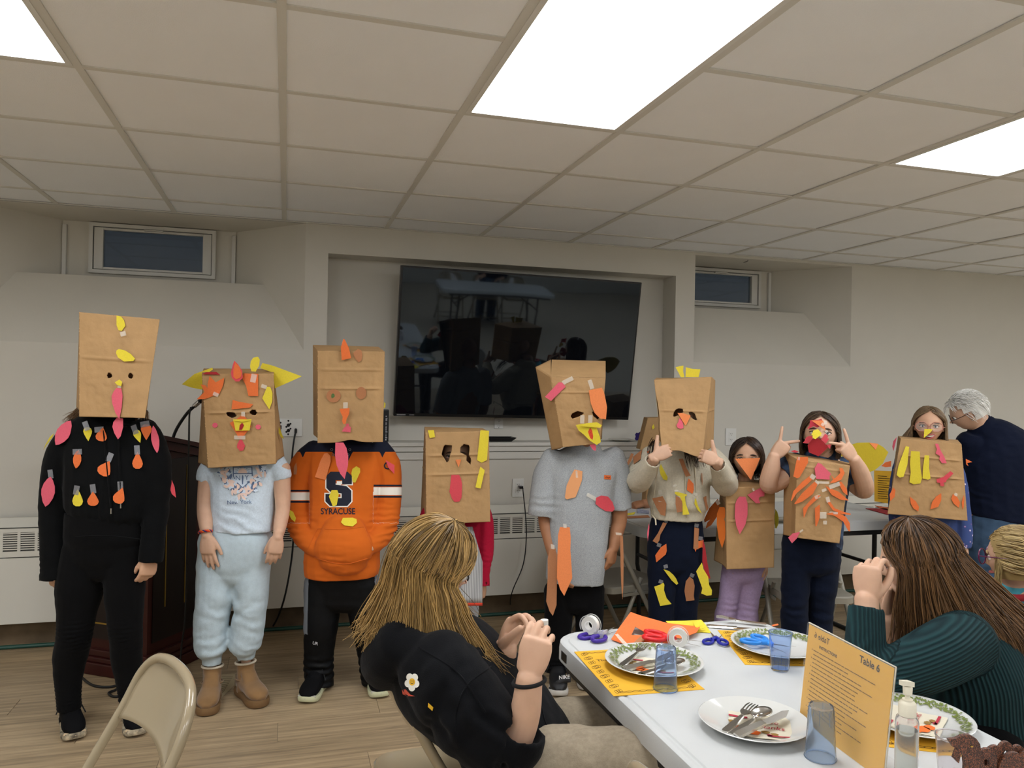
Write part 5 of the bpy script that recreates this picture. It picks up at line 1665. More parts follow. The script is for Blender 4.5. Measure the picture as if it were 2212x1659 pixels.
paper(S7((450,1060),(500,1070),(580,1200),(605,1400),(500,1440),(400,1400),(350,1310),(420,1190)),'p',bag,sb,lift=.005,name='paper_wattle')
S6c = lambda*q:[(1340+x/4.364,760+y/4.364)for x,y in q]
paper(S6c((520,145),(595,128),(592,185),(605,240),(570,240),(545,190)),'y',bag,plane=(W(1468,800,3.72),-CF))
paper(S6c((618,145),(675,160),(755,165),(738,238),(614,238)),'y',bag,plane=(W(1495,800,3.72),-CF))
V,F = panel((W(1399,902,3.95),W(1428,915,3.9),W(1422,950,3.9),W(1382,968,3.95)),10,12,crumple((),5,.003,0))
# ---------------- 6b: child behind, only a bag edge, an arm and a hand in view
f = Fig(5.06,'person mostly hidden behind the cream jacket, one tan hand over the back table',1440)
f.hip = 1180
v = Vol()
head_vol(v,f.P(1446,935,.02),pv(0,0,-1),CU,.19)
f.L(v,[(1446,975,.03,18),(1446,1010,.03,20)])
f.L(v,[(1446,1000,.03,40,.6),(1446,1040,.03,44,.55),(1446,1120,.03,38,.55),(1446,1190,.03,40,.6)])
f.L(v,[(1416,1030,.03,18),(1422,1078,-.15,13),(1398,1088,-.32,10),(1390,1087,-.36,8)])
f.L(v,[(1478,1030,.03,18),(1486,1085,.04,14),(1486,1150,.02,9)])
hand_vol(v,f.P(1393,1086,-.35),pv(-.95,.2,-.15),pv(.2,-.9,-.35),.15,(.45,.6,.75,.8),thumb=.5,side=1)
hand_vol(v,f.P(1486,1146,.02),pv(0,1,0),pv(.9,0,0),.14,(.4,.4,.4,.4),side=1)
f.L(v,[(1432,1190,.03,22),(1432,1250,.03,15),(1432,1300,.03,10),(1432,1310,.03,11)])
f.L(v,[(1462,1190,.03,22),(1462,1250,.03,15),(1462,1300,.03,10),(1462,1310,.03,11)])
f.body(v,M_SKIN2)
v = Vol()
f.L(v,[(1446,1165,.03,42,.6),(1446,1195,.03,43,.6)])
f.L(v,[(1431,1192,.03,23),(1432,1250,.03,19),(1432,1302,.03,16)],cap1='cup')
f.L(v,[(1463,1192,.03,23),(1462,1250,.03,19),(1462,1302,.03,16)],cap1='cup')
f.cloth('trousers',v,cloth_mat('dark plum sweat','#2a1c28'),amp=.004,seed=88)
shoe(f.root,G(1432,5.09),-CF,.19,.08,sh);shoe(f.root,G(1462,5.09),-CF,.19,.08,sh)
cx = 1441
FR =[W(cx-42,1010,4.93),W(cx+45,1010,4.93),W(cx+48,1108,4.93),W(cx-48,1108,4.93)]
bag,sb,pl = paper_bag('paper_bag',FR,.14,'brown paper bag vest just showing under the cream sleeve of another child',(),(),93,res=(50,60))
FR =[W(1399,903,4.93),W(1470,903,4.93),W(1474,972,4.93),W(1382,972,4.93)]
bag,sb,pl = paper_bag('paper_bag',FR,.14,'brown paper bag corner just showing behind the mask with yellow tufts',(),(),95,res=(50,60))
paper([(1408,922),(1412,916),(1414,924),(1410,928)],'y',bag,plane=(W(1410,922,4.92),-CF))
# ---------------- 7: small girl with orange beak
DN = -Z
f = Fig(3.95,'small dark-haired person with a large orange paper beak and lilac flared trousers',1613)
f.hip = 1215
hc = f.P(1613,988,-.01);hf = toward(hc);HH = .2
v = Vol()
head_vol(v,hc,hf,CU,HH)
f.L(v,[(1612,1025,.03,17),(1610,1060,.05,18)])
f.L(v,[(1610,1055,.05,36,.6),(1610,1085,.05,48,.55),(1610,1160,.05,44,.6),(1606,1230,.05,44,.7)])
f.L(v,[(1572,1080,.05,17),(1566,1160,.06,13),(1570,1215,.04,9)])
f.L(v,[(1650,1080,.05,17),(1656,1160,.06,13),(1652,1215,.04,9)])
hand_vol(v,f.P(1570,1212,.04),pv(0,1,0),pv(-.9,0,0),.14,(.4,.4,.4,.4),side=-1)
hand_vol(v,f.P(1652,1212,.04),pv(0,1,0),pv(.9,0,0),.14,(.4,.4,.4,.4),side=1)
f.L(v,[(1588,1225,.05,24),(1572,1330,.05,16),(1570,1420,.06,11),(1570,1450,.04,12)])
f.L(v,[(1628,1225,.05,24),(1614,1330,.05,16),(1612,1420,.06,11),(1612,1450,.04,12)])
f.body(v,M_SKIN)
face(f.root,hc,hf,CU,HH,'#2c2018','#33241a',gaze=.15)
S_,F_,U_ = frame(hf,CU)
r_ = np.random.default_rng(71)
capm = cap_mesh(hc,S_,F_,U_,HH,(.385,.455,.525),lambda x,y,z:(y<.12+.75*np.maximum(z-.2,0))|(z>.42))
RT = scalp(hc,S_,F_,U_,HH,800,r_,.9)
def g7(i,r):
 P,a,s = comb(hc,S_,F_,U_,HH,r,r_,1.05,part=.06)
 o = P[-1]
 return P+[o+DN*HH*(.26+.1*r_.random()),o+DN*HH*(.42+.2*r_.random())+s*S_*HH*.04*r_.normal()]
hp = strands('hair',RT,g7,None,None,.0022,14,71,jitter=.003)
hair_obj([capm,hp],M_DKH,f.root)
paper([(1588,991),(1642,989),(1622,1037)],'lo',f.root,plane=(f.P(1615,1005,-.13),nrm(-CF+.25*CU)),name='paper_beak')
MB().tube([f.P(1612+24*math.cos(a),1042+8*math.sin(a),.04-.07*math.sin(a))for a in np.linspace(0,6.28,30,endpoint=False)],.0016,6,closed=True).build('necklace',mat('dark beads','#1d1714',.4),f.root)
v = Vol()
f.L(v,[(1608,1195,.05,44,.68),(1608,1240,.05,46,.64)])
f.L(v,[(1586,1225,.05,26),(1573,1300,.05,22),(1567,1340,.05,25),(1564,1430,.06,30)],cap1='cup')
f.L(v,[(1630,1225,.05,26),(1617,1300,.05,22),(1614,1340,.05,24),(1612,1430,.06,29)],cap1='cup')
f.cloth('flared_trousers',v,cloth_mat('lilac jersey','#a893b4'),amp=.004,seed=99,zones=[((1574,1320,0),.06,Z,.03,.004),((1616,1320,0),.06,Z,.03,.004)])
sh =[mat('lilac sneaker','#8d82a0',.7),mat('white shoe sole','#c9c6c0',.6),mat('white lace','#d0cec8',.8)]
shoe(f.root,G(1566,4.02),-CF,.19,.08,sh);shoe(f.root,G(1612,4.02),-CF,.19,.08,sh)
FR =[W(1568,1054,3.8),W(1674,1050,3.82),W(1672,1226,3.82),W(1570,1230,3.8)]
BK =[W(1558,1038,4.0),W(1652,1036,4.02),W(1652,1205,4.04),W(1542,1210,4.0)]
bag,sb,pl = paper_bag('paper_bag',FR,.18,'brown paper bag vest with one large pink leaf and orange side feathers',(),[(.19,.006),(.41,.006)],101,BK,res=(66,90))
S8 = lambda*q:[(1520+x/4.88,860+y/4.88)for x,y in q]
paper(S8((375,1038),(440,1040),(462,1110),(462,1230),(440,1330),(380,1435),(345,1350),(328,1250),(332,1120),(350,1070)),'p',bag,sb)
paper(S8((460,1020),(610,938),(642,990),(638,1035),(590,1040),(580,1060),(596,1108),(550,1108)),'p',bag,sb,lift=.008)
paper(S8((168,1146),(220,1150),(235,1200),(242,1290),(235,1450),(195,1580),(160,1480),(138,1330),(140,1220)),'do',bag,plane=(W(1559,1140,3.86),nrm(-CF-.55*CR)),m=mat('construction paper burnt','#e07526',.85))
sl =(W(1550,1120,3.9),nrm(-CF-.6*CR))
paper(S8((150,1060),(165,1100),(165,1170),(90,1270),(10,1310),(5,1280),(60,1160)),'do',bag,plane=sl)
paper(S8((160,1170),(140,1250),(80,1340),(20,1375),(40,1310),(100,1250)),'do',bag,plane=sl,lift=.006)
paper(S8((755,1170),(775,1200),(790,1260),(785,1330),(765,1375),(752,1370),(748,1250)),'y',bag,plane=(W(1676,1120,3.9),nrm(-CF+.4*CR)))
for x,y,w,h,r in((525,965,7,4,60),(150,1100,8,10,-30)):
 tape(1520+x/4.88,860+y/4.88,w,h,r,bag,plane=(W(1520+x/4.88,860+y/4.88,3.79 if x>300 else 3.88),-CF),lift=.004)
# ---------------- 8: red paper beard
f = Fig(3.74,'person with brown bob hair and red paper beard, two fingers out on each raised hand',1765)
f.hip = 1170
hc = f.P(1772,937,-.0);hf = nrm(toward(hc)+.12*Z);hu = nrm(CU+.05*CR);HH = .208
v = Vol()
head_vol(v,hc,hf,hu,HH)
f.L(v,[(1776,970,.03,23),(1776,1015,.05,25)])
f.L(v,[(1772,1000,.05,50,.6),(1768,1035,.05,66,.55),(1762,1110,.05,60,.62),(1752,1190,.05,62,.68)])
f.L(v,[(1708,1018,.03,25),(1668,1047,.03,20),(1660,1042,.0,19),(1667,1012,-.02,18),(1672,985,-.03,12)])
f.L(v,[(1826,1020,.05,25),(1860,1056,.05,20),(1868,1052,-.02,19),(1858,1020,-.07,18),(1846,992,-.11,12)])
hand_vol(v,f.P(1673,986,-.03),pv(.62,-.78,-.1),pv(-.2,-.1,-1),.165,(.05,.1,1,1),thumb=.2,side=-1,fa=[.55,-.95,-.25,-.3],tin=.8)
hand_vol(v,f.P(1845,992,-.11),pv(-.62,-.78,-.1),pv(.2,-.1,-1),.165,(.05,.1,1,1),thumb=.2,side=1,fa=[.5,-.85,-.25,-.3],tin=.8)
for lx in([(1722,1180,.05,32),(1718,1280,.04,24),(1718,1380,.06,16),(1718,1440,.03,14)],[(1784,1180,.05,32),(1775,1280,.06,24),(1770,1380,.08,16),(1768,1450,.06,14)]):
 f.L(v,lx)
f.body(v,M_SKIN3,.0032,2)
face(f.root,hc,hf,hu,HH,'#3a3028','#4a3626',mouth='closed')
S_,F_,U_ = frame(hf,hu)
r_ = np.random.default_rng(81)
capm = cap_mesh(hc,S_,F_,U_,HH,(.385,.455,.525),lambda x,y,z:(y<.1+.7*np.maximum(z-.2,0))|(z>.44))
RT = scalp(hc,S_,F_,U_,HH,900,r_,1.1)
def g8(i,r):
 P,a,s = comb(hc,S_,F_,U_,HH,r,r_,1.28,part=-.02,lift=.12)
 o = P[-1];ln = .36+.12*r_.random()
 return P+[o+DN*HH*ln*.6+S_*s*HH*.015,o+DN*HH*ln,o+DN*HH*(ln+.06)-S_*s*HH*.07*r_.random()]
hp = strands('hair',RT,g8,None,None,.0024,16,81,jitter=.002)
M_BOB = hair_mat('bob brown hair','#2a1e15','#5d4732')
hair_obj([capm,hp],M_BOB,f.root)
S9 = lambda*q:[(1700+x/13.83,880+y/13.83)for x,y in q]
fp = lambda dz,n = None:(hc+F_*HH*dz,nrm(-CF)if n is None else n)
paper(S9((690,390),(720,380),(930,370),(1025,340),(1050,390),(960,580),(900,600),(790,560),(720,600),(620,645),(610,620),(670,560)),'dr',f.root,plane=fp(.52),name='paper_brow',m=mat('construction paper cardinal','#c23a48',.85))
paper(S9((720,388),(1060,388),(1110,480),(1120,570),(1155,690)),'lo',f.root,plane=fp(.60,nrm(-CF+.1*CU)),name='paper_brow')
paper(S9((790,690),(920,650),(1040,780),(1000,825),(1050,850),(970,855),(850,950),(760,905),(770,830),(725,828)),'y',f.root,plane=fp(.64,nrm(-CF+.2*CU)),name='paper_beak')
paper(S9((900,920),(1000,960),(1235,1190),(940,1460),(650,1340),(615,1130),(760,940)),'dr',f.root,plane=(hc+F_*HH*.47-U_*HH*.3,nrm(-CF-.15*CU)),name='paper_beard')
paper(S9((1140,790),(1200,830),(1245,930),(1240,960),(1150,1090),(1010,965)),'r',f.root,plane=fp(.49,nrm(-CF+.3*CR)),name='paper_cheek')
paper(S9((1230,985),(1305,1000),(1290,1230),(1260,1228),(1165,1110)),'r',f.root,plane=fp(.46,nrm(-CF+.5*CR)),name='paper_cheek')
paper(S9((565,900),(640,860),(755,850),(765,920),(690,1040),(620,1080),(540,1075),(470,1055),(520,1010)),'r',f.root,plane=fp(.48,nrm(-CF-.2*CR)),name='paper_cheek')
for x,y,w,h,r in((1070,510,7,7,30),(1180,720,6,5,-30),(1150,450,6,8,10)):
 tape(1700+x/13.83,880+y/13.83,w,h,r,f.root,plane=fp(.61))
m,nt,b = node_mat('navy tie dye')
tc = nt.nodes.new('ShaderNodeTexCoord');n1 = nt.nodes.new('ShaderNodeTexNoise');n1.inputs['Scale'].default_value = 22;n1.inputs['Detail'].default_value = 3
r2 = nt.nodes.new('ShaderNodeValToRGB');r2.color_ramp.elements[0].color = lin('#141c30');r2.color_ramp.elements[1].color = lin('#3f5878');r2.color_ramp.elements[0].position = .4;r2.color_ramp.elements[1].position = .75
nt.links.new(tc.outputs['Object'],n1.inputs['Vector']);nt.links.new(n1.outputs[0],r2.inputs[0]);nt.links.new(r2.outputs[0],b.inputs['Base Color']);b.inputs['Roughness'].default_value = .9
M_TD = m
v = Vol()
f.L(v,[(1776,985,.05,36,.8),(1772,1003,.05,58,.62),(1768,1035,.05,68,.55),(1762,1110,.05,63,.62),(1755,1180,.05,64,.66)],cap1='cup')
f.L(v,[(1722,1004,.05,28),(1704,1014,.04,29),(1688,1026,.03,29)],cap1='cup',side=CF)
f.L(v,[(1818,1010,.05,27),(1834,1026,.05,26),(1842,1040,.05,25)],cap1='cup',side=CF)
f.cloth('t_shirt',v,M_TD,amp=.003,seed=111)
v = Vol()
f.L(v,[(1754,1140,.05,58,.7),(1753,1175,.05,63,.68),(1752,1215,.05,62,.64)],e=2.3)
f.L(v,[(1722,1190,.05,33),(1718,1270,.04,30),(1716,1330,.04,29),(1717,1420,.06,30)],cap1='cup')
f.L(v,[(1785,1190,.05,32),(1777,1270,.06,30),(1772,1330,.08,27),(1768,1430,.08,28)],cap1='cup')
f.cloth('trousers',v,mat('navy sweat','#0e1526'),amp=.005,seed=113,zones=[((1717,1330,0),.07,Z,.05,.006),((1772,1320,.04),.07,Z,.05,.006)])
sh =[mat('dark sneaker','#17181c',.7),mat('white shoe sole','#c9c6c0',.6),mat('black lace','#08080a',.8)]
shoe(f.root,G(1718,3.8),-CF,.22,.09,sh);shoe(f.root,G(1768,3.84),-CF,.22,.09,sh)
FR =[W(1722,992,3.58),W(1836,1007,3.6),W(1813,1174,3.61),W(1717,1161,3.6)]
BK =[W(1694,976,3.8),W(1834,996,3.82),W(1812,1160,3.84),W(1692,1155,3.78)]
bag,sb,pl = paper_bag('paper_bag',FR,.18,'brown paper bag vest covered in curved orange feather strips',(),[(.08,.004)],117,BK,res=(72,100))
for q,c in((((985,622),(1100,620),(1100,680),(1010,835),(985,845),(945,825)),'o'),(((1205,680),(1240,695),(1345,800),(1325,820),(1328,860),(1185,850),(1168,740)),'p'),(((1120,820),(1150,850),(1090,910),(980,1000),(930,1082),(918,1080),(945,980),(1040,880)),'o'),(((1170,880),(1200,910),(1150,1010),(1040,1090),(960,1120),(955,1110),(1040,1000)),'o'),(((1170,1030),(1235,1022),(1190,1070),(1100,1150),(1055,1265),(1048,1160)),'o'),(((1225,1120),(1222,1260),(1190,1350),(1178,1350),(1172,1160)),'o'),(((1280,920),(1330,950),(1420,985),(1530,1080),(1440,1070),(1350,1020)),'o'),(((1340,810),(1380,850),(1440,790),(1430,735),(1465,740),(1485,790),(1450,860),(1380,890),(1330,893),(1365,860)),'o'),(((1415,890),(1450,880),(1510,960),(1515,1025),(1470,990)),'o'),(((1300,1060),(1330,1090),(1380,1160),(1480,1200),(1553,1220),(1540,1230),(1440,1220),(1360,1180),(1310,1110)),'o'),(((1290,1222),(1350,1205),(1420,1210),(1500,1250),(1540,1320),(1543,1405),(1525,1400),(1470,1300),(1380,1240)),'o'),(((890,1470),(940,1425),(1015,1412),(980,1480),(930,1530)),'p')):
 lf = .008 if c=='o' else.006
 if paper(S8(*q),c,bag,sb,lift=lf)[0]is None:
  paper(S8(*q),c,bag,plane=(W(*S8(q[0])[0],3.57),-CF))
for x,y,w,h,r in((1015,640,10,7,15),(1150,830,11,10,35),(1190,895,10,10,35),(1260,890,26,5,2),(1380,920,24,9,-20),(1200,1040,12,7,-20),(1310,1070,8,12,-15),(1260,1235,14,14,0),(1270,970,10,6,-20),(1370,1210,18,5,5),(1280,1312,8,8,0),(1030,1400,9,4,-35)):
 tape(1520+x/4.88,860+y/4.88,w,h,r,bag,sb,lift=.0095)
tl = MB()
TP = S8((1560,490),(1620,470),(1745,468),(1830,480),(1890,515),(1945,570),(1885,690),(1800,760),(1715,792),(1640,730),(1560,640),(1400,600),(1330,600),(1420,540))
pt =(W(1850,985,3.88),nrm(-CF+.1*CR))
o,p0,n = paper(TP,'g',bag,plane=pt,name='paper_tail',th=.002)
paper(S8((1745,470),(1838,482),(1812,545)),'lo',o,plane=pt,lift=.007)
paper([(1708,975),(1716,972),(1726,976),(1718,978)],'r',bag,plane=(W(1716,975,3.7),-CF))
# ---------------- 9: girl in glasses
f = Fig(4.22,'smiling person in pink-rimmed glasses with light brown hair and small yellow beak',2003)
f.hip = 1170
hc = f.P(2007,919,-.0);hf = toward(hc);hu = nrm(CU+.04*CR);HH = .2
v = Vol()
head_vol(v,hc,hf,hu,HH)
f.L(v,[(2006,950,.03,17),(2004,985,.05,18)])
f.L(v,[(2004,975,.05,45,.6),(2003,1000,.05,58,.55),(2003,1080,.05,52,.6),(2003,1180,.05,52,.7)])
f.L(v,[(1955,995,.05,18),(1945,1090,.05,14),(1948,1170,.03,10)])
f.L(v,[(2055,995,.05,18),(2072,1090,.04,14),(2084,1180,.0,10)])
hand_vol(v,f.P(1948,1166,.03),pv(0,1,0),pv(-.9,0,0),.15,(.4,.4,.4,.4),side=-1)
hand_vol(v,f.P(2084,1180,.0),pv(.1,1,0),pv(.9,0,-.3),.15,(.4,.4,.4,.4),side=1)
f.L(v,[(1980,1180,.05,28),(1978,1290,.05,20),(1978,1390,.06,13),(1978,1425,.04,13)])
f.L(v,[(2030,1180,.05,28),(2032,1290,.05,20),(2032,1390,.06,13),(2032,1425,.04,13)])
f.body(v,M_SKIN,voxel=.0036,smooth=2)
face(f.root,hc,hf,hu,HH,'#34404a','#5e452e',mouth='smile')
S_,F_,U_ = frame(hf,hu)
gl = MB()
for sg in(-1,1):
 gc = hc+HH*(sg*.175*S_+.485*F_-.02*U_)
 oct_ =[gc+HH*(.155*math.cos(a)*S_*1.0+.135*math.sin(a)*U_)for a in np.linspace(math.pi/8,2*math.pi+math.pi/8,8,endpoint=False)]
 ptl =[]
 for i in range(8):
  for t in(0,.33,.66):
   ptl.append(oct_[i]*(1-t)+oct_[(i+1)%8]*t)
 gl.tube(ptl,.0026,6,closed=True)
 gl.tube([gc+sg*S_*.155*HH,gc+sg*S_*.20*HH-F_*.06*HH,hc+HH*(sg*.37*S_+.05*F_+.0*U_)],.0015,6)
gl.tube([hc+HH*(-.03*S_+.49*F_-.02*U_),hc+HH*(.50*F_+.0*U_),hc+HH*(.03*S_+.49*F_-.02*U_)],.0015,6)
gl.build('glasses',mat('rose gold metal','#b27c6a',.4,spec=.3),f.root,smooth=50)
ln = MB()
for sg in(-1,1):
 gc = hc+HH*(sg*.175*S_+.485*F_-.02*U_)
 ln.prism([gc+HH*(.15*math.cos(a)*S_+.13*math.sin(a)*U_)for a in np.linspace(math.pi/8,2*math.pi+math.pi/8,8,endpoint=False)],F_,.0008)
ln.build('lens',mat('spectacle lens','#ffffff',.02,alpha=.05,spec=.25),f.root)
bk,_a,_b = paper([(1890+x/12.29,860+y/12.29)for x,y in((1310,820),(1530,825),(1480,905),(1300,1055),(1295,1050))],'y',f.root,plane=(hc+F_*HH*.54,nrm(-CF-.25*CR)),name='paper_beak')
r_ = np.random.default_rng(91)
capm = cap_mesh(hc,S_,F_,U_,HH,(.38,.45,.52),lambda x,y,z:(y<.05+.7*np.maximum(z-.12,0))|(z>.42))
RT = scalp(hc,S_,F_,U_,HH,1100,r_,1.15)
def g9(i,r):
 P,a,s = comb(hc,S_,F_,U_,HH,r,r_,1.36,lift=.08)
 o = P[-1]
 left = np.dot(S_,CR)*s<0
 w =(.30*r_.random()if left else.03*r_.random())
 return P+[o+DN*HH*.22+s*S_*HH*w*.5,o+DN*HH*.45+s*S_*HH*w,o+DN*HH*.72+s*S_*HH*w]
hp = strands('hair',RT,g9,None,None,.0021,16,91,jitter=.003)
M_LBR = hair_mat('light brown hair','#4a3a28','#93795a')
hair_obj([capm,hp],M_LBR,f.root)
m,nt,b = node_mat('embroidered denim')
tc = nt.nodes.new('ShaderNodeTexCoord');vo = nt.nodes.new('ShaderNodeTexVoronoi');vo.inputs['Scale'].default_value = 34
r2 = nt.nodes.new('ShaderNodeValToRGB');r2.color_ramp.interpolation = 'CONSTANT'
r2.color_ramp.elements[0].color = lin('#d8d6e0');r2.color_ramp.elements[1].position = .16;r2.color_ramp.elements[1].color = lin('#6c4f8c')
e = r2.color_ramp.elements.new(.24);e.color = lin('#34487e')
nt.links.new(tc.outputs['Object'],vo.inputs['Vector']);nt.links.new(vo.outputs['Distance'],r2.inputs[0]);nt.links.new(r2.outputs[0],b.inputs['Base Color']);b.inputs['Roughness'].default_value = .9
v = Vol()
f.L(v,[(2004,970,.05,34,.8),(2003,990,.05,56,.6),(2003,1060,.05,58,.6),(2003,1130,.05,64,.6),(2003,1175,.05,66,.62)],cap1='cup')
f.L(v,[(1960,990,.06,24),(1948,1040,.06,24),(1942,1100,.05,22),(1946,1160,.03,19)],cap1='cup')
f.L(v,[(2046,990,.06,24),(2062,1040,.05,24),(2074,1110,.03,22),(2080,1160,.01,19),(2083,1186,.0,14)],cap1='cup')
f.cloth('denim_top',v,m,amp=.004,seed=121)
v = Vol()
f.L(v,[(2004,1150,.05,56,.66),(2004,1190,.05,56,.64)])
f.L(v,[(1980,1185,.05,30),(1978,1290,.05,25),(1978,1410,.06,22)],cap1='cup')
f.L(v,[(2030,1185,.05,30),(2032,1290,.05,25),(2032,1410,.06,22)],cap1='cup')
f.cloth('trousers',v,cloth_mat('blue denim','#3c5688'),amp=.004,seed=123)
shoe(f.root,G(1978,4.3),-CF,.22,.09,sh);shoe(f.root,G(2032,4.3),-CF,.22,.09,sh)
FR =[W(1948,948,4.08),W(2077,960,4.08),W(2090,1125,4.08),W(1922,1110,4.08)]
BK =[W(1940,942,4.3),W(2068,950,4.3),W(2082,1110,4.3),W(1918,1100,4.3)]
FRf =[W(1946,947,4.08),W(2077,960,4.08),W(2090,1125,4.08),W(1917,1110,4.08)]
bag,sb,pl = paper_bag('paper_bag',FRf,.18,'brown paper bag vest with three yellow strips and small orange leaves',(),[(.22,.005),(.46,.006)],127,BK,res=(80,100))
S10 = lambda*q:[(1860+x/4.148,820+y/4.148)for x,y in q]
for q,c in((((400,597),(430,602),(415,760),(380,870),(345,878),(318,855),(335,770)),'y'),(((447,640),(525,645),(532,800),(545,880),(530,930),(470,938),(432,920),(445,830),(438,760)),'y'),(((570,678),(610,680),(608,790),(622,885),(600,896),(550,885),(555,790)),'y'),(((662,575),(690,575),(715,640),(745,690),(767,750),(725,748),(700,715),(705,685),(668,660),(680,625)),'p'),(((800,820),(828,840),(760,905),(765,915),(735,925),(748,945),(735,957),(710,950),(708,925),(680,922),(675,890),(700,885),(740,870)),'r'),(((290,965),(308,990),(300,1050),(262,1088),(255,1030)),'o'),(((437,1048),(490,1090),(518,1140),(512,1180),(470,1155),(445,1110)),'o'),(((718,1018),(718,1080),(690,1140),(620,1162),(635,1100),(670,1050)),'o'),(((822,1025),(860,1050),(885,1100),(876,1148),(830,1110),(808,1070)),'o'),(((920,1035),(925,1070),(920,1140),(908,1165),(902,1100)),'o')):
 paper(S10(*q),c,bag,sb,lift=.006)
paper(S10((180,775),(220,740),(270,728),(268,780),(220,785)),'o',bag,plane=(W(1915,1002,4.15),-CF))
paper(S10((938,710),(995,738),(950,748),(962,775),(942,760)),'o',bag,plane=(W(2090,1000,4.15),-CF))
paper(S10((320,515),(310,560),(290,640),(280,600),(290,550)),'p',bag,plane=(W(1932,958,4.2),-CF))
for x,y,w,h,r in((480,660,10,8,0),(588,705,9,12,0),(850,1030,7,6,30)):
 tape(1860+x/4.148,820+y/4.148,w,h,r,bag,sb,lift=.009)
# ---------------- the lady in navy
f = Fig(4.55,'white-haired person in navy sweater and jeans bending over the back table',2150)
f.hip = 1180
hc = f.P(2090,889,.02);hf = pv(-.78,.42,.45);hu = nrm(CU*.9-.42*CR);HH = .215
v = Vol()
head_vol(v,hc,hf,hu,HH,nose=1.15)
f.L(v,[(2100,900,.05,22),(2130,930,.05,28)])
f.L(v,[(2134,940,.06,26,.8),(2150,985,.05,66,.6),(2158,1060,.05,74,.6),(2160,1140,.05,66,.66),(2155,1200,.05,66,.7)])
f.L(v,[(2088,965,.04,18),(2080,1040,.2,14),(2064,1085,.34,11)])
f.L(v,[(2215,970,.05,18),(2230,1050,.15,14),(2190,1100,.26,11)])
hand_vol(v,f.P(2064,1083,.34),pv(-.9,.2,.3),pv(0,-1,0),.18,(.3,.3,.3,.3),side=1)
hand_vol(v,f.P(2190,1098,.26),pv(-.9,.2,.3),pv(0,-1,0),.18,(.3,.3,.3,.3),side=-1)
f.L(v,[(2125,1190,.05,34),(2122,1290,.05,25),(2120,1380,.06,16),(2120,1408,.04,14)])
f.L(v,[(2190,1190,.05,34),(2190,1290,.05,25),(2190,1385,.06,16),(2190,1410,.04,14)])
f.body(v,M_SKIN3)
face(f.root,hc,hf,hu,HH,'#6a7a80',None,eyes=(-1,1))
S_,F_,U_ = frame(hf,hu)
r_ = np.random.default_rng(131)
capm = cap_mesh(hc,S_,F_,U_,HH,(.40,.47,.54),lambda x,y,z:((y<-.06)&(z>-.22))|(z>.2+.1*(y>.2))|((y<.12)&(z>.06)))
RT =[]
for k in range(900):
 a = r_.uniform(0,2*math.pi);t = min(abs(r_.normal(0,.75)),1.5)
 x,y = math.sin(t)*math.sin(a),math.sin(t)*math.cos(a)
 if y>.15 and math.cos(t)<.6:
  continue
 RT.append(hc+HH*(.40*x*S_+.47*y*F_+.54*math.cos(t)*U_))
def gl_(i,r):
 q =(r-hc)/HH
 x,y,z = q@S_,q@F_,q@U_
 n = nrm(r-hc)
 dirn = nrm(-U_*.8-F_*.45+S_*x*.8)
 dirn = nrm(dirn-n*np.dot(dirn,n))
 L_ = HH*(.22+.14*r_.random())
 return[r,r+dirn*L_*.5+n*HH*.035,r+dirn*L_+n*HH*(.02-.10*(L_/HH)**2*3)]
hp = strands('hair',RT,gl_,None,None,.0024,9,131,jitter=.004)
hair_obj([capm,hp],hair_mat('white hair','#d6d4cd','#f8f6f0'),f.root)
gl = MB()
sg = 1 if np.dot(S_,CF)<0 else-1
for s2 in(-1,1):
 gc = hc+HH*(s2*.16*S_+.46*F_-.03*U_)
 gl.tube([gc+HH*(.13*math.cos(a)*S_+.10*math.sin(a)*U_)for a in np.linspace(0,6.28,20,endpoint=False)],.0016,6,closed=True)
 gl.tube([gc+HH*(s2*.13*S_+.03*U_),gc+HH*(s2*.20*S_+.03*U_-.12*F_),hc+HH*(s2*.385*S_-.0*F_+.03*U_)],.0018,6)
gl.build('glasses',mat('dark spectacle metal','#3a2c28',.3,metal=.6),f.root,smooth=50)
MB().tube([hc+HH*(sg*.375*S_-.02*F_-.17*U_)+.006*(math.cos(a)*F_+math.sin(a)*U_)for a in np.linspace(0,6.28,12,endpoint=False)],.0018,6,closed=True).build('earring',mat('silver','#d8d8d8',.15,metal=1),f.root)
M_NVY = cloth_mat('navy sweatshirt','#0c1326')
v = Vol()
f.L(v,[(2122,922,.05,30,1),(2136,940,.05,52,.85),(2152,978,.05,82,.66),(2160,1050,.05,82,.62),(2162,1105,.05,76,.64),(2160,1122,.05,74,.64)],e=2.3,cap1='cup')
f.L(v,[(2098,955,.04,30),(2088,990,.08,28),(2082,1040,.2,23),(2068,1080,.32,17)],cap1='cup')
f.L(v,[(2205,960,.06,32),(2222,1000,.1,30),(2230,1050,.16,25),(2196,1096,.25,18)],cap1='cup')
f.cloth('sweatshirt',v,M_NVY,amp=.005,seed=133,zones=[((2110,1070,-.1),.12,CU+.3*CR,.06,.005)])
v = Vol()
f.L(v,[(2158,1105,.05,66,.68),(2157,1160,.05,70,.66),(2156,1210,.05,66,.64)],e=2.3)
f.L(v,[(2124,1195,.05,36),(2122,1290,.05,30),(2120,1395,.06,27)],cap1='cup')
f.L(v,[(2190,1195,.05,36),(2190,1290,.05,30),(2190,1398,.06,27)],cap1='cup')
f.cloth('jeans',v,cloth_mat('washed denim','#3f556e',noise=.2,nscale=16),amp=.005,seed=135,zones=[((2120,1250,0),.12,Z,.06,.005)])
shoe(f.root,G(2120,4.6),CF-.3*CR,.25,.1,sh);shoe(f.root,G(2190,4.6),CF-.3*CR,.25,.1,sh)
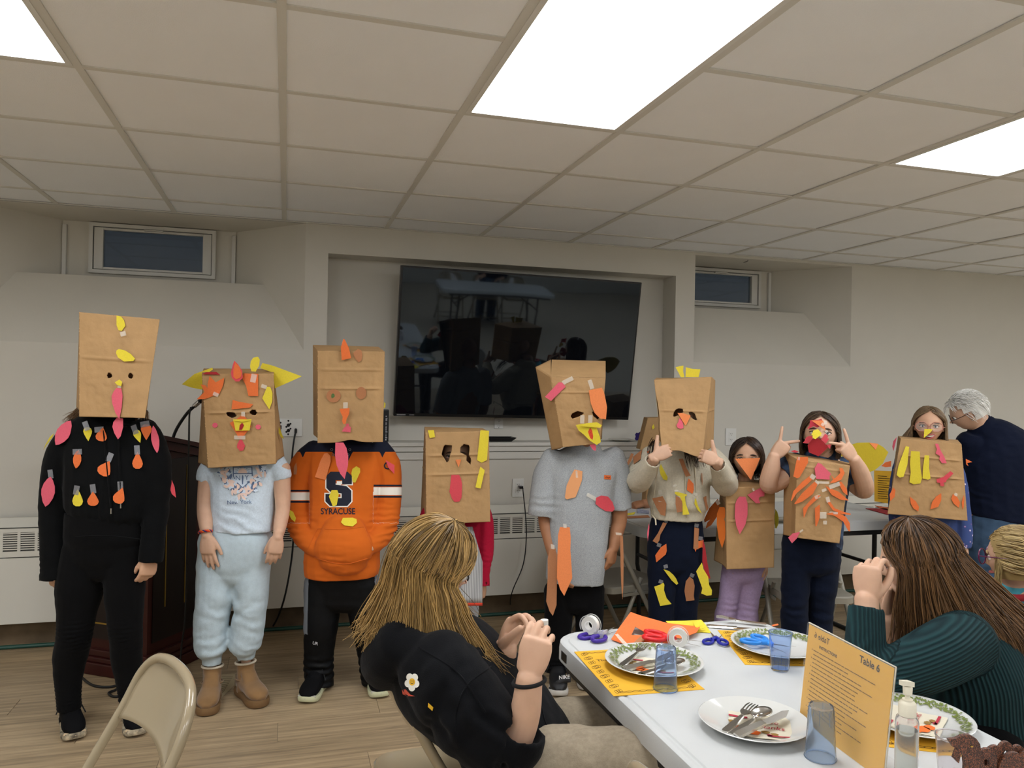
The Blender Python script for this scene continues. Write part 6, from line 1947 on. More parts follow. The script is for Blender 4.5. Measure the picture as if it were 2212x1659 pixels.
# ---------------- seated girl in the black hoodie
f = Fig(1.9,'seated person with long blonde hair and black hoodie, holding a small paper roll',1010)
hc = f.P(936,1212,.0);hf = pv(.80,.38,.46);hu = nrm(CU*.86+CR*.40-CF*.1);HH = .218
v = Vol()
head_vol(v,hc,hf,hu,HH)
S_,F_,U_ = frame(hf,hu)
f.L(v,[(905,1290,.01,52),(908,1360,.02,56),(915,1400,.03,70)],sub=3)
f.L(v,[(925,1400,.02,76,1.1),(972,1450,.02,92,1.3),(1066,1540,.02,88,1.2),(1126,1630,.02,88,1.2),(1142,1690,.02,84,1.3)],side=CR)
f.L(v,[(955,1455,-.15,55),(1085,1600,-.19,40),(1112,1598,-.2,33),(1134,1540,-.215,30),(1144,1465,-.225,25)])
f.L(v,[(985,1440,.20,52),(1075,1530,.2,40),(1095,1500,.14,34),(1085,1440,.06,31),(1092,1400,.0,25)])
hand_vol(v,f.P(1144,1462,-.225),pv(.22,-1,.08),pv(-.25,-.2,-1),.168,(.62,.62,.66,.7),thumb=.35,side=-1,tin=.9,tcurl=.6,splay=.03,fr=.86)
hand_vol(v,f.P(1090,1404,.0),pv(.42,-1,.05),pv(-.55,-.5,.75),.168,(.66,.7,.75,.8),thumb=.45,side=1,tin=.75,tcurl=.5,splay=.04,fr=.86)
f.L(v,[(1110,1665,-.11,72),(1320,1660,-.135,50),(1470,1660,-.17,42),(1480,1880,-.16,32),(1470,2060,-.15,34)])
f.L(v,[(1110,1610,.14,68),(1290,1572,.15,46),(1430,1570,.13,40),(1445,1740,.15,30),(1440,1900,.15,32)])
f.body(v,M_SKIN3,.0026,3)
face(f.root,hc,hf,hu,HH,'#6a7478','#8d7350',mouth='closed')
M_HD = cloth_mat('black fleece hoodie','#08090c',bump=.3,bscale=420)
v = Vol()
f.L(v,[(905,1375,.02,72,1.0),(928,1405,.02,104,1.45),(972,1450,.02,122,1.6),(1064,1530,.02,116,1.5),(1122,1610,.02,118,1.5),(1148,1665,.02,112,1.55),(1154,1700,.02,106,1.55)],side=CR,n=26,cap1='cup')
f.L(v,[(942,1440,-.12,80),(985,1500,-.17,82),(1045,1572,-.20,78),(1085,1606,-.21,70),(1108,1600,-.212,60),(1120,1572,-.214,56)],cap1='cup',n=22)
f.L(v,[(975,1425,.16,76),(1030,1478,.19,70),(1080,1520,.19,60),(1095,1495,.14,52),(1090,1458,.09,48)],cap1='cup',n=22)
f.L(v,[(1120,1500,.0,44,2.2),(1150,1560,.0,56,2.2),(1160,1640,.0,60,2.2)],side=CR)
f.L(v,[(868,1388,-.10,52),(842,1415,-.05,58),(838,1430,.02,58),(848,1415,.09,56),(885,1385,.14,48)],n=16)
f.L(v,[(985,1400,-.04,34),(965,1420,-.10,34),(925,1415,-.13,38),(880,1400,-.11,44)],n=16)
hoodie,sf = f.cloth('hoodie',v,M_HD,voxel=.0055,amp=.0045,freq=(9,9,12),seed=141,zones=[((1080,1560,-.26),.10,pv(1,-.9,0),.05,.007),((960,1560,-.2),.14,pv(1,.4,0),.09,.008),((1040,1470,-.15),.1,pv(1,1,0),.06,.005),((1120,1640,-.1),.12,pv(.2,1,0),.07,.006)])
for pts in([(905,1398),(985,1450),(1030,1510),(1050,1540)],[(1060,1440),(1010,1480),(985,1540),(990,1620)],[(1168,1520),(1178,1560),(1200,1605),(1228,1610)]):
 hs =[sf.hit(*p)[0]for p in spline(pts,8)]
 hs =[h for h in hs if h is not None]
 if len(hs)>3:
  MB().tube(hs,.0022,6).build('seam',M_HD,hoodie,smooth=60)
DC =(890,1473)
its =[]
for k in range(5):
 a = math.radians(72*k+20)
 its.append(poly_item([(DC[0]+9*math.cos(a)+7.5*math.cos(t),DC[1]+12*math.sin(a)+8.5*math.sin(t))for t in np.linspace(0,6.28,14,endpoint=False)],0,1))
its.append(poly_item([(DC[0]+6.5*math.cos(t),DC[1]+8*math.sin(t))for t in np.linspace(0,6.28,14,endpoint=False)],1,1))
for ex in(-2.2,2.2):
 its.append(poly_item([(DC[0]+ex+.9*math.cos(t),DC[1]-2+1.3*math.sin(t))for t in np.linspace(0,6.28,8,endpoint=False)],2))
its.append(poly_item([(DC[0]+3.6*math.cos(t),DC[1]+.8+3.4*math.sin(t))for t in np.linspace(.2,2.94,9)]+[(DC[0]+3.0*math.cos(t),DC[1]+.6+2.4*math.sin(t))for t in np.linspace(2.94,.2,9)],2))
decal('daisy_patch',hoodie,sf,its,[mat('patch white','#dcd9ce',.8),mat('patch yellow','#d9a823',.8),mat('patch ink','#3a2c18',.8)],lift=.003)
decal('print_scrap',hoodie,sf,[poly_item([(868,1490),(876,1489),(886,1500),(896,1504),(880,1504),(870,1500)],0,1),poly_item([(925,1518),(936,1528),(934,1536),(924,1527)],1,1)],[mat('patch coral','#c8503c',.8),mat('patch yellow','#d9a823',.8)],lift=.003)
decal('pocket_lining',hoodie,sf,[poly_item([(1142,1527),(1152,1530),(1160,1540),(1143,1537)],0,1),poly_item([(1152,1529),(1158,1534),(1163,1541),(1156,1538)],1,1)],[mat('patch white','#dcd9ce',.8),mat('patch red','#c02a2a',.8)],lift=.004)
M_BGE = cloth_mat('beige corduroy','#8f8370',noise=.12,nscale=90)
v = Vol()
f.L(v,[(1150,1660,-.11,92,.9),(1220,1660,-.125,88,.9),(1330,1650,-.14,80,.85),(1440,1645,-.17,72,.85),(1488,1690,-.18,66),(1488,1850,-.16,56),(1478,2030,-.15,52)],side=CF,n=22,cap1='cup')
f.L(v,[(1140,1610,.14,90,.9),(1215,1582,.145,82,.9),(1300,1565,.15,72,.85),(1410,1560,.13,66,.85),(1452,1600,.13,60),(1452,1740,.15,50),(1442,1885,.15,46)],side=CF,n=22,cap1='cup')
f.L(v,[(1130,1665,.0,92,1.4),(1165,1670,.0,92,1.4)],side=CR)
f.cloth('trousers',v,M_BGE,voxel=.0065,amp=.006,freq=(8,8,8),seed=147,zones=[((1240,1610,-.2),.10,pv(1,.8,0),.06,.007)])
g1,g2 = f.P(1470,2060,-.15),f.P(1440,1900,.15)
sh =[mat('white shoe','#c9c7c0',.6),mat('white sole','#d8d6ce',.6),mat('white lace','#d0cec8',.8)]
shoe(f.root,g1,CR+.3*CF,.235,.09,sh);shoe(f.root,g2,CR+.3*CF,.235,.09,sh)
a0,a1 = f.P(1141,1500,-.222),f.P(1139,1452,-.226)
ax = nrm(a1-a0);e1 = nrm(np.cross(ax,CF));e2 = np.cross(ax,e1)
wc = f.P(1143,1472,-.2235)
MB().tube([wc+.0345*math.cos(t)*e1+.030*math.sin(t)*e2-ax*.004*math.cos(t+.6)for t in np.linspace(0,6.28,36,endpoint=False)],.0045,8,closed=True).build('hair_tie',mat('black elastic','#09090a',.9),f.root,smooth=80)
rl = MB();pc = f.P(1176,1352,-.13)
rl.tube([pc-CU*.014+.0*CR,pc+CU*.014],.009,14)
tag(rl.build('paper_roll',mat('roll paper','#d8d4cc',.6),None,smooth=50),'tiny white rolled strip of paper held at the blonde fingertips','paper')
M_BLD = hair_mat('blonde hair','#55401f','#c39d60')
r_ = np.random.default_rng(151)
capm = cap_mesh(hc,S_,F_,U_,HH,(.385,.455,.525),lambda x,y,z:((y<.12)|(z>.3)))
RT = scalp(hc,S_,F_,U_,HH,2700,r_,1.1,1.7)
near = -1 if np.dot(S_,CF)>0 else 1
DOWN = -Z
def gb(i,r):
 P,a,s = comb(hc,S_,F_,U_,HH,r,r_,1.22,lift=.13)
 o = P[-1]
 side_ = s*near
 front = np.clip((math.pi-a)/(math.pi-1.22),0,1)
 sp = -.03+.065*front+.03*max(0,front-.6)+.008*r_.normal()
 e = o+DOWN*HH*(.36+.06*r_.random())+CR*sp*.7
 e2 = e+DOWN*HH*(.28+.08*r_.random())+CR*sp*.9-CF*.012*side_
 e3 = e2+DOWN*HH*(.10+.20*r_.random())+CR*(sp*.5+.012*r_.normal())-CF*.01*side_
 return P+[(o+e)/2+CR*sp*.05,e,e2,e3]
shc = f.P(945,1470,.02)
hp = strands('hair',RT,gb,None,None,.0017,26,151,jitter=.006,colliders=[(hc,(.375*HH,.45*HH,.51*HH),np.array([S_,F_,U_]))])
hair_obj([capm,hp],M_BLD,f.root)
# ---------------- seated girl in the green sweater
f = Fig(2.05,'seated person with very long brown hair and dark green ribbed sweater, elbow on table',2050)
hc = f.P(1985,1205,.02);hf = pv(-.86,.22,.42);hu = nrm(CU*.95-CR*.2);HH = .212
v = Vol()
head_vol(v,hc,hf,hu,HH)
S_,F_,U_ = frame(hf,hu)
f.L(v,[(2010,1270,.02,44),(2030,1330,.03,48),(2040,1370,.03,60)],sub=3)
f.L(v,[(2050,1360,.02,70,1.2),(2090,1430,.02,90,1.3),(2110,1530,.02,88,1.2),(2125,1640,.02,92,1.2)],side=CR)
f.L(v,[(2075,1400,-.14,50),(1960,1455,-.17,40),(1880,1466,-.15,34),(1872,1400,-.12,32),(1872,1320,-.09,24),(1872,1295,-.08,24)])
f.L(v,[(2040,1390,.2,48),(1975,1440,.22,38),(1935,1400,.15,30),(1925,1330,.07,24)])
hand_vol(v,f.P(1873,1296,-.08),pv(.05,-1,.1),pv(-.75,-.1,-.66),.17,(.68,.8,.88,.95),thumb=.5,side=1,tin=.75,tcurl=.6,splay=.03,fr=.84)
hand_vol(v,f.P(1925,1326,.07),pv(-.1,-1,0),pv(-.4,0,.9),.165,(.8,.85,.9,.95),thumb=.4,side=1,tin=.5)
f.L(v,[(2120,1650,-.1,70),(1960,1650,-.1,52),(1855,1645,-.08,44),(1850,1850,-.05,40),(1850,1990,-.05,38)])
f.L(v,[(2120,1610,.16,70),(1980,1595,.16,50),(1885,1590,.16,42),(1880,1750,.18,38),(1880,1880,.18,36)])
f.body(v,M_SKIN3,.0028,3)
face(f.root,hc,hf,hu,HH,'#4a3c30','#4a3626',mouth='closed')
m,nt,b = node_mat('dark green rib knit')
b.inputs['Base Color'].default_value = lin('#1d3f3e');b.inputs['Roughness'].default_value = .9;b.inputs['Specular IOR Level'].default_value = .2
at = nt.nodes.new('ShaderNodeAttribute');at.attribute_name = 'rib'
sn = nt.nodes.new('ShaderNodeMath');sn.operation = 'SINE';ml = nt.nodes.new('ShaderNodeMath');ml.operation = 'MULTIPLY';ml.inputs[1].default_value = 2*math.pi/.0085
nt.links.new(at.outputs['Fac'],ml.inputs[0]);nt.links.new(ml.outputs[0],sn.inputs[0])
bp = nt.nodes.new('ShaderNodeBump');bp.inputs['Strength'].default_value = .9;bp.inputs['Distance'].default_value = .002
nt.links.new(sn.outputs[0],bp.inputs['Height']);nt.links.new(bp.outputs[0],b.inputs['Normal'])
r2 = nt.nodes.new('ShaderNodeValToRGB');r2.color_ramp.elements[0].color = lin('#12262a');r2.color_ramp.elements[1].color = lin('#1e3b3e')
mp_ = nt.nodes.new('ShaderNodeMapRange');mp_.inputs[1].default_value = -1
nt.links.new(sn.outputs[0],mp_.inputs[0]);nt.links.new(mp_.outputs[0],r2.inputs[0]);nt.links.new(r2.outputs[0],b.inputs['Base Color'])
def rib(V):
 """ribs run along forearm, upper arm and body: the coordinate across each of them"""
 A =[(f.P(1872,1480,-.15),f.P(1872,1310,-.09)),(f.P(2075,1400,-.14),f.P(1885,1470,-.15)),(f.P(2070,1380,.02),f.P(2125,1640,.02))]
 best = np.full(len(V),9e9);val = np.zeros(len(V))
 for k,(a,c)in enumerate(A):
  ax = nrm(c-a);t = np.clip((V-a)@ax,0,np.linalg.norm(c-a))
  q = V-a-t[:,None]*ax
  dist = np.linalg.norm(q,axis=1)*(1.0 if k<2 else.45)
  cr_ = nrm(np.cross(ax,CF))
  w = dist<best
  best[w] = dist[w];val[w] =(q@cr_)[w]
 return{'rib':val}
v = Vol()
f.L(v,[(2030,1345,.02,62,1.1),(2052,1372,.02,90,1.45),(2085,1430,.02,108,1.5),(2110,1520,.02,104,1.4),(2125,1600,.02,106,1.4),(2135,1690,.02,108,1.4)],side=CR,n=26,cap1='cup')
f.L(v,[(2085,1385,-.1,64),(2030,1415,-.15,62),(1950,1452,-.17,54),(1890,1470,-.155,46),(1868,1450,-.14,42),(1868,1400,-.12,40),(1870,1340,-.10,36),(1871,1312,-.09,35)],cap1='cup',n=22)
f.L(v,[(2045,1380,.16,58),(1990,1425,.21,50),(1945,1430,.19,42),(1932,1390,.14,36)],cap1='cup',n=20)
swt,sf = f.cloth('sweater',v,m,voxel=.0055,amp=.0025,seed=161,zones=[((1880,1440,-.2),.06,pv(1,1,0),.026,.006)],attrs=rib)
v = Vol()
f.L(v,[(2140,1640,-.1,100,.9),(2040,1650,-.1,84,.9),(1930,1640,-.1,72,.9),(1850,1650,-.08,62),(1848,1800,-.06,52),(1848,1975,-.05,48)],side=CF,n=20,cap1='cup')
f.L(v,[(2140,1610,.16,96,.9),(2040,1600,.16,80,.9),(1950,1590,.16,68,.9),(1880,1600,.16,58),(1878,1720,.17,48),(1878,1865,.18,44)],side=CF,n=20,cap1='cup')
f.L(v,[(2130,1620,.02,110,1.2),(2140,1660,.02,110,1.2)],side=CR)
f.cloth('trousers',v,cloth_mat('black sweat','#08080a'),amp=.004,seed=163)
sh =[mat('dark sneaker','#17181c',.7),mat('white shoe sole','#c9c6c0',.6),mat('black lace','#08080a',.8)]
shoe(f.root,f.P(1850,1990,-.05),-CR,.23,.09,sh);shoe(f.root,f.P(1880,1880,.18),-CR,.23,.09,sh)
capm = cap_mesh(hc,S_,F_,U_,HH,(.385,.455,.525),lambda x,y,z:((y<.2)|(z>.22)))
RT = scalp(hc,S_,F_,U_,HH,2400,r_,1.1,1.7)
near = -1 if np.dot(S_,CF)>0 else 1
def gg(i,r):
 P,a,s = comb(hc,S_,F_,U_,HH,r,r_,1.05,lift=.12)
 o = P[-1]
 side_ = s*near
 front = np.clip((math.pi-a)/(math.pi-1.05),0,1)
 w = 1-front
 e = o+DOWN*HH*.45+CR*(.005+.085*w+.01*r_.normal())-CF*.02*side_*w
 e2 = e+DOWN*HH*(.36+.16*r_.random())+CR*(.085*w+.012*r_.normal())-CF*.05*w
 e3 = e2+DOWN*HH*(.10+w*(.22+.3*r_.random()))+CR*(.045*w+.012*r_.normal())
 return P+[e,e2,e3]
hp = strands('hair',RT,gg,None,None,.0018,26,171,jitter=.006,colliders=[(hc,(.375*HH,.45*HH,.51*HH),np.array([S_,F_,U_])),(f.P(2092,1450,.0),(.125,.175,.12),np.array([CR,CF,CU]))])
hair_obj([capm,hp],hair_mat('chestnut hair','#2e1f13','#7d5a38'),f.root)
# ---------------- child at the far right
f = Fig(2.6,'small blonde person in a teal top at the right edge, purple glasses, hair tied back',2200)
hc = f.P(2196,1203,.0);hf = pv(-.62,.1,.78);hu = CU;HH = .2
v = Vol()
head_vol(v,hc,hf,hu,HH)
S_,F_,U_ = frame(hf,hu)
f.L(v,[(2200,1250,.02,32),(2206,1300,.03,36)])
f.L(v,[(2208,1285,.03,50,1),(2212,1325,.03,82,.8),(2212,1420,.03,80,.8),(2212,1520,.03,82,.85)])
f.L(v,[(2150,1330,.0,34),(2135,1420,.05,26),(2110,1440,.15,20)])
f.L(v,[(2275,1330,.05,34),(2285,1420,.1,26),(2240,1450,.2,20)])
hand_vol(v,f.P(2110,1440,.15),pv(-.8,.3,.4),pv(0,-1,0),.14,(.3,.3,.3,.3),side=1)
hand_vol(v,f.P(2240,1450,.2),pv(-.8,.3,.4),pv(0,-1,0),.14,(.3,.3,.3,.3),side=-1)
f.L(v,[(2200,1530,.0,46),(2080,1535,.1,34),(2055,1560,.13,30),(2050,1660,.14,28),(2050,1745,.14,26)])
f.L(v,[(2250,1530,.15,46),(2150,1525,.26,34),(2125,1545,.28,30),(2120,1630,.28,28),(2120,1700,.28,26)])
f.body(v,M_SKIN3)
face(f.root,hc,hf,hu,HH,'#6a7a80','#a08a60',mouth='closed')
M_TEAL = cloth_mat('teal jersey','#4f9dab',noise=.04)
v = Vol()
f.L(v,[(2206,1275,.03,46,1),(2210,1300,.03,74,.9),(2212,1350,.03,88,.8),(2212,1440,.03,84,.82),(2212,1530,.03,88,.85)],cap1='cup')
f.L(v,[(2165,1312,.02,40),(2146,1370,.02,37),(2134,1420,.05,34)],cap1='cup')
f.L(v,[(2265,1312,.04,40),(2282,1370,.06,37),(2284,1420,.1,33)],cap1='cup')
shirt,sf = f.cloth('t_shirt',v,M_TEAL,amp=.005,seed=181,zones=[((2160,1320,-.05),.08,pv(1,1,0),.04,.005)])
ap = MB()
ap.tube([f.P(2203+52*math.cos(a),1278+18*math.sin(a)-4,.03-.085*math.sin(a))for a in np.linspace(0,6.28,30,endpoint=False)],.012,8,closed=True)
ap.tube([f.P(2156,1286,.04),f.P(2146,1330,.08),f.P(2140,1400,.13)],.016,8)
ap.build('apron_strap',mat('dark red cotton','#8d1f26',.9),f.root,smooth=70)
v = Vol()
f.L(v,[(2210,1525,-.0,66,.9),(2080,1530,.1,54,.9),(2050,1560,.13,46),(2050,1735,.14,34)],side=CF,cap1='cup')
f.L(v,[(2250,1525,.15,66,.9),(2150,1520,.26,54,.9),(2120,1540,.28,46),(2120,1690,.28,34)],side=CF,cap1='cup')
f.cloth('trousers',v,mat('blue denim','#3c5688'),amp=.004,seed=183)
shoe(f.root,f.P(2050,1745,.14),CF-CR,.19,.08,sh);shoe(f.root,f.P(2120,1700,.28),CF-CR,.19,.08,sh)
capm = cap_mesh(hc,S_,F_,U_,HH,(.38,.455,.525),lambda x,y,z:(y<.24+.5*np.maximum(z-.1,0))&((z>-.36)|(y<-.2)))
RT =[]
for k in range(900):
 a = r_.uniform(0,2*math.pi);t = r_.uniform(.1,1.85)
 x,y,z = math.sin(t)*math.sin(a),math.sin(t)*math.cos(a),math.cos(t)
 if y>.5 and z<.55:
  continue
 RT.append(hc+HH*(.39*x*S_+.462*y*F_+.535*z*U_))
knot = hc+HH*(-.62*F_-.12*U_)
def gt(i,r):
 a = r+nrm(nrm(knot-r)+nrm(r-hc)*.55)*HH*.35
 b_ = knot+HH*.08*np.array([r_.normal(),r_.normal(),r_.normal()])
 t_ = b_+DOWN*HH*(.25+.3*r_.random())-F_*HH*(.18+.12*r_.random())
 return[r,a,b_,t_,t_+DOWN*HH*.35]
hp = strands('hair',RT,gt,None,None,.0022,18,191,jitter=.004,colliders=[(hc,(.375*HH,.45*HH,.52*HH),np.array([S_,F_,U_]))])
W1_ = strands('hair',[hc+HH*(s2*.37*S_+(.18-.1*r_.random())*F_+.05*U_)for s2 in(-1,1)for k in range(40)],lambda i,r:[r,r+DOWN*HH*.3+nrm(r-hc)*.004,r+DOWN*HH*(.6+.3*r_.random())+F_*.01],None,None,.0012,10,5,jitter=.006)
hair_obj([capm,hp,W1_],hair_mat('fair blonde hair','#7a6238','#d6bd84'),f.root)
gl = MB()
for s2 in(-1,1):
 gc = hc+HH*(s2*.165*S_+.47*F_-.0*U_)
 gl.tube([gc+HH*(.145*math.cos(a)*S_+.13*math.sin(a)*U_)for a in np.linspace(0,6.28,20,endpoint=False)],.0024,6,closed=True)
 gl.tube([gc+HH*(s2*.145*S_+.03*U_),gc+HH*(s2*.2*S_+.03*U_-.1*F_),hc+HH*(s2*.385*S_-.02*F_+.02*U_)],.002,6)
gl.build('glasses',mat('purple plastic','#5a1740',.3),f.root,smooth=50)
# ------ tables
M_TBL = mat('white blow-moulded plastic','#bfc1c0',.42,noise=.02,nscale=8,bump=.08,bscale=300)
M_LEGB = mat('black powder coat','#141416',.45)
def rrect(x0,x1,y0,y1,r,n=6):
 out =[]
 for cx,cy,a0 in((x1-r,y1-r,0),(x0+r,y1-r,90),(x0+r,y0+r,180),(x1-r,y0+r,270)):
  for k in range(n+1):
   a = math.radians(a0+90*k/n)
   out.append((cx+r*math.cos(a),cy+r*math.sin(a)))
 return out
def folding_table(x0,x1,y0,y1,label,along='y',group=None):
 t = empty('folding_table',((x0+x1)/2,(y0+y1)/2,0),label,'table',group)
 H = .74
 lv =[(0,H-.004,.018),(0,H,.030),(1,H,.032)]
 rings =[(.0,H-.052,.004),(.0,H-.05,.0),(.0,H-.018,.0),(.003,H-.004,.0),(.008,H-.001,.0),(.018,H-.001,0),(.021,H-.003,0),(.026,H-.003,0),(.029,H,0)]
 vs,fs =[],[]
 for ins,z,_ in rings:
  vs+=[(x,y,z)for x,y in rrect(x0+ins,x1-ins,y0+ins,y1-ins,.10-ins)]
 k = len(vs)//len(rings)
 for i in range(len(rings)-1):
  for j in range(k):
   fs.append((i*k+j,i*k+(j+1)%k,(i+1)*k+(j+1)%k,(i+1)*k+j))
 fs.append(tuple((len(rings)-1)*k+j for j in range(k)))
 fs.append(tuple(reversed(range(k))))
 MB().add(vs,fs).build('tabletop',M_TBL,t,smooth=35)
 f = MB()
 if along=='y':
  for x in(x0+.03,x1-.03):
   f.box((x-.012,y0+.1,H-.082),(x+.012,y1-.1,H-.053))
 else:
  for y in(y0+.03,y1-.03):
   f.box((x0+.1,y-.012,H-.082),(x1-.1,y+.012,H-.053))
 f.build('rail',M_LEGB,t)
 xm,ym =(x0+x1)/2,(y0+y1)/2
 for sg in(-1,1):
  l = MB()
  if along=='y':
   e = ym+sg*((y1-y0)/2-.28)
   p = lambda a,b_,z:(xm+a,e+b_,z)
  else:
   e = xm+sg*((x1-x0)/2-.28)
   p = lambda a,b_,z:(e+b_,ym+a,z)
  w = .27
  for s2 in(-1,1):
   l.tube([p(s2*w,0,H-.055),p(s2*w,0,.40),p(s2*(w-.03),sg*.0,.34),p(s2*(w-.03),0,.02)],.0135,8)
  l.tube([p(-w,0,.46),p(w,0,.46)],.011,8)
  l.tube([p(-w-.04,0,.013),p(w+.04,0,.013)],.013,8)
  l.tube([p(0,0,.46),p(0,-sg*.36,H-.06)],.010,8)
  l.build('leg_frame',M_LEGB,t,smooth=60)
 return t
TA =(.766,1.476,.335,2.165)
ft = folding_table(*TA,'white plastic folding table in front laid with plates, blue cups and craft paper')
MB().box((TA[0]-.0015,2.02,.698),(TA[0]+.01,2.06,.722)).build('table_label',M_BLK,ft)
bt_ = folding_table(1.80,3.63,3.645,4.42,'white plastic folding table along the wall behind the costumed children','x')
ZT = .7402
M_PLATE = mat('white glass plate','#cbccc8',.12,spec=.6,coat=.4)
M_GRN = mat('plate print green','#6d7a3c',.3)
M_YEL = mat('yellow copy paper','#d9a526',.8,noise=.02,nscale=30)
M_INK = mat('print brown','#5c4216',.8)
M_NAP = mat('cream napkin','#cfc8b3',.9,bump=.2,bscale=200)
M_NR = mat('napkin red','#a8283a',.85);M_NO = mat('napkin orange','#e46a22',.85);M_NG = mat('napkin leaf','#8a6a30',.85)
M_STEEL = mat('stainless steel','#d2d0cb',.22,metal=1)
def rot2(x,y,a):
 c,s_ = math.cos(a),math.sin(a)
 return c*x-s_*y,s_*x+c*y
def sheet(name,pts,z,m,parent=None,th=.0008,**kw):
 o = MB().prism([(x,y,z)for x,y in pts],(0,0,1),th).build(name,m,parent)
 for k,v_ in kw.items():
  o[k] = v_
 return o
def placemat(cx,cy,w,h,a,label):
 R = lambda x,y:(cx+rot2(x,y,a)[0],cy+rot2(x,y,a)[1])
 o = sheet('placemat',[R(-w/2,-h/2),R(w/2,-h/2),R(w/2,h/2),R(-w/2,h/2)],ZT,M_YEL,label=label,category='placemat',group='yellow printed placemats')
 pr = MB()
 z = ZT+.0009
 for sx in(-1,1):
  for k in range(9):
   y = -h*.42+h*.84*k/8
   for q in range(3):
    x = sx*(w/2-.022)+(q-1)*.006
    pts =[(x+(.007 if k%2 else.004)*math.cos(t),y+.009*math.sin(t)+(q-1)*.003)for t in np.linspace(0,6.28,9,endpoint=False)]
    pr.tube([(*R(*p),z)for p in pts],.0006,4,closed=True)
 for sy in(-1,1):
  for k in range(11):
   x = -w*.38+w*.76*k/10
   pts =[(x+.009*math.cos(t),sy*(h/2-.018)+.004*math.sin(t))for t in np.linspace(0,6.28,9,endpoint=False)]
   pr.tube([(*R(*p),z)for p in pts],.0006,4,closed=True)
 vs,fs = text_mesh('Thanksgiving',.02,True)
 pr.add([(*R(x-w*.12,y+h*.25),z)for x,y in vs],fs)
 pr.build('border_print',M_INK,o)
 return o
def plate(cx,cy,r,label,rim=True,lift=.001):
 o = empty('dinner_plate',(cx,cy,ZT),label,'plate','dinner plates')
 M = Matrix.Translation((cx,cy,ZT+lift))
 prof =[(0,.002),(r*.55,.002),(r*.62,.004),(r*.93,.017),(r*.99,.020),(r,.0215),(r*.985,.0225),(r*.92,.0195),(r*.66,.0075),(r*.58,.0055),(0,.005)]
 MB().lathe(prof,56,M=M).build('dish',M_PLATE,o,smooth=50)
 if rim:
  pr = MB()
  rr = np.random.default_rng(int(cx*1000))
  for k in range(130):
   a = 2*math.pi*k/130
   for q in range(3):
    t = rr.uniform(.74,.92);aa = a+rr.uniform(-.02,.02)
    z = ZT+lift+.0095+(t-.66)/.26*.0115+.0012
    le,wd = rr.uniform(.008,.013),.0024
    dr = aa+rr.uniform(-.9,.9)+(0 if q else 1.2)
    c = np.array([cx+r*t*math.cos(aa),cy+r*t*math.sin(aa),z])
    d = np.array([math.cos(dr),math.sin(dr),math.cos(dr-aa)*.42]);s_ = np.array([-math.sin(dr),math.cos(dr),-math.sin(dr-aa)*.42])
    pr.add([c-d*le/2,c+s_*wd,c+d*le/2,c-s_*wd],[(0,1,2,3)])
  pr.build('leaf_rim_print',M_GRN,o)
 return o
def napkin(cx,cy,a,label,w=.125,h=.12,words=True):
 z = ZT+.0075
 R = lambda x,y,dz = 0:(cx+rot2(x,y,a)[0],cy+rot2(x,y,a)[1],z+dz+.10*max(0,math.hypot(x,y)-.055))
 n = 10
 vs,fs =[],[]
 for layer in(0,1):
  o_ = len(vs)
  for i in range(n+1):
   for j in range(n+1):
    vs.append(R((i/n-.5)*w+.004*layer,(j/n-.5)*h,.0012*layer+.0008*math.sin(i*1.3+j)))
  fs+=[(o_+i*(n+1)+j,o_+(i+1)*(n+1)+j,o_+(i+1)*(n+1)+j+1,o_+i*(n+1)+j+1)for i in range(n)for j in range(n)]
 o = MB().add(vs,fs).build('napkin',M_NAP,None,smooth=60)
 tag(o,label,'napkin','harvest print napkins')
 pr = MB()
 Z3 = lambda x,y:R(x,y,.0032)
 def st(x0,y0,x1,y1,mi):
  k = 6
  for i in range(k):
   xa,xb = x0+(x1-x0)*i/k,x0+(x1-x0)*(i+1)/k
   pr.add([Z3(xa,y0),Z3(xb,y0),Z3(xb,y1),Z3(xa,y1)],[(0,1,2,3)],mi)
 st(-w/2,h/2-.03,-w*.18,h/2-.022,0)
 st(w*.12,-h/2+.012,w/2,-h/2+.018,0)
 for px,py,rr,mi in((-.03,-.03,.017,1),(-.012,-.038,.014,1),(-.045,-.022,.011,1),(.012,-.03,.009,2),(-.055,.005,.009,2),(-.045,.018,.007,2),(.03,-.036,.008,2),(.02,-.043,.006,0)):
  pts =[Z3(px+rr*math.cos(t)*(1+.15*math.sin(5*t)),py+rr*.8*math.sin(t))for t in np.linspace(0,6.28,14,endpoint=False)]
  pr.add(pts,[tuple(range(14))],mi)
 if words:
  for wd,oy in(('Give',.022),('Thanks',-.004)):
   v2,f2 = text_mesh(wd,.024)
   pr.add([Z3(x*.9+.022+.2*y,y+oy)for x,y in v2],f2,0)
 pr.build('napkin_print',[M_NR,M_NO,M_NG],o)
 return o
placemat(.885,1.83,.235,.31,-.06,'yellow printed placemat under the plate nearest the blonde seated person')
placemat(1.335,1.90,.22,.29,-.3,'yellow printed placemat under the plate with light blue scissors')
placemat(1.345,1.39,.20,.28,-.5,'yellow printed placemat under the plate behind the pump bottle')
plate(.94,1.835,.128,'white plate with green leaf rim and two forks, at the table corner')
plate(.985,1.452,.117,'plain white plate with fork, spoon and knife in front of the yellow sign',rim=False)
plate(1.345,1.875,.128,'white plate with green leaf rim holding light blue scissors')
plate(1.345,1.385,.122,'white plate with green leaf rim behind the pump bottle, napkin only')
napkin(.925,1.82,-.5,'harvest napkin under the forks on the leaf-rimmed corner plate',words=False)
napkin(.99,1.44,-.55,'harvest napkin lettered in red under the cutlery on the plain plate')
napkin(1.335,1.38,.6,'harvest napkin with pumpkins on the plate behind the pump bottle')
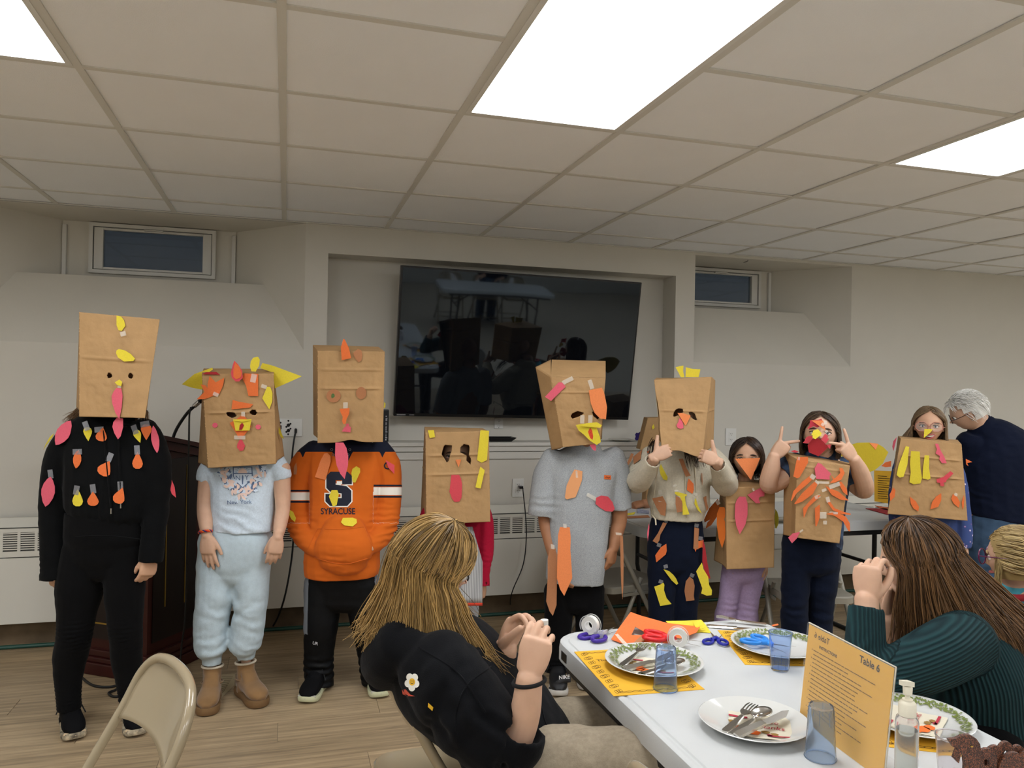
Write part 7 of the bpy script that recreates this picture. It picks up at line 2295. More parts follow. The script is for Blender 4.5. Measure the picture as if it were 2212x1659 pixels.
def cutlery(kind,p,ang,L,label,z,roll=0.0):
 """fork / spoon / knife lying along ang from its handle end p"""
 M = Matrix.Translation((p[0],p[1],z))@Matrix.Rotation(ang,4,'Z')@Matrix.Rotation(roll,4,'X')@Matrix.Rotation(-.03,4,'Y')
 T = lambda x,y,zz = 0:tuple(M@Vector((x,y,zz)))
 o = empty(kind,T(0,0,0),label,kind,'stainless cutlery')
 hb = MB()
 prof =[(0,.007,.003),(.01,.010,.003),(.05,.0085,.003),(.09,.005,.0035),(L*.62,.0035,.004)]
 if kind=='knife':
  prof =[(0,.008,.004),(.01,.010,.005),(.09,.008,.005),(L*.5,.006,.004)]
 vs,fs =[],[]
 for x,w,t in prof:
  vs+=[T(x,-w,0),T(x,w,0),T(x,w*.8,t),T(x,-w*.8,t)]
 for i in range(len(prof)-1):
  for j in range(4):
   fs.append((i*4+j,i*4+(j+1)%4,(i+1)*4+(j+1)%4,(i+1)*4+j))
 fs+=[(0,3,2,1),tuple((len(prof)-1)*4+j for j in range(4))]
 hb.add(vs,fs).build('handle',M_STEEL,o,smooth=40)
 b = MB()
 x0 = L*.60
 if kind=='knife':
  pts =[(L*.48,-.006),(L*.6,-.010),(L*.85,-.010),(L,.002),(L*.9,.008),(L*.48,.006)]
  b.prism([T(x,y,.001)for x,y in pts],nrm(np.array(M.to_3x3()@Vector((0,0,1)))),.0015)
  b.build('blade',M_STEEL,o)
 elif kind=='spoon':
  vs,fs =[],[]
  n,m_ = 6,18
  for i in range(n+1):
   for j in range(m_):
    a = 2*math.pi*j/m_;q = i/n
    vs.append(T(L*.82+q*.032*math.cos(a),q*.02*math.sin(a),.002+.006*q*q))
  for i in range(n):
   for j in range(m_):
    fs.append((i*m_+j,(i+1)*m_+j,(i+1)*m_+(j+1)%m_,i*m_+(j+1)%m_))
  b.add(vs,fs).tube([T(x0,0,.003),T(L*.70,0,.005)],.0035,8)
  so = b.build('bowl',M_STEEL,o,smooth=60);so.modifiers.new('t','SOLIDIFY').thickness = .0015
 else:
  pts =[(x0,-.0035),(L*.68,-.011),(L*.76,-.0125),(L*.76,.0125),(L*.68,.011),(x0,.0035)]
  b.prism([T(x,y,.003)for x,y in pts],nrm(np.array(M.to_3x3()@Vector((0,0,1)))),.002)
  for k in range(4):
   y = -.0105+k*.007
   b.tube([T(L*.75,y,.004),T(L*.88,y,.0065),T(L,y*.95,.005)],[.0018,.0017,.0012],6)
  b.build('tines',M_STEEL,o,smooth=40)
 return o
def at(a,b_,z):
 p,q = WZ(*a,z),WZ(*b_,z)
 return(p[0],p[1]),math.atan2(q[1]-p[1],q[0]-p[0]),float(np.linalg.norm(q-p))
for kind,a,b_,lab,dz,ro in(('fork',(1342,1439),(1398,1398),'fork lying uppermost on the leaf-rimmed corner plate',.018,.0),('knife',(1345,1447),(1470,1420),'knife on the leaf-rimmed corner plate behind the blue cup',.015,.3),('spoon',(1380,1458),(1450,1441),'spoon handle on the leaf-rimmed corner plate, half behind the cup',.013,0),('fork',(1565,1582),(1628,1530),'fork on the plain plate, left of its spoon',.018,0),('spoon',(1580,1588),(1658,1540),'spoon on the plain plate between fork and knife',.019,0),('knife',(1590,1590),(1705,1542),'knife on the plain plate, pointing at the yellow sign',.021,.2),('knife',(1526,1353),(1620,1362),'knife lying on the bare table beyond the leaf-rimmed plates',.002,0),('fork',(1655,1349),(1566,1340),'fork leaning on the knife beyond the leaf-rimmed plates',.006,0)):
 p,an,L = at(a,b_,ZT+dz)
 cutlery(kind,p,an,min(max(L,.15),.20),lab,ZT+dz,ro)
def clear(name,c,rough=.06,alpha=1.0):
 m,nt,b = node_mat(name)
 b.inputs['Base Color'].default_value = lin(c);b.inputs['Roughness'].default_value = rough;b.inputs['Transmission Weight'].default_value = .95;b.inputs['IOR'].default_value = 1.12
 return m
M_CUPB = clear('blue cup plastic','#d3e2fa');M_CUPG = clear('smoke blue cup plastic','#d8e4f3',.12);M_CLR = clear('clear cup plastic','#f6f4f6',.08)
def cup(x,y,r0,r1,h,inv,m,label):
 o = empty('tumbler',(x,y,ZT),label,'cup','plastic tumblers')
 pr =[(0,.0),(r0-.001,.0),(r0,.002),(r1,h),(r1-.0018,h),(r0-.0026,.005),(0,.005)]
 M = Matrix.Translation((x,y,ZT+.0006))
 if inv:
  M = M@Matrix.Translation((0,0,h))@Matrix.Rotation(math.pi,4,'X')
 MB().lathe(pr,40,M=M).build('cup_wall',m,o,smooth=50)
 rb = MB()
 rb.tube([tuple(M@Vector((r1*math.cos(a),r1*math.sin(a),h-.001)))for a in np.linspace(0,6.28,40,endpoint=False)],.0014,6,closed=True)
 fl_ = MB()
 for k in range(8):
  a = k*math.pi/4
  fl_.tube([tuple(M@Vector(((r0+(r1-r0)*t+.0002)*math.cos(a),(r0+(r1-r0)*t+.0002)*math.sin(a),h*t)))for t in(.06,.32)],.0008,5)
 rb.build('rim',m,o,smooth=60)
 fl_.build('flutes',m,o,smooth=60,kind='stuff')
cup(.9,1.694,.0235,.0295,.103,True,M_CUPB,'blue plastic tumbler standing upside down beside the corner plate')
cup(1.257,1.741,.0225,.030,.098,False,M_CUPB,'blue plastic tumbler standing upright beside the light blue scissors')
cup(1.038,1.302,.0235,.030,.105,True,M_CUPG,'smoky blue plastic tumbler upside down in front of the yellow sign')
p = W(2062,1680,1.42)
cup(p[0],p[1],.026,.033,.10,False,M_CLR,'clear plastic tumbler beside the brown glitter turkey')
so = empty('table_sign',(1.10,1.33,ZT),'yellow handwritten and typed table sign in a clear slanted stand','sign')
A,Bq = np.array([1.112,1.466,ZT]),np.array([1.093,1.196,ZT])
ex = nrm(Bq-A);nx = nrm(np.cross(Z,ex));nx = nx if nx[0]<0 else-nx
up = nrm(Z-nx*.10);SW,SHt = .272,.212
nf = nrm(np.cross(ex,up));nf = nf if nf[0]<0 else-nf
q = lambda x,y,o = 0:A+ex*x+up*y+nf*o
m,nt,b = node_mat('clear acrylic')
b.inputs['Base Color'].default_value =(1,1,1,1);b.inputs['Roughness'].default_value = .04;b.inputs['Alpha'].default_value = .06;b.inputs['Specular IOR Level'].default_value = 1.0
M_ACR = m
MB().prism([q(0,0),q(SW,0),q(SW,SHt),q(0,SHt)],nf,.0012).build('yellow_sheet',mat('yellow sign paper','#d9a42e',.6),so)
st_ = MB()
st_.prism([q(-.003,0,.0022),q(SW+.003,0,.0022),q(SW+.003,SHt+.003,.0022),q(-.003,SHt+.003,.0022)],nf,.0018)
st_.prism([q(-.003,0,-.003),q(SW+.003,0,-.003),q(SW+.003,SHt+.003,-.003),q(-.003,SHt+.003,-.003)],nf,.0018)
st_.prism([q(-.003,0,-.003),q(SW+.003,0,-.003),q(SW+.003,0,-.003)+nx*-.075+Z*0,q(-.003,0,-.003)+nx*-.075],Z,.002)
st_.build('acrylic_stand',M_ACR,so)
ed = MB();ed.tube([q(-.003,SHt+.003,0),q(SW+.003,SHt+.003,0),q(SW+.003,.0,0)],.0016,6);ed.build('stand_edge',mat('acrylic edge','#c9c3b4',.2),so)
M_TXT = mat('sign ink','#2c2410',.8)
tx = MB()
for wd,size,x,y,mir in(('Table 6',.020,.205,SHt-.016,1),('INSTRUCTIONS',.0088,.075,SHt-.036,1)):
 v2,f2 = text_mesh(wd,size,True)
 tx.add([q(x+a,y+c,.0018)for a,c in v2],f2)
v2,f2 = text_mesh('Table 6',.018);tx.add([q(.05-a,SHt-.016+c,.0018)for a,c in v2],f2)
tx.build('sign_lettering',M_TXT,so)
rr = np.random.default_rng(4)
tl_ = MB()
for k in range(16):
 y = SHt-.050-k*.0088;L_ = rr.uniform(.10,.2)
 x = .026
 while x<.026+L_:
  w = rr.uniform(.005,.014)
  for xx in np.arange(x,x+w,.0022):
   tl_.prism([q(xx,y,.0018),q(xx+.0014,y,.0018),q(xx+.0014,y+rr.uniform(.0014,.0026),.0018),q(xx,y+.0016,.0018)],nf,.0001)
  x+=w+.0024
 if k%2==0:
  tl_.prism([q(.02,y,.0018),q(.0216,y,.0018),q(.0216,y+.0022,.0018),q(.02,y+.0022,.0018)],nf,.0001)
tl_.build('typed_lines',M_TXT,so,kind='stuff')
p = W(1958,1640,1.44)
bo = empty('pump_bottle',(p[0],p[1],ZT),'clear hand sanitiser bottle with cream pump beside the yellow sign','bottle')
M = Matrix.Translation((p[0],p[1],ZT))
MB().lathe([(0,.001),(.0185,.001),(.0205,.004),(.0205,.118),(.0185,.126),(.013,.133),(.0125,.136),(.0105,.136),(.0115,.131),(.018,.122),(.019,.116),(.019,.005),(0,.004)],36,M=M).build('bottle_wall',M_CLR,bo,smooth=50)
m,nt,b = node_mat('sanitiser gel');b.inputs['Base Color'].default_value = lin('#e8efe4');b.inputs['Transmission Weight'].default_value = .9;b.inputs['Roughness'].default_value = .1;b.inputs['IOR'].default_value = 1.2
MB().lathe([(0,.005),(.0186,.0055),(.0186,.104),(0,.104)],32,M=M).build('gel',m,bo,smooth=50)
M_PUMP = mat('cream pump plastic','#e0d9c4',.4)
MB().lathe([(.0135,.128),(.0155,.130),(.0155,.152),(.013,.155),(.0095,.157),(.0095,.160),(0,.160)],32,M=M).build('collar',M_PUMP,bo,smooth=40)
MB().lathe([(.0045,.158),(.0045,.168),(.008,.169),(.0085,.182),(.0075,.184),(0,.185)],24,M=M).build('pump_stem',M_PUMP,bo,smooth=40)
hd = np.array([p[0],p[1],ZT+.186])
dv = nrm(-CR*.8-CF*.5)
sd = nrm(np.cross(Z,dv))
MB().prism([hd-dv*.010+sd*.0075-Z*.004,hd+dv*.022+sd*.004+Z*.004,hd+dv*.022-sd*.004+Z*.004,hd-dv*.010-sd*.0075-Z*.004],Z,.009).build('pump_head',M_PUMP,bo)
m,nt,b = node_mat('brown glitter')
tc = nt.nodes.new('ShaderNodeTexCoord');vo = nt.nodes.new('ShaderNodeTexVoronoi');vo.inputs['Scale'].default_value = 900
r2 = nt.nodes.new('ShaderNodeValToRGB');r2.color_ramp.elements[0].color = lin('#2e160c');r2.color_ramp.elements[1].color = lin('#a3603c');r2.color_ramp.elements[0].position = .5;r2.color_ramp.elements[1].position = .95
nt.links.new(tc.outputs['Object'],vo.inputs['Vector']);nt.links.new(vo.outputs['Color'],r2.inputs[0]);nt.links.new(r2.outputs[0],b.inputs['Base Color']);b.inputs['Roughness'].default_value = .4
bp = nt.nodes.new('ShaderNodeBump');bp.inputs['Strength'].default_value = .6;bp.inputs['Distance'].default_value = .001
nt.links.new(vo.outputs['Distance'],bp.inputs['Height']);nt.links.new(bp.outputs[0],b.inputs['Normal'])
M_GLT = m
TD = 1.27
tb = W(2130,1700,TD)
tk = empty('turkey_ornament',(tb[0],tb[1],ZT),'brown glitter turkey cut-out ornament at the table corner','ornament')
S11 = lambda*q:[(1880+x/6.663,1460+y/6.663)for x,y in q]
pl_ =(W(2100,1640,TD),nrm(-CF+.1*CR))
P_ = lambda poly,dz:[on_plane(u,vv,pl_[0]+CF*dz,pl_[1])for u,vv in poly]
body_ = S11((1090,890),(1200,880),(1290,835),(1400,825),(1490,880),(1545,960),(1560,1060),(1550,1150),(1600,1250),(1700,1320),(1850,1400),(1900,1700),(1700,2000),(1400,2000),(1250,1800),(1250,1600),(1320,1400),(1325,1250),(1310,1130),(1275,1090),(1240,1235),(1165,1160),(1215,1020),(1160,1000))
MB().prism(P_(body_,0),pl_[1],.006).build('body_board',M_GLT,tk)
pp = P_(S11((1400,990),(1425,980),(1445,992),(1420,1005)),-.0005)
MB().prism(pp,pl_[1],.0068).build('eye_bead',mat('gold bead','#c9a24a',.3,metal=.7),tk)
def ringplate(cx,cy,R,r,dz,stretch=1.3,rot=0.0):
 o_,i_ =[],[]
 for a in np.linspace(0,2*math.pi,24,endpoint=False):
  for rad,L_ in((R,o_),(r,i_)):
   x,y = rot2(rad*math.cos(a),rad*stretch*math.sin(a),rot)
   L_.append((cx+x,cy+y))
 fo,fi = P_(o_,dz),P_(i_,dz)
 n_ = pl_[1];bo_ =[p+n_*.006 for p in fo];bi =[p+n_*.006 for p in fi]
 vs = fo+fi+bo_+bi
 fs =[]
 for k in range(24):
  k2 =(k+1)%24
  fs+=[(k,k2,24+k2,24+k),(48+k2,48+k,72+k,72+k2),(k2,k,48+k,48+k2),(24+k,24+k2,72+k2,72+k)]
 return vs,fs
for cx,cy,R,r,dz,ro in((2124,1648,24,8,.012,.2),(2141,1634,19,7,.022,.35),(2168,1625,18,5,.03,.1),(2196,1630,16,5,.036,-.1),(2215,1648,20,6,.03,-.4),(2150,1700,26,9,.02,.2)):
 MB().add(*ringplate(cx,cy,R,r,dz,1.45,ro)).build('feather_loop',M_GLT,tk)
pp = P_([(2185+34*math.cos(a),1668+46*math.sin(a))for a in np.linspace(0,6.28,26,endpoint=False)],.016)
MB().prism(pp,pl_[1],.006).build('body_disc',M_GLT,tk)
sup =[on_plane(2110,1755,pl_[0],pl_[1]),on_plane(2185,1755,pl_[0],pl_[1])]
sb_ = MB()
for s_ in sup:
 s_ = np.array(s_);sb_.bbox((s_[0]-.02,s_[1]-.02,ZT),(s_[0]+.03,s_[1]+.045,ZT+.06),.002)
sb_.build('foot_block',M_GLT,tk)
def scissors(c,ang,L,m,label,z,spread=.35,tilt=0.0):
 o = empty('scissors',(c[0],c[1],z),label,'scissors','craft scissors')
 M = Matrix.Translation((c[0],c[1],z))@Matrix.Rotation(ang,4,'Z')@Matrix.Rotation(tilt,4,'Y')
 for sg in(-1,1):
  R_ = M@Matrix.Rotation(sg*spread/2,4,'Z')
  T = lambda x,y,zz = 0:tuple(R_@Vector((x,y,zz)))
  h = MB()
  rx,ry = L*.17,L*.10
  h.tube([T(-L*.30+rx*math.cos(a),-sg*L*.085+ry*math.sin(a),.006+sg*.0015)for a in np.linspace(0,6.28,26,endpoint=False)],L*.036,8,closed=True)
  h.tube([T(-L*.15,-sg*L*.06,.006),T(0,0,.006+sg*.001),T(L*.08,sg*.001,.005)],[L*.045,L*.05,L*.04],8)
  h.build('handle',m,o,smooth=70)
  MB().prism([T(0,-.004,.004+sg*.0012),T(L*.5,sg*.001,.003+sg*.0012),T(L*.1,sg*.007,.004+sg*.0012),T(0,sg*.006,.004+sg*.0012)],Z,.0012).build('blade',M_STEEL,o)
 MB().lathe([(0,0),(.0035,0),(.0035,.003),(0,.0035)],12,M=M@Matrix.Translation((0,0,.010))).build('rivet',M_STEEL,o)
def sc_at(h,t,z,f=.42):
 p,an,L = at(h,t,z)
 return(p[0]+f*L*math.cos(an),p[1]+f*L*math.sin(an)),an,L
c,an,L = sc_at((1268,1386),(1345,1356),ZT)
scissors(c,an,.165,mat('purple plastic handle','#3a1f8a',.35),'purple-handled scissors beside the orange sheet',ZT,.3)
c,an,L = sc_at((1408,1376),(1508,1386),ZT+.02)
scissors(c,an,.17,mat('red plastic handle','#d01f24',.35),'red-handled scissors lying on the orange sheet',ZT+.016,.42,.06)
c,an,L = sc_at((1545,1396),(1548,1366),ZT)
scissors(c,an,.125,mat('dark blue plastic handle','#1d2690',.35),'dark blue scissors on the bare white table',ZT,.55)
c,an,L = sc_at((1612,1384),(1668,1398),ZT+.024)
scissors((1.318,1.883),an,.15,mat('light blue plastic handle','#2f86dc',.35),'light blue scissors lying open on a leaf-rimmed plate',ZT+.014,.75)
def tape_dispenser(c,yaw,label,lie=False):
 o = empty('tape_dispenser',(c[0],c[1],ZT),label,'tape','clear tape dispensers')
 M = Matrix.Translation((c[0],c[1],ZT))@Matrix.Rotation(yaw,4,'Z')
 if lie:
  M = M@Matrix.Rotation(math.radians(14),4,'Y')
 Mr = M@Matrix.Translation((0,0,.030))@Matrix.Rotation(math.pi/2,4,'X')
 MB().lathe([(.0135,-.0095),(.026,-.0095),(.026,.0095),(.0135,.0095),(.0135,-.0095)],36,M=Mr).build('tape_roll',mat('tape roll','#dcdad2',.25,spec=.7),o,smooth=40)
 MB().lathe([(.011,-.0105),(.0135,-.0105),(.0135,.0105),(.011,.0105),(.011,-.0105)],30,M=Mr).build('core',mat('tape core','#efeeea',.4),o,smooth=40)
 h = MB()
 for sg in(-1,1):
  h.tube([tuple(Mr@Vector((.029*math.cos(a),.029*math.sin(a),sg*.0115)))for a in np.linspace(-.6,3.7,26)],.0016,6)
 h.bbox((.018,-.0125,.0005),(.05,.0125,.016),.002,M=M)
 h.bbox((.046,-.0125,.014),(.052,.0125,.024),.001,M=M)
 h.build('clear_shell',mat('clear styrene','#d9d9d6',.08,alpha=.4,spec=.9),o,smooth=50)
p = WZ(1275,1372,ZT)
tape_dispenser((p[0],p[1]),-.9,'clear tape dispenser standing at the far table corner')
p = WZ(1470,1400,ZT)
tape_dispenser((p[0],p[1]),2.6,'clear tape dispenser lying by the red scissors',True)
def craft(name,pts,m,label,hole=None,n=None,th=.0008):
 """thin sheet through 3D points, bent at the given corners"""
 pts =[np.array(p,float)for p in pts]
 c2 =[Vector((p[0],p[1],0))for p in pts]
 polys =[c2]
 allp = list(pts)
 if hole:
  hole =[np.array(p,float)for p in hole]
  polys.append([Vector((p[0],p[1],0))for p in hole]);allp+=hole
 tr =[tuple(t)for t in tessellate_polygon(polys)]
 mb = MB();mb.add(allp,tr)
 o = mb.build(name,m,None);o.modifiers.new('t','SOLIDIFY').thickness = th
 return tag(o,label,'paper')
z_ = lambda u,v_,dz = .002:WZ(u,v_,ZT+dz)
OR = lambda x,y,dz:z_(1200+x/5.925,1280+y/5.925,dz)
craft('paper_sheet',[OR(710,600,.004),OR(860,657,.004),OR(1100,655,.004),OR(1400,662,.004),OR(1600,590,.01),OR(1805,515,.014),OR(1850,440,.014),OR(1430,392,.022),OR(1100,300,.035),OR(960,250,.045),OR(800,470,.02)],PM['o'],'orange sheet with a triangular cut-out lying under the red scissors',[OR(1020,440,.020),OR(970,545,.010),OR(1222,550,.008)])
YL = lambda x,y,dz = .002:z_(1480+x/6.9125,1280+y/6.9125,dz)
craft('paper_scrap',[YL(-290,425,.006),YL(0,420,.004),YL(240,405,.012),YL(300,470,.006),YL(390,600,.002),YL(240,590,.002),YL(60,610,.002),YL(-150,560,.003)],PM['y'],'yellow scrap sheet behind the orange sheet')
craft('paper_scrap',[YL(110,430,.018),YL(200,425,.018),YL(215,500,.016),YL(300,520,.012),YL(240,545,.012),YL(150,510,.016)],PM['y'],'small folded yellow offcut on the yellow scrap sheet')
craft('paper_scrap',[OR(1000,640,.012),OR(1085,560,.018),OR(1230,555,.02),OR(1090,640,.014)],PM['b'],'tan strip lying on the orange sheet by the plate')
craft('tape_piece',[OR(760,535,.020),OR(800,528,.020),OR(915,650,.009),OR(860,656,.009)],M_TAPE,'clear tape strip stuck on the orange sheet corner',th=.0003)
craft('paper_scrap',[z_(1667,1350),z_(1680,1347),z_(1682,1350),z_(1670,1353)],PM['o'],'tiny orange scrap near the far table corner')
# ------ lectern, microphone, wall fittings, chairs, back table things
M_MAH = mat('mahogany veneer','#3a1512',.35,noise=.25,nscale=5,stretch=(1,1,.12),spec=.4)
M_MAHD = mat('dark lectern panel','#140a0c',.35,noise=.2,nscale=5)
M_GOLD = mat('gold inlay','#a98a3c',.4,metal=.6)
C0 = np.array([*G(316,3.74)[:2],0.0])
ff = nrm((-.95*CR+.30*CF)*np.array([1,1,0]));sd_ = nrm((.30*CR+.95*CF)*np.array([1,1,0]))
LW,LD = .50,.40
lc = empty('lectern',C0+ff*LW/2+sd_*LD/2,'dark mahogany lectern with gold inlay lines behind the girl in black','lectern')
ML = Matrix(((ff[0],sd_[0],0,C0[0]),(ff[1],sd_[1],0,C0[1]),(0,0,1,0),(0,0,0,1)))
b_ = MB()
zt0,zt1 = 1.19,1.10
T = lambda x,y,z:tuple(ML@Vector((x,y,z)))
vs =[T(.02,.02,.12),T(LW-.02,.02,.12),T(LW-.02,LD-.02,.12),T(.02,LD-.02,.12),T(.02,.02,zt0),T(LW-.02,.02,zt0),T(LW-.02,LD-.02,zt1),T(.02,LD-.02,zt1)]
b_.add(vs,[(0,1,2,3),(4,5,6,7),(0,1,5,4),(1,2,6,5),(2,3,7,6),(3,0,4,7)]).build('carcass',M_MAH,lc)
MB().box((.05,.0155,.17),(LW-.05,.021,1.13),M=ML).build('front_panel',M_MAHD,lc)
MB().box((.0155,.05,.17),(.021,LD-.05,1.07),M=ML).build('side_panel',M_MAHD,lc)
for x in(.12,LW-.12):
 MB().box((x-.003,.013,.25),(x+.003,.0165,1.05),M=ML).build('inlay_line',M_GOLD,lc)
for y in(.13,.27):
 MB().box((.013,y-.003,.33-(y-.13)*.1),(.0165,y+.003,1.03),M=ML).build('inlay_line',M_GOLD,lc)
MB().box((.1,.012,.245),(LW-.1,.0165,.252),M=ML).build('inlay_line',M_GOLD,lc)
for z0,z1,e in((0,.06,.03),(.06,.085,.02),(.085,.12,.008)):
 MB().bbox((-e+.01,-e+.01,z0),(LW+e-.01,LD+e-.01,z1),.006,M=ML).build('plinth_moulding',M_MAH,lc)
tp_ = MB()
for e,dz0,dz1 in((.012,-.045,-.022),(-.004,-.022,.0),(.02,0,.022)):
 vs =[T(-e,-e,zt0+dz0),T(LW+e,-e,zt0+dz0),T(LW+e,LD+e,zt1+dz0),T(-e,LD+e,zt1+dz0),T(-e,-e,zt0+dz1),T(LW+e,-e,zt0+dz1),T(LW+e,LD+e,zt1+dz1),T(-e,LD+e,zt1+dz1)]
 tp_.add(vs,[(3,2,1,0),(4,5,6,7),(0,1,5,4),(1,2,6,5),(2,3,7,6),(3,0,4,7)])
tp_.build('reading_desk',M_MAH,lc)
mi = empty('microphone',W(374,946,3.93),'black gooseneck microphone rising from the lectern top','microphone')
MB().tube(spline([W(372,950,3.93),W(383,924,3.93),W(404,893,3.92),W(425,873,3.9)],6),.008,8).build('gooseneck',M_BLK,mi,smooth=60)
MB().tube([W(420,877,3.91),W(428,870,3.9),W(434,865,3.9)],.0125,10).build('clip_band',mat('chrome','#bdbdbd',.2,metal=1),mi,smooth=50)
MB().tube([W(432,867,3.9),W(440,858,3.89),W(447,850,3.88)],[.013,.017,.021],12).build('microphone_head',M_BLK,mi,smooth=50)
M_CORD = mat('black rubber cord','#0d0d0e',.5)
def cord(pts,r,label,n=8):
 o = MB().tube(spline(pts,n),r,7).build('cord',M_CORD,None,smooth=70)
 return tag(o,label,'cord')
cord([W(412,880,3.9),W(409,900,3.86),W(408,960,3.72),W(406,1050,3.70),W(404,1200,3.70),W(400,1330,3.70),W(392,1400,3.72),G(385,3.72)],.0045,'thin black microphone cord hanging down the lectern side')
fl = lambda u,v_,r = .006:WZ(u,v_,r)
cord([fl(172,1460),fl(200,1480),fl(236,1484),fl(262,1478),fl(250,1490),fl(235,1497),fl(248,1505),fl(280,1500),fl(320,1490)],.006,'black cord looped on the floor at the lectern foot')
M_PLT = mat('white wall plate','#dddcd6',.35)
def wallplate(name,u0,u1,v0,v1,y,label,slots=1):
 a,c = WY(u0,v0,y),WY(u1,v1,y)
 o = empty(name,((a[0]+c[0])/2,y,c[2]),label,'outlet')
 MB().bbox((a[0],y-.006,c[2]),(c[0],y-.0005,a[2]),.002).build('cover_plate',M_PLT,o)
 s_ = MB()
 xm,zm =(a[0]+c[0])/2,(a[2]+c[2])/2
 if slots==1:
  for dz in(-.02,.02):
   MB().bbox((xm-.017,y-.0085,zm+dz-.0145),(xm+.017,y-.006,zm+dz+.0145),.001).build('receptacle',M_PLT,o)
   for dx in(-.0065,.0065):
    s_.box((xm+dx-.0012,y-.009,zm+dz-.002),(xm+dx+.0012,y-.0083,zm+dz+.006))
   s_.lathe([(0,0),(.0024,0),(.0024,.001),(0,.001)],10,M=Matrix.Translation((xm,y-.0083,zm+dz-.008))@Matrix.Rotation(math.pi/2,4,'X'))
  s_.build('slots',M_BLK,o)
 return o,s_,xm,zm
wallplate('outlet',1106.5,1130.5,1034,1073,YW-.001,'white double outlet with a black plug under the television ledge')
wallplate('outlet',1567,1589,925,962,YW-.001,'white double outlet on the wall beside the cream jacket')
wallplate('outlet',1068,1086,903,926,YN-.001,'white outlet in the niche just below the television')
o,s_,xm,zm = wallplate('media_wall_plate',593,652.5,904,943,YW-.001,'wide white multi-socket wall plate beside the pale blue child',4)
for u,v_,r in((623,918.5,3.6),(623,930,3.6),(623,909,2),(627.5,915.5,2),(618.5,922,2),(627.5,926,2),(618.5,933,2),(622.5,938,2),(606,913,2)):
 h = WY(u,v_,YW-.0075)
 s_.lathe([(0,0),(r*.0029,0),(r*.0029,.001),(0,.001)],14,M=Matrix.Translation(tuple(h))@Matrix.Rotation(math.pi/2,4,'X'))
h = WY(606,923,YW-.0075);s_.box((h[0]-.006,h[1]-.001,h[2]-.012),(h[0]+.006,h[1]+.001,h[2]+.012))
s_.build('sockets',M_BLK,o)
pl0 = WY(639,928,YW-.02)
MB().tube([pl0+np.array([0,.012,0]),pl0,pl0-Z*.02],.008,8).build('plug',M_BLK,o,smooth=50)
cord([WY(638.5,935,YW-.02),WY(636,945,YW-.03),WY(632,975,YW-.035),WY(628,1040,YW-.04),WY(630,1090,YW-.16),WY(634,1150,YW-.2),WY(628,1220,YW-.22),WY(612,1300,YW-.28),WZ(590,1352,.006),WZ(560,1372,.006)],.0055,'black cord running from the multi-socket plate down to the floor')
p0 = WY(1124,1052,YW-.012)
tag(MB().bbox(p0-np.array([.012,.03,.009]),p0+np.array([.012,.004,.009]),.003).build('plug',M_BLK,None),'small black plug in the outlet under the television ledge','plug')
cord([p0+np.array([.01,-.03,-.004]),WY(1130,1062,YW-.05),WY(1135,1110,YW-.15),WY(1137,1160,YW-.18),WY(1130,1220,YW-.2),WY(1106,1280,YW-.24),WZ(1104,1312,.006),WZ(1118,1322,.006),WZ(1150,1330,.006)],.0035,'thin black cord hanging from the outlet below the television')
cord([WY(1612,554,YW+.02),WY(1615,564,YW+.06),WY(1600,568,YW+.2),WY(1580,575,YW+.38),WY(1550,577,YA-.03),WY(1526,571,YA-.04)],.002,'thin black wire along the right window alcove ceiling')
e = empty('sound_bar',WY(833,958,YW+.06),'black box with white lettering standing on end on the ledge beside the orange hoodie','box')
a,c = WY(812,884,YW+.06),WY(838.5,957,YW+.06)
MB().bbox((a[0],YW+.04,NZ0+.004),(c[0],YW+.08,a[2]),.006).build('case',M_BLK,e)
k_ = MB()
rr = np.random.default_rng(2)
for i in range(13):
 z = a[2]-.045-i*.0125
 k_.box((c[0]-.022,YW+.0392,z),(c[0]-.022+rr.uniform(.006,.013),YW+.0399,z+rr.uniform(.003,.008)))
k_.build('white_marks',M_PRW,e)
tr = MB()
xc,zc = WY(1078,958,YW+.08)[0],NZ0+.004
tr.add([(xc-.07,YW+.03,zc+.001),(xc+.07,YW+.03,zc+.001),(xc+.07,YW+.11,zc+.001),(xc-.07,YW+.11,zc+.001),(xc-.10,YW+.01,zc+.026),(xc+.10,YW+.01,zc+.026),(xc+.10,YW+.13,zc+.026),(xc-.10,YW+.13,zc+.026)],[(0,1,2,3),(0,1,5,4),(1,2,6,5),(2,3,7,6),(3,0,4,7)])
o = tr.build('tray',M_BLK,None);o.modifiers.new('t','SOLIDIFY').thickness = .003
tag(o,'small black open tray on the ledge below the television','tray')
pc = WY(1343,958,YW+.06)
tag(MB().lathe([(0,.001),(.045,.001),(.085,.013),(.09,.0135),(.085,.016),(.045,.004),(0,.004)],40,M=Matrix.Translation((pc[0],YW+.07,NZ0+.0042))).build('paper_plate',mat('paper plate','#e4e2da',.7),None,smooth=50),'white paper plate lying on the ledge left of the cream jacket','plate')
lei = empty('flower_lei',WY(1395,955,YW+.05),'pink and purple cloth flower garland on the ledge beside the cream jacket','garland')
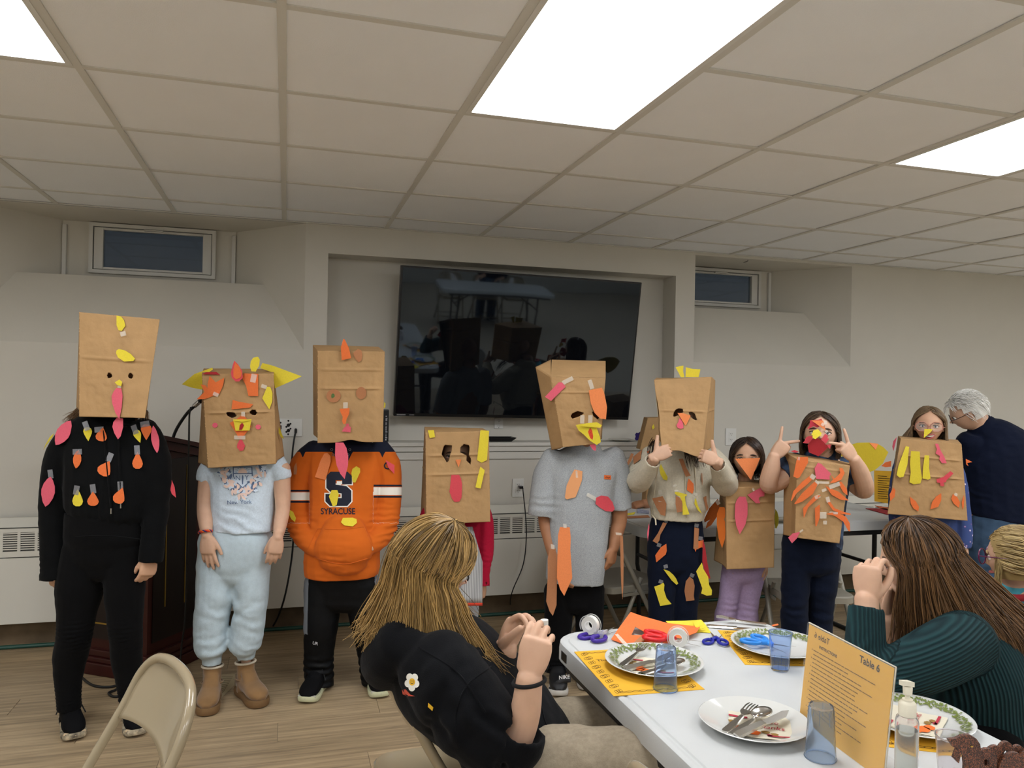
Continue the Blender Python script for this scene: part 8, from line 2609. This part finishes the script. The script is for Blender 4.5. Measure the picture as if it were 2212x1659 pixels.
for i,(u,v_,r,cc)in enumerate(((1381,943,.04,'#2d1a6a'),(1390,944,.042,'#4250b8'),(1399,945,.05,'#c41a6e'),(1404,933,.05,'#d0329c'),(1410,926,.04,'#c83a98'),(1398,956,.045,'#b5b03a'),(1411,920,.028,'#d3cf5a'),(1408,950,.045,'#b01a66'))):
 c = WY(u,v_,YW+.03)
 pm_ = MB()
 for k in range(5):
  a = 2*math.pi*k/5+i
  d = nrm(math.cos(a)*CR+math.sin(a)*CU-.5*CF)
  s2 = nrm(np.cross(d,CF))
  pm_.add([c,c+d*r*.6+s2*r*.4,c+d*r+s2*r*.15,c+d*r-s2*r*.2,c+d*r*.55-s2*r*.42],[(0,1,2,3,4)])
 o = pm_.build('flower',mat('petal '+cc,cc,.8),lei);o.modifiers.new('t','SOLIDIFY').thickness = .002
M_CH = mat('tan chair enamel','#988a70',.22,spec=.5,coat=.5)
M_CHG = mat('grey chair enamel','#8a8578',.35)
def folding_chair(origin,facing,label,m=M_CH):
 fx = nrm([facing[0],facing[1],0]);fy = np.array([-fx[1],fx[0],0.0])
 o = empty('folding_chair',(origin[0],origin[1],0),label,'chair','metal folding chairs')
 T = lambda x,y,z:np.array([origin[0],origin[1],0])+fx*x+fy*y+Z*z
 w = .205
 side_ =[(.235,w+.012,.012),(.10,w+.006,.245),(-.03,w,.475),(-.115,w-.004,.62),(-.152,w-.016,.70),(-.174,w-.055,.744),(-.186,w-.115,.762),(-.19,0,.768)]
 path =[T(x,y,z)for x,y,z in side_]+[T(x,-y,z)for x,y,z in side_[:-1][::-1]]
 MB().tube(spline(path,6),.0125,12).build('main_frame',m,o,smooth=70)
 for sg in(-1,1):
  MB().tube([T(.03,sg*(w-.028),.475),T(-.06,sg*(w-.022),.30),T(-.225,sg*(w-.006),.012)],.011,10).build('rear_leg',m,o,smooth=70)
  MB().bbox((0,-.003,-.008),(.19,.003,.008),.001,M=Matrix.Translation(tuple(T(-.10,sg*(w-.012),.40)))@Matrix(((fx[0],fy[0],0,0),(fx[1],fy[1],0,0),(0,0,1,0),(0,0,0,1)))).build('link_bar',m,o)
  for x in(.235,-.225):
   MB().tube([T(x+(.003 if x>0 else-.003),sg*(w+(.012 if x>0 else-.006)),.0),T(x,sg*(w+(.012 if x>0 else-.006)),.03)],.0155,10).build('foot_cap',M_BLK,o,smooth=50)
 MB().tube([T(.175,-w-.008,.115),T(.175,w+.008,.115)],.008,8).build('front_rung',m,o,smooth=60)
 MB().tube([T(-.165,-w+.01,.115),T(-.165,w-.01,.115)],.008,8).build('rear_rung',m,o,smooth=60)
 n,k = 20,12
 vs =[]
 for i in range(k+1):
  t = i/k
  z = .598+.152*t
  x = np.interp(z,[.475,.62,.705,.752,.765],[-.03,-.115,-.155,-.178,-.19])
  hw = np.interp(z,[.475,.62,.705,.752],[w-.008,w-.010,w-.020,w-.075])
  for j in range(n+1):
   q = j/n*2-1
   low = .055*(1-t)*(1-q*q)if False else 0
   zz = z+(1-t)**3*.016*(q*q-1)*-1
   vs.append(T(x-.028*(1-q*q),q*hw,zz))
 fs =[(i*(n+1)+j,i*(n+1)+j+1,(i+1)*(n+1)+j+1,(i+1)*(n+1)+j)for i in range(k)for j in range(n)]
 bk = MB().add(vs,fs).build('back_panel',m,o,smooth=70);bk.modifiers.new('t','SOLIDIFY').thickness = .003
 rings =[]
 rr_ = rrect(-.185,.205,-.185,.185,.06,5)
 vs,fs =[],[]
 for ins,z in((.0,.408),(.0,.437),(.006,.443),(.03,.443),(.07,.438)):
  vs+=[T(x*(1-ins*4.6),y*(1-ins*4.6),z)for x,y in rr_]
 q_ = len(rr_)
 for i in range(4):
  for j in range(q_):
   fs.append((i*q_+j,i*q_+(j+1)%q_,(i+1)*q_+(j+1)%q_,(i+1)*q_+j))
 fs+=[tuple(4*q_+j for j in range(q_)),tuple(reversed(range(q_)))]
 MB().add(vs,fs).build('seat',m,o,smooth=40)
 return o
fac = -.77*CR-.64*CF
pt_ = W(385,1444,1.89)
fc_ = nrm([fac[0],fac[1],0])
folding_chair(pt_[:2]+.19*fc_[:2],fac,'empty tan metal folding chair at the front left corner')
fac = .94*CR+.34*CF
fc_ = nrm([fac[0],fac[1],0]);pt_ = W(893,1513,1.80)
folding_chair(pt_[:2]+.152*fc_[:2]+.189*np.array([-fc_[1],fc_[0]]),fac,'tan metal folding chair under the seated blonde person')
pt_ = W(1352,1650,1.50)
folding_chair((pt_[0]+.19,pt_[1]-.16),(1,.08),'tan folding chair at the near table side, only its back corner in view')
folding_chair((1.86,1.60),(-1,.1),'dark metal folding chair under the person in green',M_CHG)
p = W(2225,1500,2.66);folding_chair(p[:2],-CR+.5*CF,'metal folding chair under the small child in teal',M_CHG)
p = W(1330,1300,4.2);folding_chair(p[:2],CR*.9+CF*.5,'grey metal folding chair at the left end of the back table',M_CHG)
p = W(1738,1300,4.07);folding_chair(p[:2],-CF+.05*CR,'grey metal folding chair behind the person with the red paper beard',M_CHG)
zt = .7405
sg_ = empty('table_sign',WZ(1905,1085,zt),'yellow typed notice standing on the back table beside the paper tail','sign')
q =[W(1888,1016,4.72),W(1935,1018,4.72),W(1935,1090,4.72),W(1889,1083,4.72)]
MB().prism(q,-CF,.002).build('yellow_sheet',M_YEL,sg_)
ln_ = MB()
for k in range(11):
 t = k/10
 ln_.prism([W(1896,1027+48*t,4.715),W(1896+(30 if k%3 else 20),1029+48*t,4.715),W(1896+(30 if k%3 else 20),1030+48*t,4.715),W(1896,1028+48*t,4.715)],-CF,.0002)
ln_.build('typed_lines',M_TXT,sg_,kind='stuff')
for pts,c,lab in((((1870,1099),(1915,1099),(1930,1112),(1917,1112)),'dr','dark red paper leaf on the back table left of the bag vest'),(((1890,1093),(1920,1097),(1925,1103),(1910,1102)),'o','orange paper leaf on the back table under the yellow notice'),(((1343,1112),(1372,1107),(1370,1111),(1345,1115)),'y','lime paper strip on the back table behind the grey shirt'),(((1378,1100),(1402,1104),(1402,1110),(1376,1108)),None,'pale picture leaflet on the back table by the tan hand'),(((1352,1116),(1400,1114),(1404,1118),(1356,1120)),'b','tan paper scraps at the front edge of the back table')):
 P4 =[WZ(u,v_,zt+.001)for u,v_ in pts]
 tag(MB().prism(P4,Z,.003).build('paper_piece',PM[c]if c else mat('leaflet','#8f93a8',.6,noise=.5,nscale=60),None),lab,'paper')
P4 =[WZ(u,v_,.001)for u,v_ in((478,1457),(508,1457),(506,1480),(478,1508),(470,1506))]
o = tag(MB().prism(P4,Z,.0008).build('paper_sheet',mat('printed sheet','#b8a888',.8),None),'typed sheet of paper on the floor between the tan boots','paper')
ln_ = MB()
for k in range(9):
 a = np.array(WZ(479,1462+k*4.4,.0021));c = np.array(WZ(503-k*2.2,1462+k*3.6,.0021))
 ln_.tube([a,c],.0008,4)
ln_.build('typed_lines',M_TXT,o,kind='stuff')
# ------ the rest of the hall, seen only in the television glass
M_HALL = mat('hall wall','#b9b5ab',.7)
quads('wall_front',[vq(XL,-.4,0,ZC,YB),vq(-.4,2.4,0,.95,YB),vq(-.4,2.4,1.95,ZC,YB),vq(2.4,XR,0,ZC,YB)],M_HALL,kind='structure')
quads('wall_kitchen',[vq(-.6,2.6,.5,2.3,YB-1.2),[(-.4,YB,.95),(2.4,YB,.95),(2.4,YB-1.2,.95),(-.4,YB-1.2,.95)],[(-.4,YB,1.95),(2.4,YB,1.95),(2.4,YB-1.2,1.95),(-.4,YB-1.2,1.95)]],mat('kitchen wall','#56565a',.7),kind='structure')
for x in(-.42,.95,2.38):
 MB().box((x-.05,YB-.02,.93),(x+.05,YB+.03,1.99)).build('trim_3',M_WHITE,kind='structure')
for i,(x0,y0,lab)in enumerate(((-.2,-3.9,'white folding table behind the viewer, mirrored in the television'),(2.2,-2.6,'second white folding table behind the viewer, mirrored in the television'))):
 folding_table(x0,x0+1.83,y0,y0+.76,lab,'x')
 for k,(dx,fy)in enumerate(((.35,1),(.95,1),(1.45,1))):
  folding_chair((x0+dx,y0-.35),(0,1),'%s tan folding chair along the %s table behind the viewer'%(('first','second','third')[k],('farther','nearer')[i]))
for o,x,y,a,lab in((bpy.data.objects['person.011'],.5,-3.0,1.2,'seated blonde person behind the viewer, mirrored in the television'),(bpy.data.objects['person.012'],1.5,-4.4,-.8,'seated long-haired person behind the viewer, mirrored in the television'),(bpy.data.objects['person.010'],3.2,-3.2,.5,'standing white-haired person behind the viewer, mirrored in the television')):
 c = copy_tree(o);c.location.x,c.location.y = x,y;c.rotation_euler.z = a;c['label'] = lab
